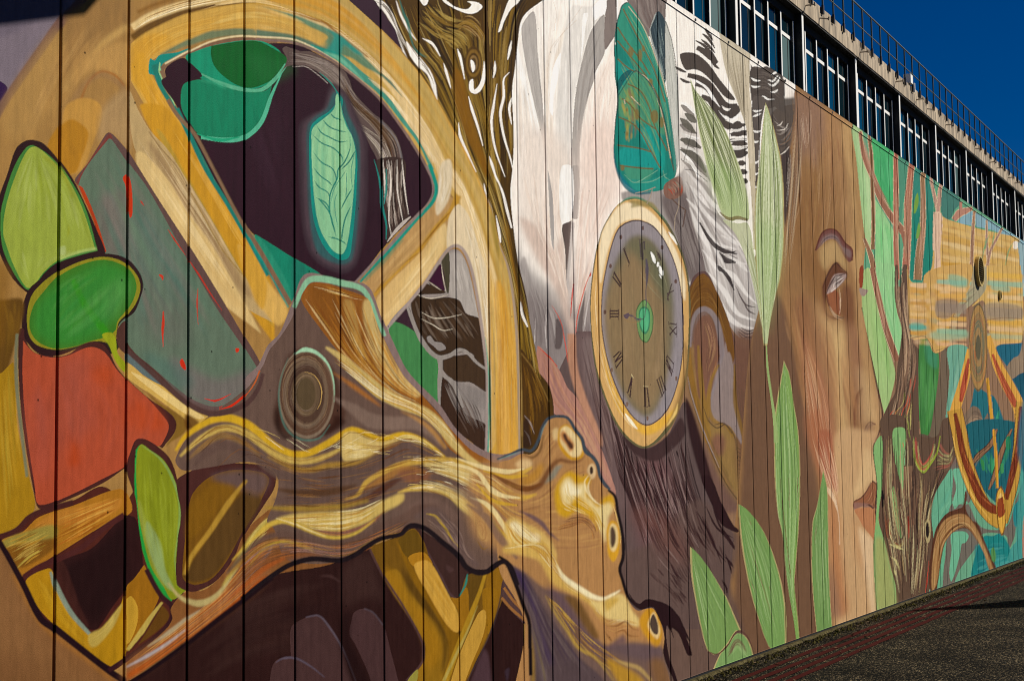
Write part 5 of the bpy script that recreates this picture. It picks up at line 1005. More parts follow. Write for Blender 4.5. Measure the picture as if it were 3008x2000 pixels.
    L('6f8a86', (6, 16, 14, 6), '-60,665 100,605 200,575', .8, 1); L('7c8a84', (4, 14, 14, 4), '420,430 460,300 520,215', .8, 1)
    L('4c3010', (4, 24, 26, 14), '200,590 330,640 420,560 460,380', .7, 3)
    # outline round the foot of the grey-green lens and the twig
    T(0, 880, 3)
    L('4e3632', (40, 44, 46, 50, 50, 44, 34), '1110,440 1300,610 1450,745 1640,905 1760,975 1880,1005 2050,975 2180,905 2270,785 2315,650', 1, 1)
    L('c42c0c', (4, 20, 22, 6), '1930,968 2040,935 2130,870 2180,820'); L('b0582c', (4, 14, 14), '2150,862 2240,735 2285,625')

def mural_right():
    WF[0] = 1.6; SAT[0] = .99
    # ---- face: warm browns over everything from the ear to the far trees
    T(2222, 300, 3)
    F('906b43', '330,-400* 560,-400* 1000,200 950,900 1000,1600 1060,2300 1000,3000 1030,6000* -400,6000* -150,3300 -60,2200 60,1700 240,1200 250,700 330,200')
    T(2222, 800, 3)
    F('6a4d39', '-40,560 100,300 200,200 330,700 430,1200 560,2000 640,3000 700,4500* -300,4500* -110,1500', .95, 10)
    T(2222, 300, 3)
    F('80582f', '330,1100 480,560 560,700 600,1200 640,1700 600,2000 480,1700', .7, 30)
    F('a47c52', '560,20* 840,200 900,700 940,1300 900,1567 780,1300 700,900 600,600', .9, 20)
    F('b89462', '760,180 840,220 900,600 950,1200 940,1567 880,1567 830,1200 790,700', .9, 12)
    F('8a6a56', '330,-60 560,20 600,300 500,600 440,450 380,550 330,300', .85, 16)
    BR('7e5a36 9c784c 8c683a a88458 745030', ['300,300 330,1000 330,1567', '600,100 640,900 560,1500', '860,260 930,900 960,1500'], 60, 26, .35, (.2, .6), soft=3)
    BR('a08474 c0a48c 8c6c58', ['370,60 400,300 440,450', '480,40 480,240 450,400'], 14, 5, .7)
    BR('6c4830 a88868', ['330,120 300,700 260,1100', '400,500 390,900 290,1200'], 20, 6, .5)
    BR('8c7460 b8a080 5c4a3c 7a5c44', ['330,60 310,500 265,1050 215,1560', '420,40 390,600 340,1100 290,1560'], 46, 5, .6, (.3, .8))
    BR('a88058 8a5a38 b8946c 7a4c2c', ['480,60 480,700 420,1500', '720,120 760,700 700,1100'], 36, 9, .4, (.15, .5))
    # brow
    F('6a4038', '520,1310 560,1180 600,1130 650,1120 720,1140 790,1240 840,1290 850,1380 820,1410 780,1370 720,1270 690,1215 620,1220')
    F('7c6460', '540,1290 590,1190 650,1160 710,1180 760,1270 830,1310 830,1370 790,1350 730,1250 690,1200 610,1205', .85, 3)
    L('5c2c1c', 13, '520,1310 570,1170 620,1125 700,1130 780,1240 845,1300 845,1400', .8)
    BR('5a4a4c 8c7470', ['540,1290 610,1190 700,1180 800,1330', '560,1300 620,1215 690,1210 790,1370'], 12, 6, .7)
    # eye
    F('b39463', '560,1300 690,1220 780,1380 790,1480 700,1400 600,1480', .8, 10)
    T(2222, 800, 3)
    F('5a321e', '580,130 620,40 680,-60 720,-85 760,-20 800,0 790,60 740,60 720,100 650,140 620,200 610,330 640,380 740,400 690,420 610,370 590,250', .9, 3)
    F('8c5434', '620,200 650,150 720,180 740,380 680,340 630,280')
    F('9c8680', '620,190 650,90 690,20 760,10 795,20 770,80 720,130 680,160', .95, 2)
    BR('c8bab2 5c4c4a a8948c', ['640,150 690,60 780,20', '640,180 700,130 780,70'], 22, 5, .7)
    F('6a3c24', '750,140 800,100 860,200 870,420 800,560 770,420 740,380', .7, 12)
    LL('d0b090', (3, 12, 3), '735,150 740,250 735,370;645,290 690,370 770,405', a=.8)
    L('4a2818', 14, '620,200 640,290 690,380 770,405', .7)
    L('4c2a1c', (4, 18, 20, 10, 4), '585,140 630,20 700,-80 745,-40 800,5', .85)
    L('3c2018', (4, 14, 16, 6), '615,190 650,110 700,40 780,15', .8); L('b89878', (3, 14, 4), '640,300 690,385 760,420', .7)
    F('2c1a18', '690,60 730,30 760,40 740,90 700,110', .6, 3)
    BR('d8ccc4 6a5854 b8a8a0', ['645,160 680,60 760,15', '660,180 720,130 785,50'], 26, 6, .75, (.2, .5))
    # cheek, nose, lips
    F('a07452', '520,230 640,400 740,560 800,560 820,1000 840,1567 840,2000 700,2400 560,1700 480,900', .6, 40)
    F('bb9868', '520,240 640,440 760,430 780,600 800,900 820,1400 830,1567 750,1567 720,1100 640,700', .9, 20)
    F('84553a', '330,300 430,200 480,400 560,900 640,1400 560,1400 440,900', .6, 24)
    F('94694c', '820,450 900,500 960,900 1000,1250 940,1400 870,1200 840,900', .8, 20)
    F('b08a5c', '880,-60 940,100 960,400 1010,800 1080,1130 1100,1350 1050,1450 980,1100 920,700 880,300', .85, 10)
    L('70402a', 14, '940,1015 890,1080 865,1220 870,1400 900,1500 920,1560', .85, 1)
    F('7c5a48', '940,1460 950,1380 1000,1320 1050,1340 1010,1350 980,1420', .9, 3)
    L('5a3428', 12, '945,1440 960,1370 1000,1318 1050,1340', .8)
    L('4a2a24', 13, '930,310 970,480 1020,780 1080,1080 1110,1250 1085,1400 1030,1530', .9)
    F('a06a4c', '380,560 430,580 540,800 640,1100 700,1500 720,2000 640,2000 560,1800 460,1500 420,1000', .7, 14)
    BR('c08c68 d8b08c a87450', ['390,570 430,1000 520,1567 700,2000', '430,580 560,900 650,1300 720,1900'], 22, 5, .75, (.5, .95))
    F('a0603e', '440,1300 560,1200 640,1567 700,1900 640,2000 560,1760', .6, 16)
    F('c8a878', '900,820 960,900 1030,1130 1060,1330 1000,1300 950,1380 925,1250 905,1000', .55, 18)
    F('6f452e', '860,1220 880,1080 935,1020 905,1120 885,1260 900,1420 925,1540 890,1480', .6, 8)
    F('d0b078', '700,560 760,500 770,700 760,1100 790,1500 760,1560 720,1100', .6, 14)
    BR('b88a5c 8a5c3c c49a68 a4764c', ['480,420 640,900 760,1500', '780,500 850,1000 930,1500'], 40, 22, .3, (.2, .6), soft=3)
    BR('a8784c 7c5034 b88c5c', ['180,250 300,700 420,1300', '420,150 520,700 620,1300'], 30, 16, .3, (.2, .6), soft=2)
    # lower face (tile S)
    T(2222, 1280, 3)
    F('c19c70', '720,-40 1060,-40* 1040,100 1050,330 1070,430 1050,600 1055,800 1040,940 1050,1200 1060,1700* 700,1700* 640,1000 620,600', .95, 12)
    F('cfae7e', '960,100 1030,200 1060,400 1000,400 880,540 840,560 920,300', .9, 12)
    F('a4683e', '640,500 720,640 740,960 780,1300 800,1567 680,1567 650,1100', .8, 16)
    F('b07c50', '860,640 960,850 1030,930 1030,1200 900,1100', .5, 20)
    F('d6b890', '900,800 960,850 1030,920 1040,1200 1050,1567 1020,1567 960,1200', .9, 8)
    F('8a6a54', '640,1100 720,1350 760,1600* 650,1600*', .7, 14)
    F('9c5c40', '550,-40 650,-40 700,300 715,480 640,440 600,350 560,200', .85, 6)
    BR('c89878 dcb894 a8644c', ['470,0 560,300 640,480 720,640', '640,-40 690,200 720,400 720,620'], 20, 6, .8, (.4, .95))
    F('d8b894', '610,440 660,480 710,600 720,680 680,580 620,480')
    L('d0b49a', 7, '700,560 730,760 735,960', .7)
    F('8c5a3c', '860,575 920,540 1010,420 1025,395 1060,430 1055,560 1040,640 980,605 920,620 860,640')
    F('8a6458', '860,590 940,590 1000,600 1040,640 990,650 930,625 865,650', .9, 2)
    F('b27850', '865,650 940,630 1040,640 1050,780 1040,920 1010,880 950,810 900,720')
    BR('a05a3c 7c4a34 c08a64', ['880,580 960,540 1030,430', '1000,620 1040,600 1050,450'], 12, 6, .6)
    L('4a2c24', 12, '1020,395 1060,430 1050,610', .8); L('3c2420', (4, 16, 12), '970,605 1000,612 1030,640', .9)
    L('5c3a30', 12, '860,580 940,530 1010,410', .6)
    L('432a26', (12, 14, 14, 14), '1040,60 1030,130 1065,420 1050,640 1055,800 1035,960 1045,1250 1065,1567', .9)
    # ---- neck shadow leaves (tile N / S): dark hair strands fade
    T(1900, 1400, 3)
    F('5c4842', '-600,700* 0,600 300,300 480,200 700,420 800,500 780,800 740,960 840,1300 900,1700* 700,1900* -600,1900*', .85, 10)
    F('6b463e', '-150,300 100,300 300,500 370,760 200,700 0,500', .6, 30)
    BR('2c1416 3a2220 4a3230 2c1416 806a64', ['-100,200 100,700 380,1000', '160,-40 260,400 380,650', '420,0 560,500 760,800'], 60, 12, .8, (.12, .4))
    BR('2c1416 45302c 2c1416', ['0,850 200,1050 370,1300', '200,700 300,900 390,980', '520,350 660,650 740,950'], 40, 12, .8, (.15, .5))
    F('2a1416', '480,0 560,0 660,230 760,420 810,470 800,490 740,470 660,420 580,260')
    LL('2a1416', (4, 18, 18, 4), '560,180 640,420 740,570;520,260 620,450 760,540;680,470 760,600 775,640;600,420 720,560 770,640;690,680 730,780 745,850;680,700 740,760 760,800;440,300 560,520 660,760;660,900 700,980 705,1040', a=.95)
    F('241012', '0,1080 60,1100 160,1170 280,1220 330,1360 400,1567 360,1567 280,1380 220,1330 240,1420 180,1310 130,1300 60,1150')
    # ---- green leaves with pale edges
    V_ = '8fae70 5c7e48 a3bd84 6c8c54'
    def gleaf(o, base, guides, n=16, w_=5, edge='a89c68', cols=V_):
        c_ = clip(o); pl = spl(P(o), True); add(pl, edge)
        cen = pl.mean(0); add(cen+(pl-cen)*np.array([.93, .985]), base)
        BR(cols, guides, n, w_*1.25, .7, (.5, .97), clip=c_, wob=.8)
    gleaf('380,615* 460,690 530,780 620,920 700,1060 790,1260 830,1350* 790,1360 720,1460 660,1530 600,1567 540,1530 490,1380 430,1100 390,850', '70904f', ['390,640 470,1100 560,1540', '420,680 600,1000 800,1330'], 12)
    gleaf('700,1500 790,1380 850,1390 900,1450 940,1567 960,1700* 560,1750* 640,1567', '76985a', ['700,1560 800,1430 900,1567', '720,1620 800,1500 880,1640'], 10, 12, cols='6c5a44 8fae70 6c5a44')
    L('5a3a30', 10, '540,1540 620,1560 700,1500 780,1370 830,1355 900,1430 950,1580', .9)
    gleaf('800,235* 860,270 940,350 1040,500 1120,700 1180,900 1220,1120 1230,1300 1230,1520* 1120,1540* 1070,1480 1000,1300 900,950 830,560', '6f9350', ['810,260 860,700 1000,1250 1110,1540', '840,270 1000,500 1130,800 1210,1250 1225,1500'], 18)
    LL('7a6a48', (2, 8, 2), '910,590 960,760 1050,1050 1120,1280;910,900 960,1020;1090,1000 1080,960;905,380 925,430', a=.8)
    F('6a463a', '1200,100 1210,560 1195,540 1180,300', .0)
    gleaf('1555,-60* 1590,100 1600,500 1605,800 1620,1100 1640,1350* 1500,1400* 1460,1000 1450,700 1460,400 1500,250', '6d9050', ['1540,0 1480,500 1510,1380', '1580,50 1590,700 1620,1340'], 16)
    LL('6a5a3c', (2, 7, 2), '1485,450 1480,600;1500,420 1490,520', a=.8)
    # upper leaves (tile R/L): long spears
    T(2222, 800, 3)
    gleaf('240,775* 290,900 330,1150 370,1400 385,1700 384,2000 370,2300 345,2600 335,2750 360,3000 385,3250* 355,3260* 325,3050 275,2760 245,2500 235,2340 185,2100 160,1800 155,1500 160,1280', '76984f', ['235,800 180,1300 170,1900 260,2700 340,3200', '250,800 310,1200 375,1800 320,2700 360,3200'], 34, 5)
    LL('6a4c38', (2, 7, 4), '214,1800 229,2050 264,2360 304,2700;284,1800 289,2070;364,1800 364,1980;284,2500 304,2700', a=.9)
    L('8fa868', (6, 18, 20, 30, 40), '84,610 98,850 130,1080 160,1300 175,1500', .95)
    # upper part of those spears (tile K/L)
    T(1480, 500, 3)
    F('b8bd98', '1930,440 2060,470 2150,470 2200,700 2260,1100 2290,1440 2230,1150 2140,800 2040,560', .95)
    BR('98a474 8a8a68 c8ceb0', ['1960,460 2100,680 2220,1050 2285,1400', '2140,470 2200,760 2270,1150 2295,1420'], 12, 6, .7)
    L('c2b69a', (40, 44, 40, 30), '2180,-60 2200,200 2210,420 2215,700', .95); LL('8a8068', 4, '2165,-60 2190,300 2205,560;2205,-60 2220,300 2215,600', a=.7)
    T(2222, 300, 3)
    # dark hair behind the leaf and fine light strands
    F('4f463f', '100,0 340,-40* 340,120 320,260 290,400 210,470 160,260', .95, 3)
    BR('7a706a 352c28 9a9088', ['120,60 200,200 290,240', '180,400 260,380 330,180'], 20, 10, .6)
    F('3a302e', '215,480 290,400 300,560 290,800 270,1000 245,1100 240,800', .95, 3)
    BR('a89c90 7a6c60', ['290,400 270,700 250,1000', '310,420 300,700 260,1050'], 12, 4, .8)
    LL('d8cfc4', (3, 12, 3), '200,470 250,440 290,390;180,210 210,200 230,170;205,250 250,240 280,190', a=.8)
    LL('8a6440', 4, '240,340 300,260 340,120;210,380 290,330 330,220;320,-20 330,100 325,200', a=.8)
    gleaf('80,5* 110,80 160,260 210,480 235,700 242,1000 240,1250 210,1540 165,1720 120,1950 95,2145* 65,2140 45,1900 10,1600 -10,1300 -16,1000 -5,800 20,600 50,250', 'aeb98c', ['80,40 20,600 -5,1000 10,1600 75,2120', '90,40 190,500 225,1000 190,1560 90,2120'], 46, 5, cols='7a8a54 8f9c68 c8d0a8 66743f dce0c4')
    T(1480, 500, 3); F('8fb06c', '2230,500 2359,450 2440,700 2359,1200 2300,1440 2250,1000', .4, 30); T(2222, 300, 3)
    # ---- right scene: greens, trees, ruin, ring
    T(2222, 300, 3)
    F('5f9a78', '840,190* 880,160 2420,1160* 2420,1700* 1000,1567 960,1200 920,900 880,500')
    F('a0be86', '840,210 920,230 960,500 1000,700 1010,1250 1000,1330 960,1200 920,900 880,500')
    F('45a868', '1010,330 1210,440 1210,960 1150,920 1060,760 1030,600')
    F('4b8a70', '1250,470 1340,540 1330,700 1290,900 1270,1090 1250,1000')
    F('90c488', '1040,860 1100,940 1200,1120 1215,1200 1215,1567* 1060,1567 1050,1200')
    BR('b0cc98 84b878 a0c48c', ['870,300 930,800 1000,1300', '930,260 990,700 1010,1200'], 14, 20, .5, soft=1)
    BR('98d694 62b870 8acc88', ['1060,900 1060,1200 1080,1560', '1150,1050 1200,1250 1210,1560'], 20, 16, .5, soft=1)
    BR('3a9c60 58b478', ['1030,360 1080,600 1150,850', '1180,440 1190,700 1200,900'], 10, 24, .5, soft=1)
    F('2f8070', '1390,600 1560,680 1560,960 1570,1567 1480,1567 1360,1567 1370,1300 1380,1000')
    F('117a68', '1370,1000 1560,980 1560,1567 1360,1567', .8, 10)
    F('3f7468', '1640,740 1800,880 1740,960 1710,1030 1640,1010')
    F('7fa4b0', '1780,1060 1820,1000 1890,960 2160,1110 2420,1280 2420,1700 2300,1300 2130,1150 1900,1090')
    bark = 'a8785e 8c6448 c49878 7a5440 b89078'
    def treestem(col, wd, s, edge='d2b494'):
        L(edge, tuple(x+9 for x in wd), s); L(col, wd, s)
    treestem('93644c', (20, 40, 50, 50, 60), '910,260 950,480 1020,650 1100,860 1210,1040 1300,1150')
    treestem('80603f', (18, 28, 26, 28), '985,290 1010,450 1020,700 1030,1000 1025,1300'); treestem('8a6448', (18, 40, 40), '950,1200 1010,1360 1050,1567')
    treestem('a0604a', (30, 40, 40, 40), '1225,440 1230,800 1230,1200 1240,1567')
    treestem('a4654e', (44, 50, 60, 56, 60), '1365,540 1350,720 1335,900 1330,1200 1310,1567')
    L('93644e', (20, 46, 50), '1250,1090 1300,1180 1330,1330', 1)
    treestem('8f6e4c', (34, 40, 44, 60, 64), '1465,620 1470,900 1465,1100 1440,1300 1420,1567')
    treestem('b08a78', (14, 22, 26), '1530,660 1570,830 1600,970'); treestem('b08a78', (20, 26, 30), '1620,720 1610,850 1600,970')
    treestem('ac7c68', (24, 50, 60, 40), '1900,940 1840,960 1790,980 1740,1040'); L('ac7c68', 26, '1800,880 1800,960', 1)
    BR(bark, ['910,260 1010,640 1210,1040', '940,260 1040,640 1230,1000'], 16, 8, .6); BR(bark, ['1215,460 1220,1000 1225,1567', '1245,470 1245,1000 1250,1567'], 14, 7, .6)
    BR(bark, ['1345,560 1320,900 1300,1567', '1385,560 1360,900 1340,1567'], 18, 9, .6); BR(bark, ['1450,630 1450,1100 1400,1567', '1485,640 1490,1050 1450,1567'], 18, 8, .6)
    F('6f9a3c', '1420,800 1430,880 1400,980 1385,980 1395,860'); F('6f9a44', '1430,1060 1445,1120 1425,1200 1405,1200'); L('3c8c4c', (4, 16, 4), '1930,1050 1925,1130 1925,1200')
    # ruin: golden masonry
    F('c4a060', '1610,1010 1700,1040 1900,1100 2130,1160 2300,1210 2330,1500 2340,1700* 1500,1700* 1470,1567 1540,1470 1560,1300')
    for x0 in range(1640, 2320, 68):
        for j in range(9):
            y0 = 1060+j*58+(x0-1640)*.24
            if y0 > 1600: continue
            F(['c9a04e', 'b8882c', 'd8bc84', 'c8ac74', 'a8762a', 'c09440'][RNG.randint(6)], f'{x0},{y0}* {x0+66},{y0+14}* {x0+66},{y0+50+RNG.randint(10)}* {x0},{y0+40+RNG.randint(8)}*', .42, 4)
    F('cda93c', '1690,1430 1880,1450 1880,1530 1700,1490', .8, 6); F('b8862a', '1690,1420 1880,1440 1880,1460 1690,1440', .7, 2)
    F('d4b498', '1560,970* 1620,970 1640,1030 1640,1120 1620,1300 1620,1567 1570,1567 1570,1320 1555,1300'); LL('b08e78', 6, '1580,980 1590,1567;1605,980 1610,1400', a=.7)
    for yy, cc, ww in ((1060, 'cba860', 44), (1120, 'd2b06a', 40), (1180, 'c49a48', 44), (1240, 'd6ba84', 40), (1300, 'c8a254', 44), (1360, 'd2b274', 40), (1420, 'be8e34', 50), (1480, 'ca9a34', 50), (1540, '88b098', 40), (1590, 'd2ac6c', 40)):
        L(cc, (ww*.6, ww, ww*.8, ww, ww*.7), f'1630,{yy} 1780,{yy+30} 1950,{yy+76} 2120,{yy+112} 2315,{yy+160}', .75, 2)
    treestem('9a7458', (16, 24, 26), '1920,960 1905,1200 1890,1567'); treestem('9a7a68', (10, 14, 16), '2030,1040 2030,1200 2040,1400'); treestem('a07c64', (12, 18, 22), '2165,1110 2120,1200 2060,1320 2020,1567')
    LL('6a9a6c', (3, 12, 3), '2100,1120 2090,1200 2080,1260;2020,1200 2020,1300;2060,1160 2010,1280 1990,1400;2260,1240 2220,1320 2190,1450', a=.8)
    F('8faab0', '2300,1230* 2420,1300* 2420,1700* 2330,1700 2320,1400'); F('e4e0d8', '2270,1230 2300,1230 2300,1290 2265,1290', .8)
    # ---- mid right (tile R)
    T(2222, 800, 3)
    F('4f8a70', '960,-60* 1400,-60 1600,600 2420,600* 2420,1700* 1100,1700*', .0)
    F('9cba78', '940,0 990,-40 1050,200 1100,450 1200,780 1225,900 1190,1080 1160,1170 1125,1245* 1050,900 980,560 930,280')
    F('90c488', '1060,-60 1215,-60 1215,180 1240,350 1280,500 1265,740 1220,640 1140,420 1080,150')
    BR('a0d098 6cb878 8cc884', ['1080,0 1150,300 1240,700', '1200,0 1220,300 1270,650'], 14, 18, .5, soft=1); BR('9cc47c 7cac5c', ['960,100 1060,700 1130,1200', '1040,300 1150,700 1190,1050'], 14, 24, .4, soft=2)
    treestem('8a5c44', (40, 44, 46, 50), '1020,-40 1070,200 1140,480 1240,780'); BR(bark, ['1000,-40 1120,480 1230,780', '1040,-40 1160,450 1260,740'], 14, 8, .6)
    # nose-side twig
    F('8a3c1c', '910,-40 940,-60 935,130 910,140'); F('9a8478', '905,140 960,150 985,160 950,210 920,200'); 
    # dark tree mass
    F('5c4636', '1222,-60 1246,-60 1256,180 1272,180 1290,-60 1330,-60 1350,300 1370,600 1440,700 1440,1000 1430,1567 1440,1700* 1100,1700 1110,1567 1110,1300 1160,1170 1225,1050 1240,850 1280,500 1225,250')
    F('6a5a48', '1650,500 1700,400 1780,260 1860,180 1980,100 2010,160 1900,280 1800,360 1740,560 1700,900 1660,1400 1600,1567 1500,1500 1560,1200 1610,900', 1)
    F('a39a7c', '1860,170 1900,60 1870,-40 2030,-40 2020,160 1900,280 1790,380 1740,560 1700,640 1720,480 1770,300', .9)
    BR('b8b090 8a8468 9aa07c 7a7458', ['1770,320 1860,190 2000,60', '1740,560 1800,360 1990,150'], 18, 9, .6)
    BR('8c6c54 4c3a2e a48468 5c4638 b89c7c', ['1225,-40 1230,250 1290,600 1230,1100 1120,1560', '1320,-40 1340,400 1400,800 1330,1200 1300,1560'], 80, 8, .7, (.15, .5))
    BR('c0b468 8c9c40 d04c30 4a3a2c', ['1300,900 1280,1150 1180,1250 1150,1560', '1420,900 1380,1150 1390,1400 1440,1560'], 34, 6, .8, (.12, .4))
    F('3c7a3a', '1440,580 1490,570 1540,660 1600,700 1610,850 1580,1100 1530,1400 1500,1440 1450,1430 1430,1000')
    F('3f8a6a', '1490,600 1580,700 1600,750 1580,850 1500,780', .7, 6)
    BR('4f9a44 2f6a34 5c9c58', ['1450,600 1440,1000 1460,1420', '1590,760 1570,1100 1500,1430'], 14, 22, .4, soft=2)
    F('7cb07c', '1210,1400 1290,1280 1310,1567 1310,1700* 1200,1700*'); F('5c4a3c', '1430,1430 1520,1440 1600,1500 1600,1700* 1430,1700*', .9)
    # ruin foot
    F('c49c58', '1330,-60 1360,80 1470,95 1480,30 1540,-20 1700,-60 1900,-60 1850,180 1780,280 1700,480 1690,640 1570,710 1500,580 1380,590 1340,300')
    F('c9a45c', '2030,-60* 2330,-60* 2350,200 2340,600 2220,640 2100,660 2030,400 2000,250 1900,300 2020,150')
    for k in range(9):
        for j in range(9):
            x0 = 1350+k*44; y0 = 100+j*62+RNG.randint(-10, 10)
            if x0 > 1720-(j*2) or y0 > 600+k*10: continue
            F(['c08a2a', 'd8b474', 'c89c48', 'b88c5c', '9a9a78', 'd8b890'][RNG.randint(6)], f'{x0},{y0}* {x0+60},{y0+4}* {x0+60},{y0+46}* {x0},{y0+40}*', .45, 4)
    for k in range(7):
        for j in range(8):
            x0 = 2040+k*44; y0 = 10+j*76
            F(['c9983a', 'd8bc88', 'c8a050', '8cac8c', 'b88a48', 'd8b474'][RNG.randint(6)], f'{x0},{y0}* {x0+60},{y0+12}* {x0+60},{y0+56}* {x0},{y0+46}*', .42, 4)
    for yy, cc, ww in ((110, 'd8b890', 46), (165, 'c89644', 30), (215, 'd0a862', 40), (268, 'b8883e', 34), (318, 'c8a26a', 36), (368, 'd4b27a', 34), (425, 'b09674', 40), (480, '5aa090', 38), (532, 'c08c38', 42), (575, 'd0a870', 20)):
        L(cc, (ww*.7, ww, ww*.8), f'1352,{yy} 1440,{yy+6} 1500,{yy+4}', .8, 2)
    for yy, cc, ww in ((30, 'cba862', 40), (82, '86b09a', 44), (142, 'd8b27c', 40), (200, 'd2a24e', 40), (240, 'c08c36', 20), (310, '8f7c6c', 90), (400, 'cf9e42', 40), (450, 'd8b486', 40), (515, '8cae90', 46), (575, 'c89a6a', 40), (630, 'd2a67a', 36)):
        L(cc, (ww*.7, ww, ww*.9, ww), f'1590,{yy} 1680,{yy+4} 1760,{yy+10} 1850,{yy+12}', .8, 2)
    for yy, cc, ww in ((20, 'd4aa46', 50), (92, '84b098', 50), (150, 'd0a254', 40), (210, 'd8ba8a', 44), (270, 'c8aa6c', 40), (345, '92806c', 90), (430, 'cf9e3a', 48), (490, 'd4b284', 44), (555, 'a8ac84', 44), (615, 'd0a264', 40)):
        L(cc, (ww*.8, ww, ww*.8, ww), f'2035,{yy} 2130,{yy+8} 2230,{yy+14} 2345,{yy+20}', .78, 2)
    F('8a7868', '1590,250 1780,260 1700,400 1590,390', .8, 3); F('94826c', '2010,280 2330,300 2340,400 2030,410', .8, 3); F('7cae94', '1700,20 1860,60 1850,130 1710,110', .7, 4); F('84b098', '2080,100 2230,130 2230,170 2070,150', .7, 4)
    LL('8a6a48', 6, '1360,580 1490,570 1570,710;1580,690 1700,660 1860,650;1590,390 1700,390 1780,400;2030,420 2180,400 2340,410', a=.8)
    F('55a090', '1355,450 1470,455 1480,500 1360,510', .8, 3); F('88b090', '1540,530 1700,510 1860,520 1850,580 1560,590', .7, 6)
    # hub disc and golden legs
    F('6aa088', '1690,660 1860,660 1840,900 1760,1080 1700,1300 1660,1400 1700,900'); BR('88b8a0 5c9484', ['1720,680 1710,1000 1670,1380', '1850,680 1780,900 1700,1280'], 12, 16, .5)
    F('1a5f74', '2110,660 2340,620 2420,600* 2420,1800* 2340,1700 2240,900'); F('0f4658', '2260,900 2360,860 2420,1200 2400,1500 2360,1200', .8, 8)
    F('1c6670', '1860,1300 1900,1130 1930,1010 2030,1060 2100,1100 2180,1300 2290,1600 2290,1800* 1860,1800*')
    F('7a6450', '1810,1300 1900,1180 1960,1200 2000,1300 2040,1240 2040,1400 1960,1450 1900,1500 1830,1480', .95); F('8a6a50', '1980,1567 2060,1470 2160,1400 2200,1300 2240,1200 2200,1360 2120,1500 2060,1600', .9)
    BR('a08468 5c4c40 b89878', ['1820,1340 1920,1220 2030,1300', '1850,1460 1950,1400 2040,1380'], 20, 9, .6)
    F('2f8a70', '2110,1280 2140,1210 2130,1350 2110,1390'); F('318a58', '2190,1380 2230,1300 2240,1450 2200,1500'); 
    F('8a7660', '2200,850 2260,760 2320,720 2360,500* 2420,480* 2420,860 2330,890 2250,940 2220,920')
    ring = 'd8a040'
    L('cf9a3e', (70, 84, 90, 70), '1890,680 1830,950 1760,1180 1720,1300'); L('a2472a', (20, 44, 50, 30), '1870,760 1830,980 1800,1140'); BR('c8683c 8a3418', ['1860,800 1800,1130', '1885,800 1830,1140'], 10, 8, .6)
    L('cf9a3e', (50, 84, 110, 110, 100), '2040,560 2120,800 2220,1000 2310,1180 2330,1330'); L('a84e2c', (20, 44, 60, 50), '2080,720 2150,900 2230,1070 2290,1180'); BR('cc7040 8a3818', ['2080,760 2190,1000 2280,1180', '2110,760 2220,1000 2300,1160'], 12, 8, .6)
    for r, c_ in ((1., '6a5a3c'), (.95, 'a07c46'), (.8, '8a7248'), (.62, '6f6a50'), (.45, '94784c'), (.28, '5c543c')):
        F(c_, ' '.join(f'{1955+math.cos(t)*82*r:.0f},{660+math.sin(t)*390*r:.0f}' for t in [i*.5236 for i in range(12)]))
    BR('c08c4c 6a5c40 a87c44 b05c34', [' '.join(f'{1955+math.cos(t)*r_:.0f},{660+math.sin(t)*r_*4.7:.0f}' for t in [i*.55 for i in range(12)]) for r_ in (24, 76)], 40, 6, .6, (.15, .5))
    L('c8922a', (24, 30, 34, 34), '2035,930 2060,1150 2085,1400 2110,1700'); L('7a5a20', 4, '2025,960 2050,1200 2090,1600', .8)
    # ---- lower right (tile S): ring, branch, water-green ground
    T(2222, 1280, 3)
    F('62a080', '1520,300 1740,260 1900,-60* 2420,-60* 2420,1300 1500,1600* 1560,900', .95)
    F('155a64', '1850,-100 2330,-100 2330,200 2260,420 2150,600 2000,470 1900,300')
    F('6a5a54', '1700,0 1760,-60 1870,300 1900,500 1860,600 1720,600 1690,800 1640,1400 1700,1400 1780,1200 1860,1080 1950,960 2000,860 2200,880 2220,1000 2270,900 2300,760 2420,500* 2420,300 2300,520 2200,800 1980,800 1840,560 1740,640', .9)
    F('117a78', '2010,880 2080,880 2150,860 2210,930 2240,1010 2260,1150 2100,1200 1900,1260 1950,980'); F('3c9088', '2240,1000 2330,900 2420,900 2420,1200 2200,1220', .9); F('1a7c80', '2270,620 2340,560 2360,700 2280,800'); F('0f6a70', '1930,960 2010,1000 2040,1200 1960,1240 1930,1100', .8, 4)
    F('66aa88', '1720,860 1830,840 1870,880 1840,940 1810,950 1790,1060 1720,1280 1700,1200 1720,1000'); F('62a884', '1560,950 1660,980 1640,1200 1580,1380 1560,1300'); F('6aae8c', '1730,300 1790,290 1850,420 1820,580 1730,610 1760,450'); F('62a484', '1540,620 1600,480 1720,290 1700,640 1600,760 1540,900')
    BR('7cbc98 4f9478 5ca488', ['1560,700 1640,560 1720,330', '1560,880 1650,720 1720,620'], 12, 20, .5); BR('2c8a88 0f6a6c 4fa098', ['1960,1000 2060,960 2200,960', '1940,1240 2100,1180 2260,1100'], 20, 24, .5)
    BR('2f8a58 0f5f68 1c7c84 3c9c60', ['1900,60 2000,250 2060,420', '2250,0 2220,200 2150,450'], 24, 26, .6)
    # big dark tree, left of the ring
    F('5c4636', '1100,-160 1310,-160 1310,100 1290,500 1330,560 1380,400 1370,-160 1430,-20 1520,15 1600,-10 1640,-140 1700,-160 1750,-60 1760,150 1700,300 1600,460 1540,620 1540,720 1560,900 1540,1100 1490,1450 1230,1540 1230,1350 1160,1050 1110,900 1080,700 1100,400 1110,100')
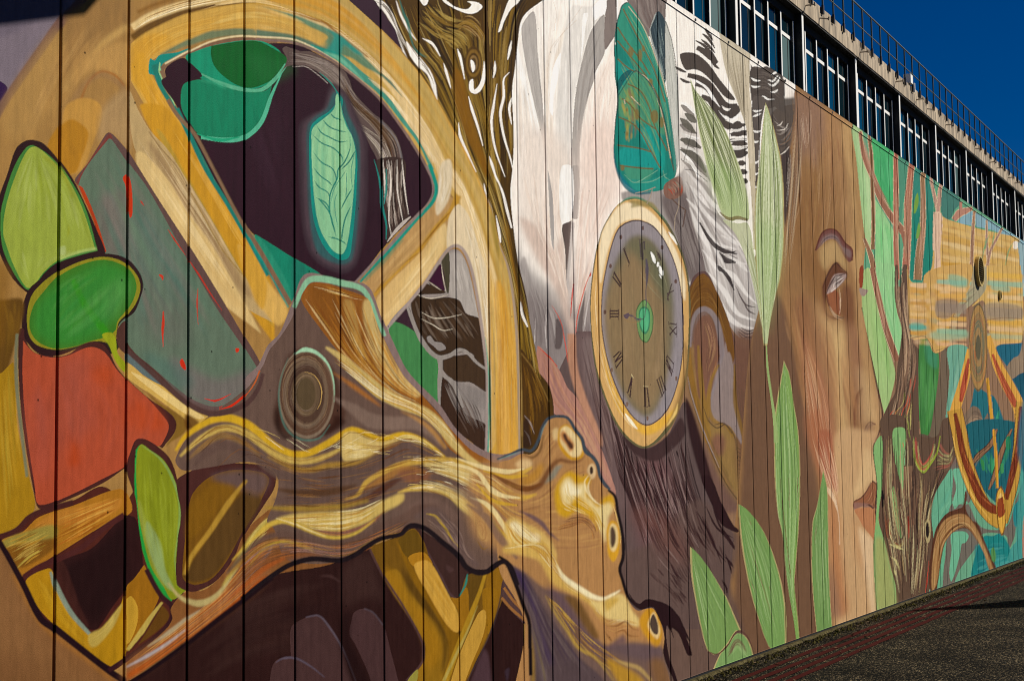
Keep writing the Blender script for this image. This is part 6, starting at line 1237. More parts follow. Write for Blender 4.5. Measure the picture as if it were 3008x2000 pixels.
    F('7ba868', '1035,100 1100,0 1110,300 1100,500 1080,660 1080,760 1120,900 1180,1150 1230,1340 1230,1560* 1070,1600* 1040,1250 1035,960 1060,640 1065,420')
    F('9a9a5c', '1050,900 1110,900 1180,1150 1220,1340 1230,1567 1080,1567 1045,1200', .8, 8)
    F('7aa868', '1210,-60 1310,-60 1300,200 1290,480 1250,330 1210,150'); F('80ac68', '1205,440 1250,600 1270,760 1285,880 1270,900 1240,800 1200,640')
    BR('8a6a50 3c2c24 a89060 7a5440 4c382c', ['1120,0 1110,500 1150,900 1260,1400', '1180,0 1200,500 1260,900 1330,1400', '1400,300 1440,600 1430,1000 1400,1450', '1700,100 1560,550 1530,900 1470,1450'], 130, 9, .65, (.12, .45))
    BR('a8a860 c0b878 8a9c40 5c4434 b0483c', ['1380,0 1400,250 1470,330 1560,200 1600,80', '1420,0 1440,180 1470,250 1540,150 1570,0'], 26, 12, .75, (.25, .7)); BR('b0a870 6a5440 a05a48', ['1610,0 1640,100 1700,140 1740,60', '1520,380 1600,330 1700,290 1740,180'], 26, 9, .7)
    BR('b8b470 8a4a2c d8d098 4a3024', ['1130,700 1170,950 1270,1000 1320,950', '1170,700 1200,900 1270,960 1310,850'], 26, 9, .75, (.2, .6)); LL('c8c080', (3, 18, 20, 3), '1170,950 1240,980 1300,1000;1180,1060 1230,1100 1260,1180;1210,1170 1220,1200 1235,1230', a=.9)
    LL('8c9c30', (4, 16, 20, 6), '1385,100 1410,240 1470,320 1530,250 1590,150 1620,0', a=.9)
    BR('2a1a14 b0a074 241612 8a6a50 c0b488 3a2820', ['1110,-100 1105,500 1140,900 1250,1450', '1190,-100 1200,450 1250,900 1310,1450', '1330,-100 1350,500 1370,900 1340,1450', '1480,350 1450,700 1440,1100 1390,1450', '1680,250 1560,560 1530,900 1470,1440'], 120, 6, .8, (.15, .5))
    F('a8986c', '1480,800 1490,740 1520,730 1535,800 1525,930 1500,940'); F('1e1010', '1490,820 1500,760 1515,770 1522,850 1510,900 1495,880'); F('180c10', '1105,480 1120,480 1122,620 1108,630')
    LL('d03c28', (2, 8, 2), '1290,60 1300,100;1520,1100 1500,1300 1485,1400;1340,700 1345,900', a=.8); LL('241414', (6, 22, 10), '1265,680 1300,850 1285,910;1600,430 1520,620 1490,760', a=.7)
    # branch
    tb = '1540,1400 1520,1200 1560,900 1600,780 1680,680 1780,640 1820,620 1840,480 1855,520 1845,640 1900,740 1950,770 2000,900 2060,1040 2115,1180 2060,1190 2000,1020 1930,900 1860,820 1780,820 1700,880 1650,980 1600,1300 1580,1390'
    F('54301c', tb); cb = clip(tb); F('a8804e', '1550,1360 1545,1200 1580,920 1640,760 1760,690 1850,700 1930,800 1990,920 2090,1180 2060,1180 1990,1000 1900,830 1800,770 1700,830 1640,950 1590,1300', .9, 2, cb)
    BR('c09a64 7a5028 94683c', ['1540,1380 1580,940 1700,720 1850,700 1960,860 2090,1160', '1590,1380 1640,980 1740,840 1850,800 1940,910 2060,1170'], 34, 9, .6, (.15, .5), clip=cb)
    F('4f8a4c', '2070,1000 2090,980 2110,1050 2100,1110 2075,1090')
    LL('3a2418', (20, 54, 50, 20), '1890,270 1950,180 2060,80 2120,-60;2050,470 2110,320 2170,120 2250,-60')
    LL('8a6446', (14, 36, 34, 12), '1890,270 1950,180 2060,80 2120,-60;2050,470 2110,320 2170,120 2250,-60')
    BR('a8805c 5c3c28 94704c', ['1890,250 1960,160 2080,40', '1910,300 1980,200 2090,90'], 12, 7, .7); F('2c7c44', '1980,200 2005,220 2010,300 1990,300'); F('3a8c54', '2150,250 2175,240 2180,320 2155,330'); F('1f7a52', '2200,20 2230,0 2240,110 2205,120')
    # ring (chain-like loop)
    rg = [('1745,-230 1790,-20 1820,150 1880,350 1970,560 2070,700 2160,760', 128), ('2335,-300 2320,-60 2305,150 2265,400 2215,600 2170,760', 86)]
    for s_, wd in rg: L('5a3c14', wd+10, s_); L('b98c34', wd, s_)
    L('74300f', (30, 50, 56, 70, 80, 84, 60), '1750,-200 1780,-60 1820,150 1900,370 1990,560 2080,640 2170,660'); L('74300f', (30, 40, 50, 56, 40), '2330,-260 2315,-40 2295,150 2250,360 2200,560')
    BR('b05c28 5c2408 c87838', ['1780,0 1850,280 1970,520 2100,640', '1820,0 1900,300 2020,540 2140,660'], 34, 8, .65, (.08, .2)); BR('b05c28 5c2408', ['2290,0 2260,250 2200,540', '2320,0 2280,280 2220,560'], 18, 7, .65, (.08, .2))
    L('e0b458', (6, 16, 16, 6), '1730,0 1790,240 1900,520 2060,740', .7)
    L('c8922a', (22, 26, 26), '2090,-60 2110,150 2125,460'); L('8a6420', 4, '2080,-40 2100,200 2115,450', .8)
    F('7a5418', '2110,560 2125,480 2155,440 2190,520 2200,700 2195,800 2165,880 2130,790'); F('d0a03c', '2117,570 2130,490 2155,460 2182,530 2192,700 2186,790 2165,860 2138,780'); F('8a3c14', '2125,590 2140,530 2165,520 2185,620 2185,690 2140,720 2125,680'); F('dcb86c', '2135,540 2155,500 2170,530 2140,550', .9)
    # far end
    F('3c8f88', '2330,300 2400,200 2700,150* 2700,1400* 2330,1200', .9, 4); F('1a5f74', '2345,-300 2450,-400 2700,-420* 2700,300* 2340,300', .9, 4)
    F('a87864', '2345,850 2359,700 2375,690 2380,1100 2350,1100')

def mural_all():
    mural_base(); mural_pale(); mural_right(); WF[0] = 1.15; SAT[0] = 1.0; mural_tree(); mural_left(); mural_left2(); mural_trunk()

# ------------------------------------------------------------------ paint -> panels
def raster(poly, xs0, dx, ncol, zs):
    """non-zero winding mask of poly (X,z) on a grid: columns xs0+dx*i, rows zs ascending"""
    a = poly; b = np.roll(poly, -1, 0)
    i0 = np.searchsorted(zs, a[:, 1]); i1 = np.searchsorted(zs, b[:, 1])
    lo = np.minimum(i0, i1); cnt = np.abs(i1-i0); k = cnt > 0
    if not k.any(): return None
    a, b, lo, cnt, sg = a[k], b[k], lo[k], cnt[k], np.where(i1 > i0, 1, -1)[k]
    e = np.repeat(np.arange(len(cnt)), cnt)
    r = np.arange(cnt.sum())-np.repeat(np.cumsum(cnt)-cnt, cnt)+lo[e]
    x = a[e, 0]+(zs[r]-a[e, 1])/(b[e, 1]-a[e, 1])*(b[e, 0]-a[e, 0])
    c = np.clip(np.ceil((x-xs0)/dx).astype(int), 0, ncol)
    m = np.zeros((len(zs), ncol+1), np.int32); np.add.at(m, (r, c), sg[e])
    return (np.cumsum(m, 1)[:, :ncol] != 0)
def boxblur(m, rx, rz):
    for ax, r in ((0, rz), (1, rx)):
        if r < 1: continue
        p = [(0, 0), (0, 0)]; p[ax] = (r+1, r); q = np.cumsum(np.pad(m, p, mode='edge'), ax)
        n = m.shape[ax]
        m = (np.take(q, np.arange(n)+2*r+1, ax)-np.take(q, np.arange(n), ax))/(2*r+1)
    return m
def paint_strip(X0, X1, zrow, ncol, only=None):
    """colours at ncol columns x rows zrow (vertex positions), 2x2 supersampled"""
    dX = (X1-X0)/max(ncol-1, 1); dx = dX/2
    d = np.gradient(zrow); zs = np.stack([zrow-d*.25, zrow+d*.25], 1).ravel()
    nc = ncol*2; xs0 = X0-dx*.5
    img = np.empty((len(zs), nc, 3), np.float32); img[:] = lin('8a6a50')
    pmx, pmz = px_per_m((X0+X1)/2); clipc = {}
    zlo, zhi = zs[0], zs[-1]
    for poly, col, a, soft, cl, mn, mx in SHAPES:
        rx = int(round(soft/pmx/dx*.6)) if soft else 0
        padm = rx*dx*2.2+dx
        if mx[0] < X0-padm or mn[0] > X1+padm or mx[1] < zlo or mn[1] > zhi: continue
        rzm = soft/pmz
        r0 = max(np.searchsorted(zs, mn[1]-rzm*1.6)-1, 0); r1 = min(np.searchsorted(zs, mx[1]+rzm*1.6)+1, len(zs))
        if r1-r0 < 2: continue
        px = 2*rx
        m = raster(poly, xs0-px*dx, dx, nc+2*px, zs[r0:r1])
        if m is None: continue
        m = m.astype(np.float32)
        if soft:
            rz = int(round(rzm/((zs[r1-1]-zs[r0])/(r1-r0))*.6)); m = boxblur(boxblur(m, rx, rz), rx, rz)
        if px: m = m[:, px:-px]
        if cl is not None:
            if cl not in clipc:
                q = raster(CLIPS[cl][0], xs0, dx, nc, zs); clipc[cl] = np.zeros((len(zs), nc), np.float32) if q is None else q.astype(np.float32)
            m = m*clipc[cl][r0:r1]
        m = (m*a)[..., None]
        v = img[r0:r1]; v += (np.asarray(col, np.float32)-v)*m
    out = img.reshape(len(zrow), 2, ncol, 2, 3).mean((1, 3))
    p = np.pad(out, ((1, 1), (1, 1), (0, 0)), mode='edge')          # keep edges of the brushwork crisp on the coarse grid
    bl = (p[:-2, 1:-1]+p[2:, 1:-1]+p[1:-1, :-2]+p[1:-1, 2:])/4
    return np.maximum(out+(out-bl)*.75, out*.55)

ALB = 1.0      # photo value -> paint reflectance
def paint_material():
    m = bpy.data.materials.new('mural_paint'); m.use_nodes = True; n = m.node_tree.nodes; l = m.node_tree.links
    b = n['Principled BSDF']; at = n.new('ShaderNodeAttribute'); at.attribute_name = 'paint'
    geo = n.new('ShaderNodeNewGeometry')
    mp = n.new('ShaderNodeMapping'); mp.inputs['Scale'].default_value = (1, 1, .35); l.new(geo.outputs['Position'], mp.inputs[0])
    t = n.new('ShaderNodeTexNoise'); t.inputs['Scale'].default_value = 28; t.inputs['Detail'].default_value = 9; t.inputs['Roughness'].default_value = .7; l.new(mp.outputs[0], t.inputs[0])
    r = n.new('ShaderNodeMapRange'); r.inputs[1].default_value = .3; r.inputs[2].default_value = .7; r.inputs[3].default_value = .84*ALB; r.inputs[4].default_value = 1.14*ALB
    l.new(t.outputs[0], r.inputs[0])
    mx = n.new('ShaderNodeVectorMath'); mx.operation = 'SCALE'; l.new(at.outputs['Color'], mx.inputs[0]); l.new(r.outputs[0], mx.inputs['Scale'])
    # faint vertical weather streaks, a slight tone difference from panel to panel, sparse dark specks
    mp3 = n.new('ShaderNodeMapping'); mp3.inputs['Scale'].default_value = (1, 1, .05); l.new(geo.outputs['Position'], mp3.inputs[0])
    t3 = n.new('ShaderNodeTexNoise'); t3.inputs['Scale'].default_value = 34; t3.inputs['Detail'].default_value = 5; l.new(mp3.outputs[0], t3.inputs[0])
    r3 = n.new('ShaderNodeMapRange'); r3.inputs[1].default_value = .42; r3.inputs[2].default_value = .68; r3.inputs[3].default_value = 1.03; r3.inputs[4].default_value = .90; l.new(t3.outputs[0], r3.inputs[0])
    oi = n.new('ShaderNodeObjectInfo'); r4 = n.new('ShaderNodeMapRange'); r4.inputs[3].default_value = .955; r4.inputs[4].default_value = 1.04; l.new(oi.outputs['Random'], r4.inputs[0])
    vo = n.new('ShaderNodeTexVoronoi'); vo.inputs['Scale'].default_value = 7.5; l.new(geo.outputs['Position'], vo.inputs['Vector'])
    r5 = n.new('ShaderNodeMapRange'); r5.inputs[1].default_value = .030; r5.inputs[2].default_value = .045; r5.inputs[3].default_value = .25; r5.inputs[4].default_value = 1; l.new(vo.outputs['Distance'], r5.inputs[0])
    m1 = n.new('ShaderNodeMath'); m1.operation = 'MULTIPLY'; l.new(r3.outputs[0], m1.inputs[0]); l.new(r4.outputs[0], m1.inputs[1])
    m2 = n.new('ShaderNodeMath'); m2.operation = 'MULTIPLY'; l.new(m1.outputs[0], m2.inputs[0]); l.new(r5.outputs[0], m2.inputs[1])
    m3 = n.new('ShaderNodeMath'); m3.operation = 'MULTIPLY'; l.new(m2.outputs[0], m3.inputs[0]); l.new(r.outputs[0], m3.inputs[1]); l.new(m3.outputs[0], mx.inputs['Scale'])
    rr_ = n.new('ShaderNodeMapRange'); rr_.inputs[1].default_value = .3; rr_.inputs[2].default_value = .7; rr_.inputs[3].default_value = .42; rr_.inputs[4].default_value = .75; l.new(t.outputs[0], rr_.inputs[0]); l.new(rr_.outputs[0], b.inputs['Roughness'])
    mn = n.new('ShaderNodeVectorMath'); mn.operation = 'MINIMUM'; mn.inputs[1].default_value = (.90, .90, .90); l.new(mx.outputs[0], mn.inputs[0])
    l.new(mn.outputs[0], b.inputs['Base Color'])
    b.inputs['Roughness'].default_value = .62; b.inputs['Specular IOR Level'].default_value = .03
    t2 = n.new('ShaderNodeTexNoise'); t2.inputs['Scale'].default_value = 260; t2.inputs['Detail'].default_value = 4; l.new(geo.outputs['Position'], t2.inputs[0])
    bp = n.new('ShaderNodeBump'); bp.inputs['Strength'].default_value = .35; bp.inputs['Distance'].default_value = .004
    l.new(t2.outputs[0], bp.inputs['Height']); l.new(bp.outputs[0], b.inputs['Normal'])
    return m
def grid_panel(name, X0, X1, zrow, ncol, y, mat, parent, depth=.034, bev=.003):
    col = paint_strip(X0, X1, zrow, ncol)
    nz = len(zrow)
    xs = np.r_[X0, X0, np.linspace(X0+bev, X1-bev, ncol), X1, X1]
    ys = np.r_[depth, bev, np.zeros(ncol), bev, depth]+y
    nx = len(xs)
    co = np.empty((nz, nx, 3), np.float32); co[..., 0] = xs; co[..., 1] = ys; co[..., 2] = zrow[:, None]
    c4 = np.ones((nz, nx, 4), np.float32); c4[:, 2:-2, :3] = col; c4[:, :1, :3] = .006; c4[:, -1:, :3] = .006
    c4[:, 1, :3] = col[:, 0]; c4[:, -2, :3] = col[:, -1]
    i = np.arange(nz*nx).reshape(nz, nx)
    q = np.stack([i[:-1, :-1], i[:-1, 1:], i[1:, 1:], i[1:, :-1]], -1).reshape(-1, 4)
    top = i[-1][::-1]; bot = i[0]
    me = bpy.data.meshes.new(name); nq = len(q)
    me.vertices.add(nz*nx); me.vertices.foreach_set('co', co.ravel())
    li = np.r_[q.ravel(), top, bot]
    me.loops.add(len(li)); me.loops.foreach_set('vertex_index', li.astype(np.int32))
    me.polygons.add(nq+2); me.polygons.foreach_set('loop_start', np.r_[np.arange(nq)*4, nq*4, nq*4+nx].astype(np.int32))
    at = me.color_attributes.new('paint', 'FLOAT_COLOR', 'POINT'); at.data.foreach_set('color', c4.ravel())
    me.update(calc_edges=True); me.materials.append(mat)
    return meshobj(name, me, None, parent)
NPANEL = 62
DENS = 1.25
def rows_for(X0, X1, base=.032, top=WALL_H-.036):
    """row heights: fine where the mural carries detail that shows, coarse elsewhere"""
    def span(X):
        out = []
        for yy in (0, 2000):
            lo_, hi_ = -1.0, 8.0
            for _ in range(40):
                z = (lo_+hi_)/2; d = np.array([X, WALL_D, z-EYE]); y = 1000-FOC*(d@CU)/(d@CF)
                if y > yy: lo_ = z
                else: hi_ = z
            out.append(z)
        return out
    t = max(span(X0)[0], span(X1)[0])+.06; b_ = min(span(X0)[1], span(X1)[1])-.06
    t = min(t, top); b_ = max(b_, base)
    pz = px_per_m((X0+X1)/2)[1]*1024/3008*DENS
    z = np.linspace(b_, t, max(int((t-b_)*pz), 2))
    if b_ > base+.01: z = np.r_[np.linspace(base, b_, max(int((b_-base)/.02), 2), endpoint=False), z]
    if t < top-.01: z = np.r_[z, np.linspace(t, top, max(int((top-t)/.02), 2)+1)[1:]]
    return z
def build_wall():
    mural_all()
    paint = paint_material()
    wall = empty('mural_hoarding', (GROOVE0, 0, 0))
    tag(wall, 'tall hoarding of vertical panels painted with a mural of wheel, clock and face', 'mural wall')
    inv = Matrix.Translation((-GROOVE0, 0, 0))
    gap = .0105
    rr = random.Random(3)
    for k in range(-2, NPANEL):
        X0 = GROOVE0+k*PITCH_W+gap/2; X1 = X0+PITCH_W-gap
        zr = rows_for(X0, X1)
        nc = max(int(PITCH_W*px_per_m((X0+X1)/2)[0]*1024/3008*DENS*1.1), 5)
        o = grid_panel('panel', X0, X1, zr, nc, rr.uniform(-.0012, .0012), paint, wall); o.matrix_parent_inverse = inv
    return wall, paint, inv
WALL, PAINT, WINV = build_wall()

# ------------------------------------------------------------------ hoarding trim, plinth, screws, vents
STEEL = material('dark_steel', (.012, .012, .014), .5)
BLACK = material('black_metal_and_shade', (.008, .009, .01), .45)  # also paints the shaded sides of mullions and columns
XA, XB = GROOVE0-2*PITCH_W, GROOVE0+NPANEL*PITCH_W
def local(o):
    o.matrix_parent_inverse = WINV; return o
local(meshobj('backing_sheet', box_mesh('backing_sheet', [(XA, XB, .034, .06, .0, WALL_H-.06)]), STEEL, WALL))
local(meshobj('base_rail', box_mesh('base_rail', [(XA, XB, .006, .033, .0, .030)]), BLACK, WALL))
# top flashing in 6-panel lengths, painted over with the mural
k = -2; n_seg = 6
while k < NPANEL:
    x0 = GROOVE0+k*PITCH_W+.002; x1 = GROOVE0+min(k+n_seg, NPANEL)*PITCH_W-.002
    pm = px_per_m((x0+x1)/2)
    nc = max(int((x1-x0)*pm[0]*1024/3008*DENS), 8); nr = max(int(.05*pm[1]*1024/3008*1.6), 4)
    o = grid_panel('flashing', x0, x1, np.linspace(WALL_H-.045, WALL_H, nr), nc, -.007, PAINT, WALL, depth=.07, bev=.002); local(o)
    for j in range(k, min(k+n_seg, NPANEL), 2):
        bm = bmesh.new(); tube_bm(bm, (0, -.004, 0), (0, .003, 0), .011, 8); me = bm_mesh('screw', bm)
        s_ = meshobj('screw', me, STEEL, o); s_.location = (GROOVE0+j*PITCH_W+.01, -.009, WALL_H-.030)
    k += n_seg
def ring_mesh(name, r0, r1, y0, y1, n=32):
    bm = bmesh.new(); v = []
    for i in range(n):
        t = 2*math.pi*i/n; c_, s_ = math.cos(t), math.sin(t)
        v.append([bm.verts.new((r*c_, y, r*s_)) for r, y in ((r0, y1), (r0, y0), (r1, y0), (r1, y1))])
    for i in range(n):
        a, b = v[i], v[(i+1) % n]
        for j in range(4): bm.faces.new((a[j], a[(j+1) % 4], b[(j+1) % 4], b[j]))
    return bm_mesh(name, bm)
def disc_mesh(name, r, y, n=32):
    bm = bmesh.new(); bm.faces.new([bm.verts.new((r*math.cos(2*math.pi*i/n), y, r*math.sin(2*math.pi*i/n))) for i in range(n)])
    return bm_mesh(name, bm)
YEL = material('vent_frame_paint', (.50, .36, .10), .5, noise=(30, .2))
vent = empty('vent_grille', (21.0, -.02, 4.075)); tag(vent, 'round black louvred vent set in the painted golden masonry', 'vent')
meshobj('frame_ring', ring_mesh('frame_ring', .185, .212, -.030, .025), YEL, vent)
meshobj('backing_disc', disc_mesh('backing_disc', .188, .014), BLACK, vent)
SLAT = material('louvre_paint', (.22, .16, .06), .5)
for i in range(12):
    z = -.165+i*.030; hw = math.sqrt(max(.184**2-z*z, 0))*.985
    bm = bmesh.new(); vs_ = [bm.verts.new(p) for p in ((-hw, -.022, z-.003), (hw, -.022, z-.003), (hw, .010, z+.010), (-hw, .010, z+.010), (-hw, -.022, z), (hw, -.022, z), (hw, .010, z+.013), (-hw, .010, z+.013))]
    for f in ((0,1,2,3),(7,6,5,4),(0,4,5,1),(2,6,7,3),(1,5,6,2),(0,3,7,4)): bm.faces.new([vs_[q] for q in f])
    meshobj('slat', bm_mesh('slat', bm), SLAT, vent)
pv = empty('pipe_outlet', (22.49, -.01, 3.88)); tag(pv, 'small round dark pipe outlet in the painted masonry beside the louvred vent', 'pipe')
meshobj('collar', ring_mesh('collar', .055, .072, -.02, .02, 20), YEL, pv); meshobj('bore', disc_mesh('bore', .056, .006, 20), BLACK, pv)

# ------------------------------------------------------------------ ground
def ground_material():
    m = bpy.data.materials.new('aggregate_asphalt'); m.use_nodes = True; n = m.node_tree.nodes; l = m.node_tree.links; b = n['Principled BSDF']
    geo = n.new('ShaderNodeNewGeometry')
    v = n.new('ShaderNodeTexVoronoi'); v.inputs['Scale'].default_value = 92; l.new(geo.outputs['Position'], v.inputs['Vector'])
    r = n.new('ShaderNodeValToRGB'); e = r.color_ramp.elements
    e[0].position = .0; e[0].color = (.006, .006, .005, 1); e[1].position = 1; e[1].color = (.24, .185, .105, 1)
    for p, c_ in ((.50, (.006, .0055, .004, 1)), (.68, (.018, .015, .010, 1)), (.86, (.065, .051, .031, 1))): q = e.new(p); q.color = c_
    sep = n.new('ShaderNodeSeparateColor'); l.new(v.outputs['Color'], sep.inputs[0]); l.new(sep.outputs[0], r.inputs[0])
    t = n.new('ShaderNodeTexNoise'); t.inputs['Scale'].default_value = 1.3; t.inputs['Detail'].default_value = 6; l.new(geo.outputs['Position'], t.inputs[0])
    mr = n.new('ShaderNodeMapRange'); mr.inputs[1].default_value = .3; mr.inputs[2].default_value = .7; mr.inputs[3].default_value = .4; mr.inputs[4].default_value = 1.5; l.new(t.outputs[0], mr.inputs[0])
    sc = n.new('ShaderNodeVectorMath'); sc.operation = 'SCALE'; l.new(r.outputs[0], sc.inputs[0]); l.new(mr.outputs[0], sc.inputs['Scale']); l.new(sc.outputs[0], b.inputs['Base Color'])
    b.inputs['Roughness'].default_value = .9; b.inputs['Specular IOR Level'].default_value = .04
    bp = n.new('ShaderNodeBump'); bp.inputs['Strength'].default_value = .9; bp.inputs['Distance'].default_value = .012; bp.invert = True
    l.new(v.outputs['Distance'], bp.inputs['Height']); l.new(bp.outputs[0], b.inputs['Normal'])
    return m
me = bpy.data.meshes.new('pavement'); me.from_pydata([(-400, -400, 0), (900, -400, 0), (900, 500, 0), (-400, 500, 0)], [], [(0, 1, 2, 3)])
tag(meshobj('pavement', me, ground_material()), kind='structure')
# four worn dark red lines running along the foot of the hoarding
def line_material():
    m = bpy.data.materials.new('worn_red_paint'); m.use_nodes = True; n = m.node_tree.nodes; l = m.node_tree.links; b = n['Principled BSDF']
    geo = n.new('ShaderNodeNewGeometry'); t = n.new('ShaderNodeTexNoise'); t.inputs['Scale'].default_value = 26; t.inputs['Detail'].default_value = 8; t.inputs['Roughness'].default_value = .75
    l.new(geo.outputs['Position'], t.inputs[0]); r = n.new('ShaderNodeValToRGB'); e = r.color_ramp.elements
    e[0].position = .30; e[0].color = (.010, .006, .005, 1); e[1].position = .46; e[1].color = (.044, .006, .005, 1); l.new(t.outputs[0], r.inputs[0]); l.new(r.outputs[0], b.inputs['Base Color'])
    b.inputs['Roughness'].default_value = .8; b.inputs['Specular IOR Level'].default_value = .03
    bp = n.new('ShaderNodeBump'); bp.inputs['Strength'].default_value = .6; bp.inputs['Distance'].default_value = .006; l.new(t.outputs[0], bp.inputs['Height']); l.new(bp.outputs[0], b.inputs['Normal'])
    return m
LINE = line_material(); rl = random.Random(11)
for yc in (-.285, -.405, -.520, -.630):
    vs_, fs = [], []; xs = np.arange(-6, 60, .12); wob = 0
    for i, x in enumerate(xs):
        j1, j2 = rl.uniform(-.004, .004), rl.uniform(-.004, .004)
        vs_ += [(x, yc-.029+j1, .004), (x, yc+.029+j2, .004)]
        if i: fs.append((2*i-2, 2*i, 2*i+1, 2*i-1))
    me = bpy.data.meshes.new('painted_line'); me.from_pydata(vs_, [], fs)
    tag(meshobj('painted_line', me, LINE), kind='structure')
CONC = material('kerb_concrete', (.07, .057, .024), .95, noise=(26, .9), bump=(60, .6), spec=.05)
vs_, fs = [], []; xs = np.arange(-4, 34, .07)
for i, x in enumerate(xs):
    w_ = .022+rl.uniform(-.012, .012)+.010*math.sin(x*2.1)+.008*math.sin(x*5.3)
    vs_ += [(x, .03, .014), (x, -w_, .014+rl.uniform(-.003, .003)), (x, -w_-.012, -.002)]
    if i: a = 3*i-3; fs += [(a, a+1, a+4, a+3), (a+1, a+2, a+5, a+4)]
me = bpy.data.meshes.new('kerb'); me.from_pydata(vs_, [], fs); tag(meshobj('kerb', me, CONC), kind='structure')
# dirt, moss and dry litter gathered along the kerb
def clumps(name, mat, n, seed, yr, sz, flat=.45):
    rr = random.Random(seed); vs_, fs = [], []
    for _ in range(n):
        x = rr.uniform(8.5, 26) if rr.random() < .8 else rr.uniform(2, 34); y = rr.triangular(yr[0], yr[1], yr[2]); s = rr.uniform(*sz); b0 = len(vs_)
        m_ = rr.randint(5, 7); ph = rr.uniform(0, 6)
        for i in range(m_):
            t = ph+2*math.pi*i/m_; q = s*rr.uniform(.5, 1.2); vs_.append((x+math.cos(t)*q*1.5, y+math.sin(t)*q, .0))
        for i in range(m_):
            t = ph+2*math.pi*i/m_; q = s*rr.uniform(.3, .7); vs_.append((x+math.cos(t)*q*1.5, y+math.sin(t)*q, s*flat*rr.uniform(.6, 1.3)))
        vs_.append((x, y, s*flat*1.5))
        for i in range(m_):
            j = (i+1) % m_; fs += [(b0+i, b0+j, b0+m_+j, b0+m_+i), (b0+m_+i, b0+m_+j, b0+2*m_)]
    me = bpy.data.meshes.new(name); me.from_pydata(vs_, [], fs); return meshobj(name, me, mat)
SOIL = material('dark_soil', (.010, .008, .005), .95, noise=(50, .6), spec=.02); MOSS = material('dry_moss', (.05, .042, .012), .95, noise=(60, .6), spec=.02)
tag(clumps('soil_litter', SOIL, 3200, 5, (-.22, -.04, -.07), (.003, .014), .35), 'dark dirt and litter gathered along the kerb under the hoarding', 'dirt', kind='stuff')
tag(clumps('moss', MOSS, 900, 6, (-.20, -.04, -.07), (.004, .016), .8), 'yellowish dry moss along the concrete kerb strip', 'moss', kind='stuff')
# fallen leaves
rlv = random.Random(31); vs_, fs = [], []
for _ in range(150):
    x = rlv.uniform(9, 26); y = rlv.triangular(-.9, -.03, -.1); a = rlv.uniform(0, 6.28); s_ = rlv.uniform(.010, .026); b0 = len(vs_); ca, sa = math.cos(a), math.sin(a)
    for u, v, zz in ((-1, 0, .006), (-.3, .42, .012), (.5, .32, .010), (1, 0, .014), (.5, -.32, .007), (-.3, -.42, .009)): vs_.append((x+(u*ca-v*sa)*s_, y+(u*sa+v*ca)*s_, zz*rlv.uniform(.7, 1.6)))
    fs += [(b0, b0+1, b0+2, b0+3), (b0, b0+3, b0+4, b0+5)]
me = bpy.data.meshes.new('fallen_leaves'); me.from_pydata(vs_, [], fs); tag(meshobj('fallen_leaves', me, material('dry_leaf', (.13, .075, .03), .9, noise=(40, .5))), 'scattered dry brown leaves on the pavement by the kerb', 'leaves', kind='stuff')
# dry weed tuft at the foot of the hoarding
WEED = material('dry_weed', (.16, .12, .05), .9)
def weed(x, y, n, h, seed, label):
    rr = random.Random(seed); root = empty('weed_tuft', (x, y, 0)); tag(root, label, 'weed')
    for _ in range(n):
        a = rr.uniform(0, 6.28); le = h*rr.uniform(.5, 1); o_ = Vector((math.cos(a), math.sin(a), 0))*le*rr.uniform(.4, .9); w2 = Vector((-math.sin(a), math.cos(a), 0))*.0025
        p1 = o_*.5+Vector((0, 0, le*.6)); p2 = o_+Vector((0, 0, le*.75))
        me = bpy.data.meshes.new('blade'); me.from_pydata([tuple(-w2), tuple(w2), tuple(p1+w2), tuple(p1-w2), tuple(p2), tuple(Vector((0, 0, -.004)))], [], [(0, 1, 2, 3), (3, 2, 4), (0, 5, 1)])
        meshobj('blade', me, WEED, root)
weed(12.42, -.10, 16, .055, 4, 'small dry weed tuft by the kerb below the pointed green leaf stem')

# ------------------------------------------------------------------ building behind
YF = 12.3-WALL_D            # fascia front
BC = material('weathered_concrete', (.34, .27, .185), .9, noise=(3.6, .85, (1.8, 1, .22)), bump=(9, .6))
BC2 = material('facade_concrete', (.22, .20, .17), .9, noise=(2, .3))
DARK = material('soffit_shade', (.012, .011, .010), .9)  # near-black colour stands for the shade under the roof edge
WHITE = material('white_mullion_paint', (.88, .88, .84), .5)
RAIL = material('dark_green_rail', (.03, .05, .045), .5)
def glass_material():
    m = material('blue_glass', (.002, .046, .092), .10, noise=(.8, .5, (1.2, 1, .3))); m.node_tree.nodes['Principled BSDF'].inputs['Specular IOR Level'].default_value = .2; return m
GLASS = glass_material(); GLASS2 = material('dim_glass', (.004, .016, .022), .12, spec=.2); BLIND = material('pale_blind', (.03, .10, .10), .5)
bld = empty('flat_roofed_building', (18, YF, 0)); tag(bld, 'flat roofed building with blue windows, white mullions and concrete roof edge behind the hoarding', 'building')
BI = Matrix.Translation((-18, -YF, 0))
def bpart(name, me, mat, parent=None):
    o = meshobj(name, me, mat, parent or bld)
    if parent is None: o.matrix_parent_inverse = BI
    return o
S1 = 1.0915; XB0, XB1 = 20.4, 112.0
yb, ys, yt, yg = YF+.07, YF+.26, YF+.325, YF+.345     # column front, mullion front, transom front, glass
bpart('wall', box_mesh('wall', [(XB0, XB1, yg+.06, 24, 0, 11.1)]), BC2)
bpart('room_back', box_mesh('room_back', [(XB0, XB1, yg+1.2, yg+1.3, 11.1, 13.97)]), BLACK)
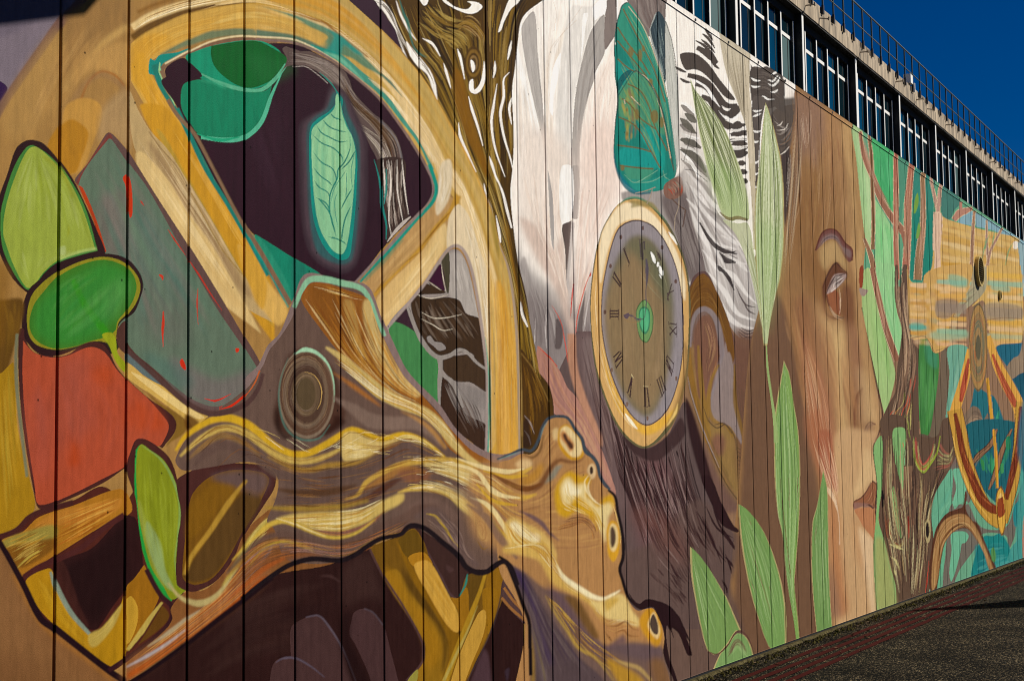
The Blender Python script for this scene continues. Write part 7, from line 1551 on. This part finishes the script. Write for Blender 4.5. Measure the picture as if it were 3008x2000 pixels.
# roof edge: cast fascia with a slightly uneven face and a shallow drip groove
vs_, fs = [], []; rb = random.Random(9)
prof = [(.02, 13.972), (.0, 13.98), (.0, 14.36), (.02, 14.37), (.02, 14.575), (.60, 14.585)]
xs = np.arange(XB0, XB1, .35)
for i, x in enumerate(xs):
    for (dy, z) in prof: vs_.append((x, YF+dy+rb.uniform(-.006, .006), z+rb.uniform(-.006, .006)))
    if i:
        a = (i-1)*6; b = i*6
        for j in range(5): fs.append((a+j, b+j, b+j+1, a+j+1))
me = bpy.data.meshes.new('fascia'); me.from_pydata(vs_, [], fs); FAS = bpart('fascia', me, BC)
bpart('roof_slab', box_mesh('roof_slab', [(XB0, XB1, YF+.55, 24, 13.97, 14.57)]), BC2)
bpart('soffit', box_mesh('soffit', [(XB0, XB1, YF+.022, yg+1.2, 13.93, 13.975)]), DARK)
bpart('shade_header', box_mesh('shade_header', [(XB0, XB1, ys-.012, yt+.06, 13.705, 13.93)]), DARK)  # dark strip added for the fascia shadow over the mullion tops
mm = box_mesh('mullion', [(-.04, .04, .004, .11, 11.1, 13.925)]); mmf = box_mesh('lit_front_cap', [(-.042, .042, -.008, .003, 11.1, 13.70)]); mt = box_mesh('transom', [(.046, S1-.046, 0, .08, 13.15, 13.25)])  # shade put into the colour: black mullion body, white only on the sunlit front
mc = box_mesh('column', [(-.10, .10, 0, .40, 11.1, 13.96)]); mcs = box_mesh('lit_column_face', [(-.078, .078, -.012, -.001, 11.1, 13.955)])  # black body paints the shaded column sides, white face the sunlit front
mp1 = box_mesh('pane', [(.06, S1-.06, 0, .012, 11.12, 13.135)]); mp2 = box_mesh('pane', [(.06, S1-.06, 0, .012, 13.255, 13.73)])
msl = box_mesh('frame_post', [(-.02, .02, -.004, .03, 11.12, 13.74)])
x = 53.19-S1*30; i = -30; rb2 = random.Random(21)
while x < XB1-2:
    if x > XB0+.3:
        col_bay = (i % 5) == 3
        q = bpart('mullion', mm, BLACK); q.location = (x, ys, 0); meshobj('lit_front_cap', mmf, WHITE, q)
        if not (col_bay):
            q = bpart('transom', mt, WHITE); q.location = (x, yt, 0)
        g = GLASS if rb2.random() < .8 else GLASS2
        if (i % 5) == 2: g = BLIND if rb2.random() < .5 else GLASS2
        q = bpart('pane', mp1, None); q.location = (x, yg, 0)
        if len(q.data.materials) == 0: q.data.materials.append(GLASS)
        q.material_slots[0].link = 'OBJECT'; q.material_slots[0].material = g
        q = bpart('pane', mp2, None); q.location = (x, yg, 0)
        if len(q.data.materials) == 0: q.data.materials.append(GLASS)
        q.material_slots[0].link = 'OBJECT'; q.material_slots[0].material = GLASS2 if rb2.random() < .5 else g
        q = bpart('frame_post', msl, BLACK); q.location = (x+S1*.74, yg-.004, 0)
        if col_bay:
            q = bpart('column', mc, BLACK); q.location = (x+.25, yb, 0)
            f_ = meshobj('lit_column_face', mcs, WHITE, q)
    x += S1; i += 1
# rods sticking out of the fascia
bm = bmesh.new(); tube_bm(bm, (0, .02, 0), (0, -.26, -.02), .020, 6); tube_bm(bm, (0, -.26, -.06), (0, -.26, .04), .026, 6); mr_ = bm_mesh('rod', bm)
RUST = material('rusty_rod', (.40, .33, .24), .6)
for kx in range(int((112-21)/2.2)):
    if rb.random() < .12: continue
    q = bpart('rod', mr_, RUST); q.location = (22+kx*2.2+(.0 if kx % 2 else .75)+rb.uniform(-.25, .25), YF, 14.22+rb.uniform(-.04, .04)); q.rotation_euler = (rb.uniform(-.2, .2), 0, rb.uniform(-.3, .3))
# roof railing
rail = empty('roof_railing', (24, YF-.03, 14.3)); tag(rail, 'dark green steel railing along the concrete roof edge', 'railing'); RI = Matrix.Translation((-24, -(YF-.03), -14.3))
def rpart(name, me, mat):
    o = meshobj(name, me, mat, rail); o.matrix_parent_inverse = RI; return o
bm = bmesh.new(); tube_bm(bm, (22, YF-.03, 15.64), (112, YF-.03, 15.64), .026, 8); rpart('top_rail', bm_mesh('top_rail', bm), RAIL)
bm = bmesh.new(); tube_bm(bm, (22, YF-.03, 14.985), (112, YF-.03, 14.985), .018, 8); rpart('mid_rail', bm_mesh('mid_rail', bm), RAIL)
mpst = box_mesh('post', [(-.022, .022, -.022, .022, 14.5, 15.615)]); mft = box_mesh('foot_bracket', [(-.05, .05, -.035, .026, 14.36, 14.62)])
x = 52.88-1.083*28
while x < 111:
    if x > 22.5:
        q = rpart('post', mpst, RAIL); q.location = (x, YF-.03, 0); f_ = meshobj('foot_bracket', mft, BLACK, q)
    x += 1.083
fl = empty('roof_floodlight', (52.75, YF+.05, 14.585)); tag(fl, 'small white box lamp standing at the railing on the roof edge', 'lamp')
meshobj('housing', box_mesh('housing', [(-.22, .12, -.10, .16, .02, .36)], .015), WHITE, fl); meshobj('bracket', box_mesh('bracket', [(-.02, .02, .02, .06, -.01, .07)]), BLACK, fl)
meshobj('cable_tube', box_mesh('cable_tube', [(.28, .34, -.12, -.07, -.2, .12)]), WHITE, fl)

# ------------------------------------------------------------------ unseen things added beside the frame to cast shadows into it
CAN = material('shadow_caster_sheet', (.30, .30, .30), .6)
can = empty('added_shadow_canopy', (1.0, -1.15, 0)); tag(can, 'unseen sloping grey sheet on one post, added to shade the start of the hoarding', 'canopy')  # added out of view, sloped and cut to shape its shadow on the wall
bm = bmesh.new(); cz = lambda x: 4.76+.35*(x-5.207)
q_ = [(-1.5, -1.45), (5.62, -1.45), (5.62, -.75), (-1.5, -.75)]
lo_ = [bm.verts.new((x-1.0, y+1.15, cz(x))) for x, y in q_]; hi_ = [bm.verts.new((x-1.0, y+1.15, cz(x)+.05)) for x, y in q_]
bm.faces.new(lo_[::-1]); bm.faces.new(hi_)
for i in range(4): bm.faces.new((lo_[i], lo_[(i+1) % 4], hi_[(i+1) % 4], hi_[i]))
meshobj('roof_sheet', bm_mesh('roof_sheet', bm), CAN, can)
bm = bmesh.new(); tube_bm(bm, (0, 0, 0), (0, 0, cz(1.0)), .06, 12); meshobj('post', bm_mesh('post', bm), STEEL, can)
h_ = 3.2; sh = h_/math.tan(SUN_EL)*.7071
tip = Vector((15.5+sh, -.17-sh, h_)); c1 = tip+Vector((.86, -1.09, 0))*3.6; c2 = tip+Vector((1.9, -.92, 0))*2.6
sail = empty('added_shadow_sail', (tip.x, tip.y, 0)); tag(sail, 'unseen triangular grey sail on three masts, added to cast a pointed shadow on the pavement', 'shade sail')  # added out of view, outline taken from the wedge of shadow it casts
cor = [tip, c1, c2]; cen = (tip+c1+c2)/3; out = []
for a in range(3):
    p, q = cor[a], cor[(a+1) % 3]
    for t in range(8):
        f = t/8; m_ = p.lerp(q, f); out.append(m_+(cen-m_)*(.10*math.sin(math.pi*f)))
bm = bmesh.new(); o_ = Vector((tip.x, tip.y, 0)); va = [bm.verts.new(p-o_) for p in out]; vb = [bm.verts.new(p-o_+Vector((0, 0, .006))) for p in out]
bm.faces.new(va); bm.faces.new(vb[::-1])
for a in range(len(va)): bm.faces.new((va[a], va[(a+1) % len(va)], vb[(a+1) % len(va)], vb[a]))
meshobj('cloth', bm_mesh('cloth', bm), CAN, sail)
for c_ in (c1, c2):
    bm = bmesh.new(); tube_bm(bm, (c_.x-tip.x, c_.y-tip.y, 0), (c_.x-tip.x, c_.y-tip.y, h_+.2), .05, 10); meshobj('mast', bm_mesh('mast', bm), STEEL, sail)
bm = bmesh.new(); d_ = Vector((.7, -.7, 0))*.9; tube_bm(bm, (d_.x, d_.y, 0), (0, 0, h_), .03, 10); meshobj('mast', bm_mesh('mast', bm), STEEL, sail)
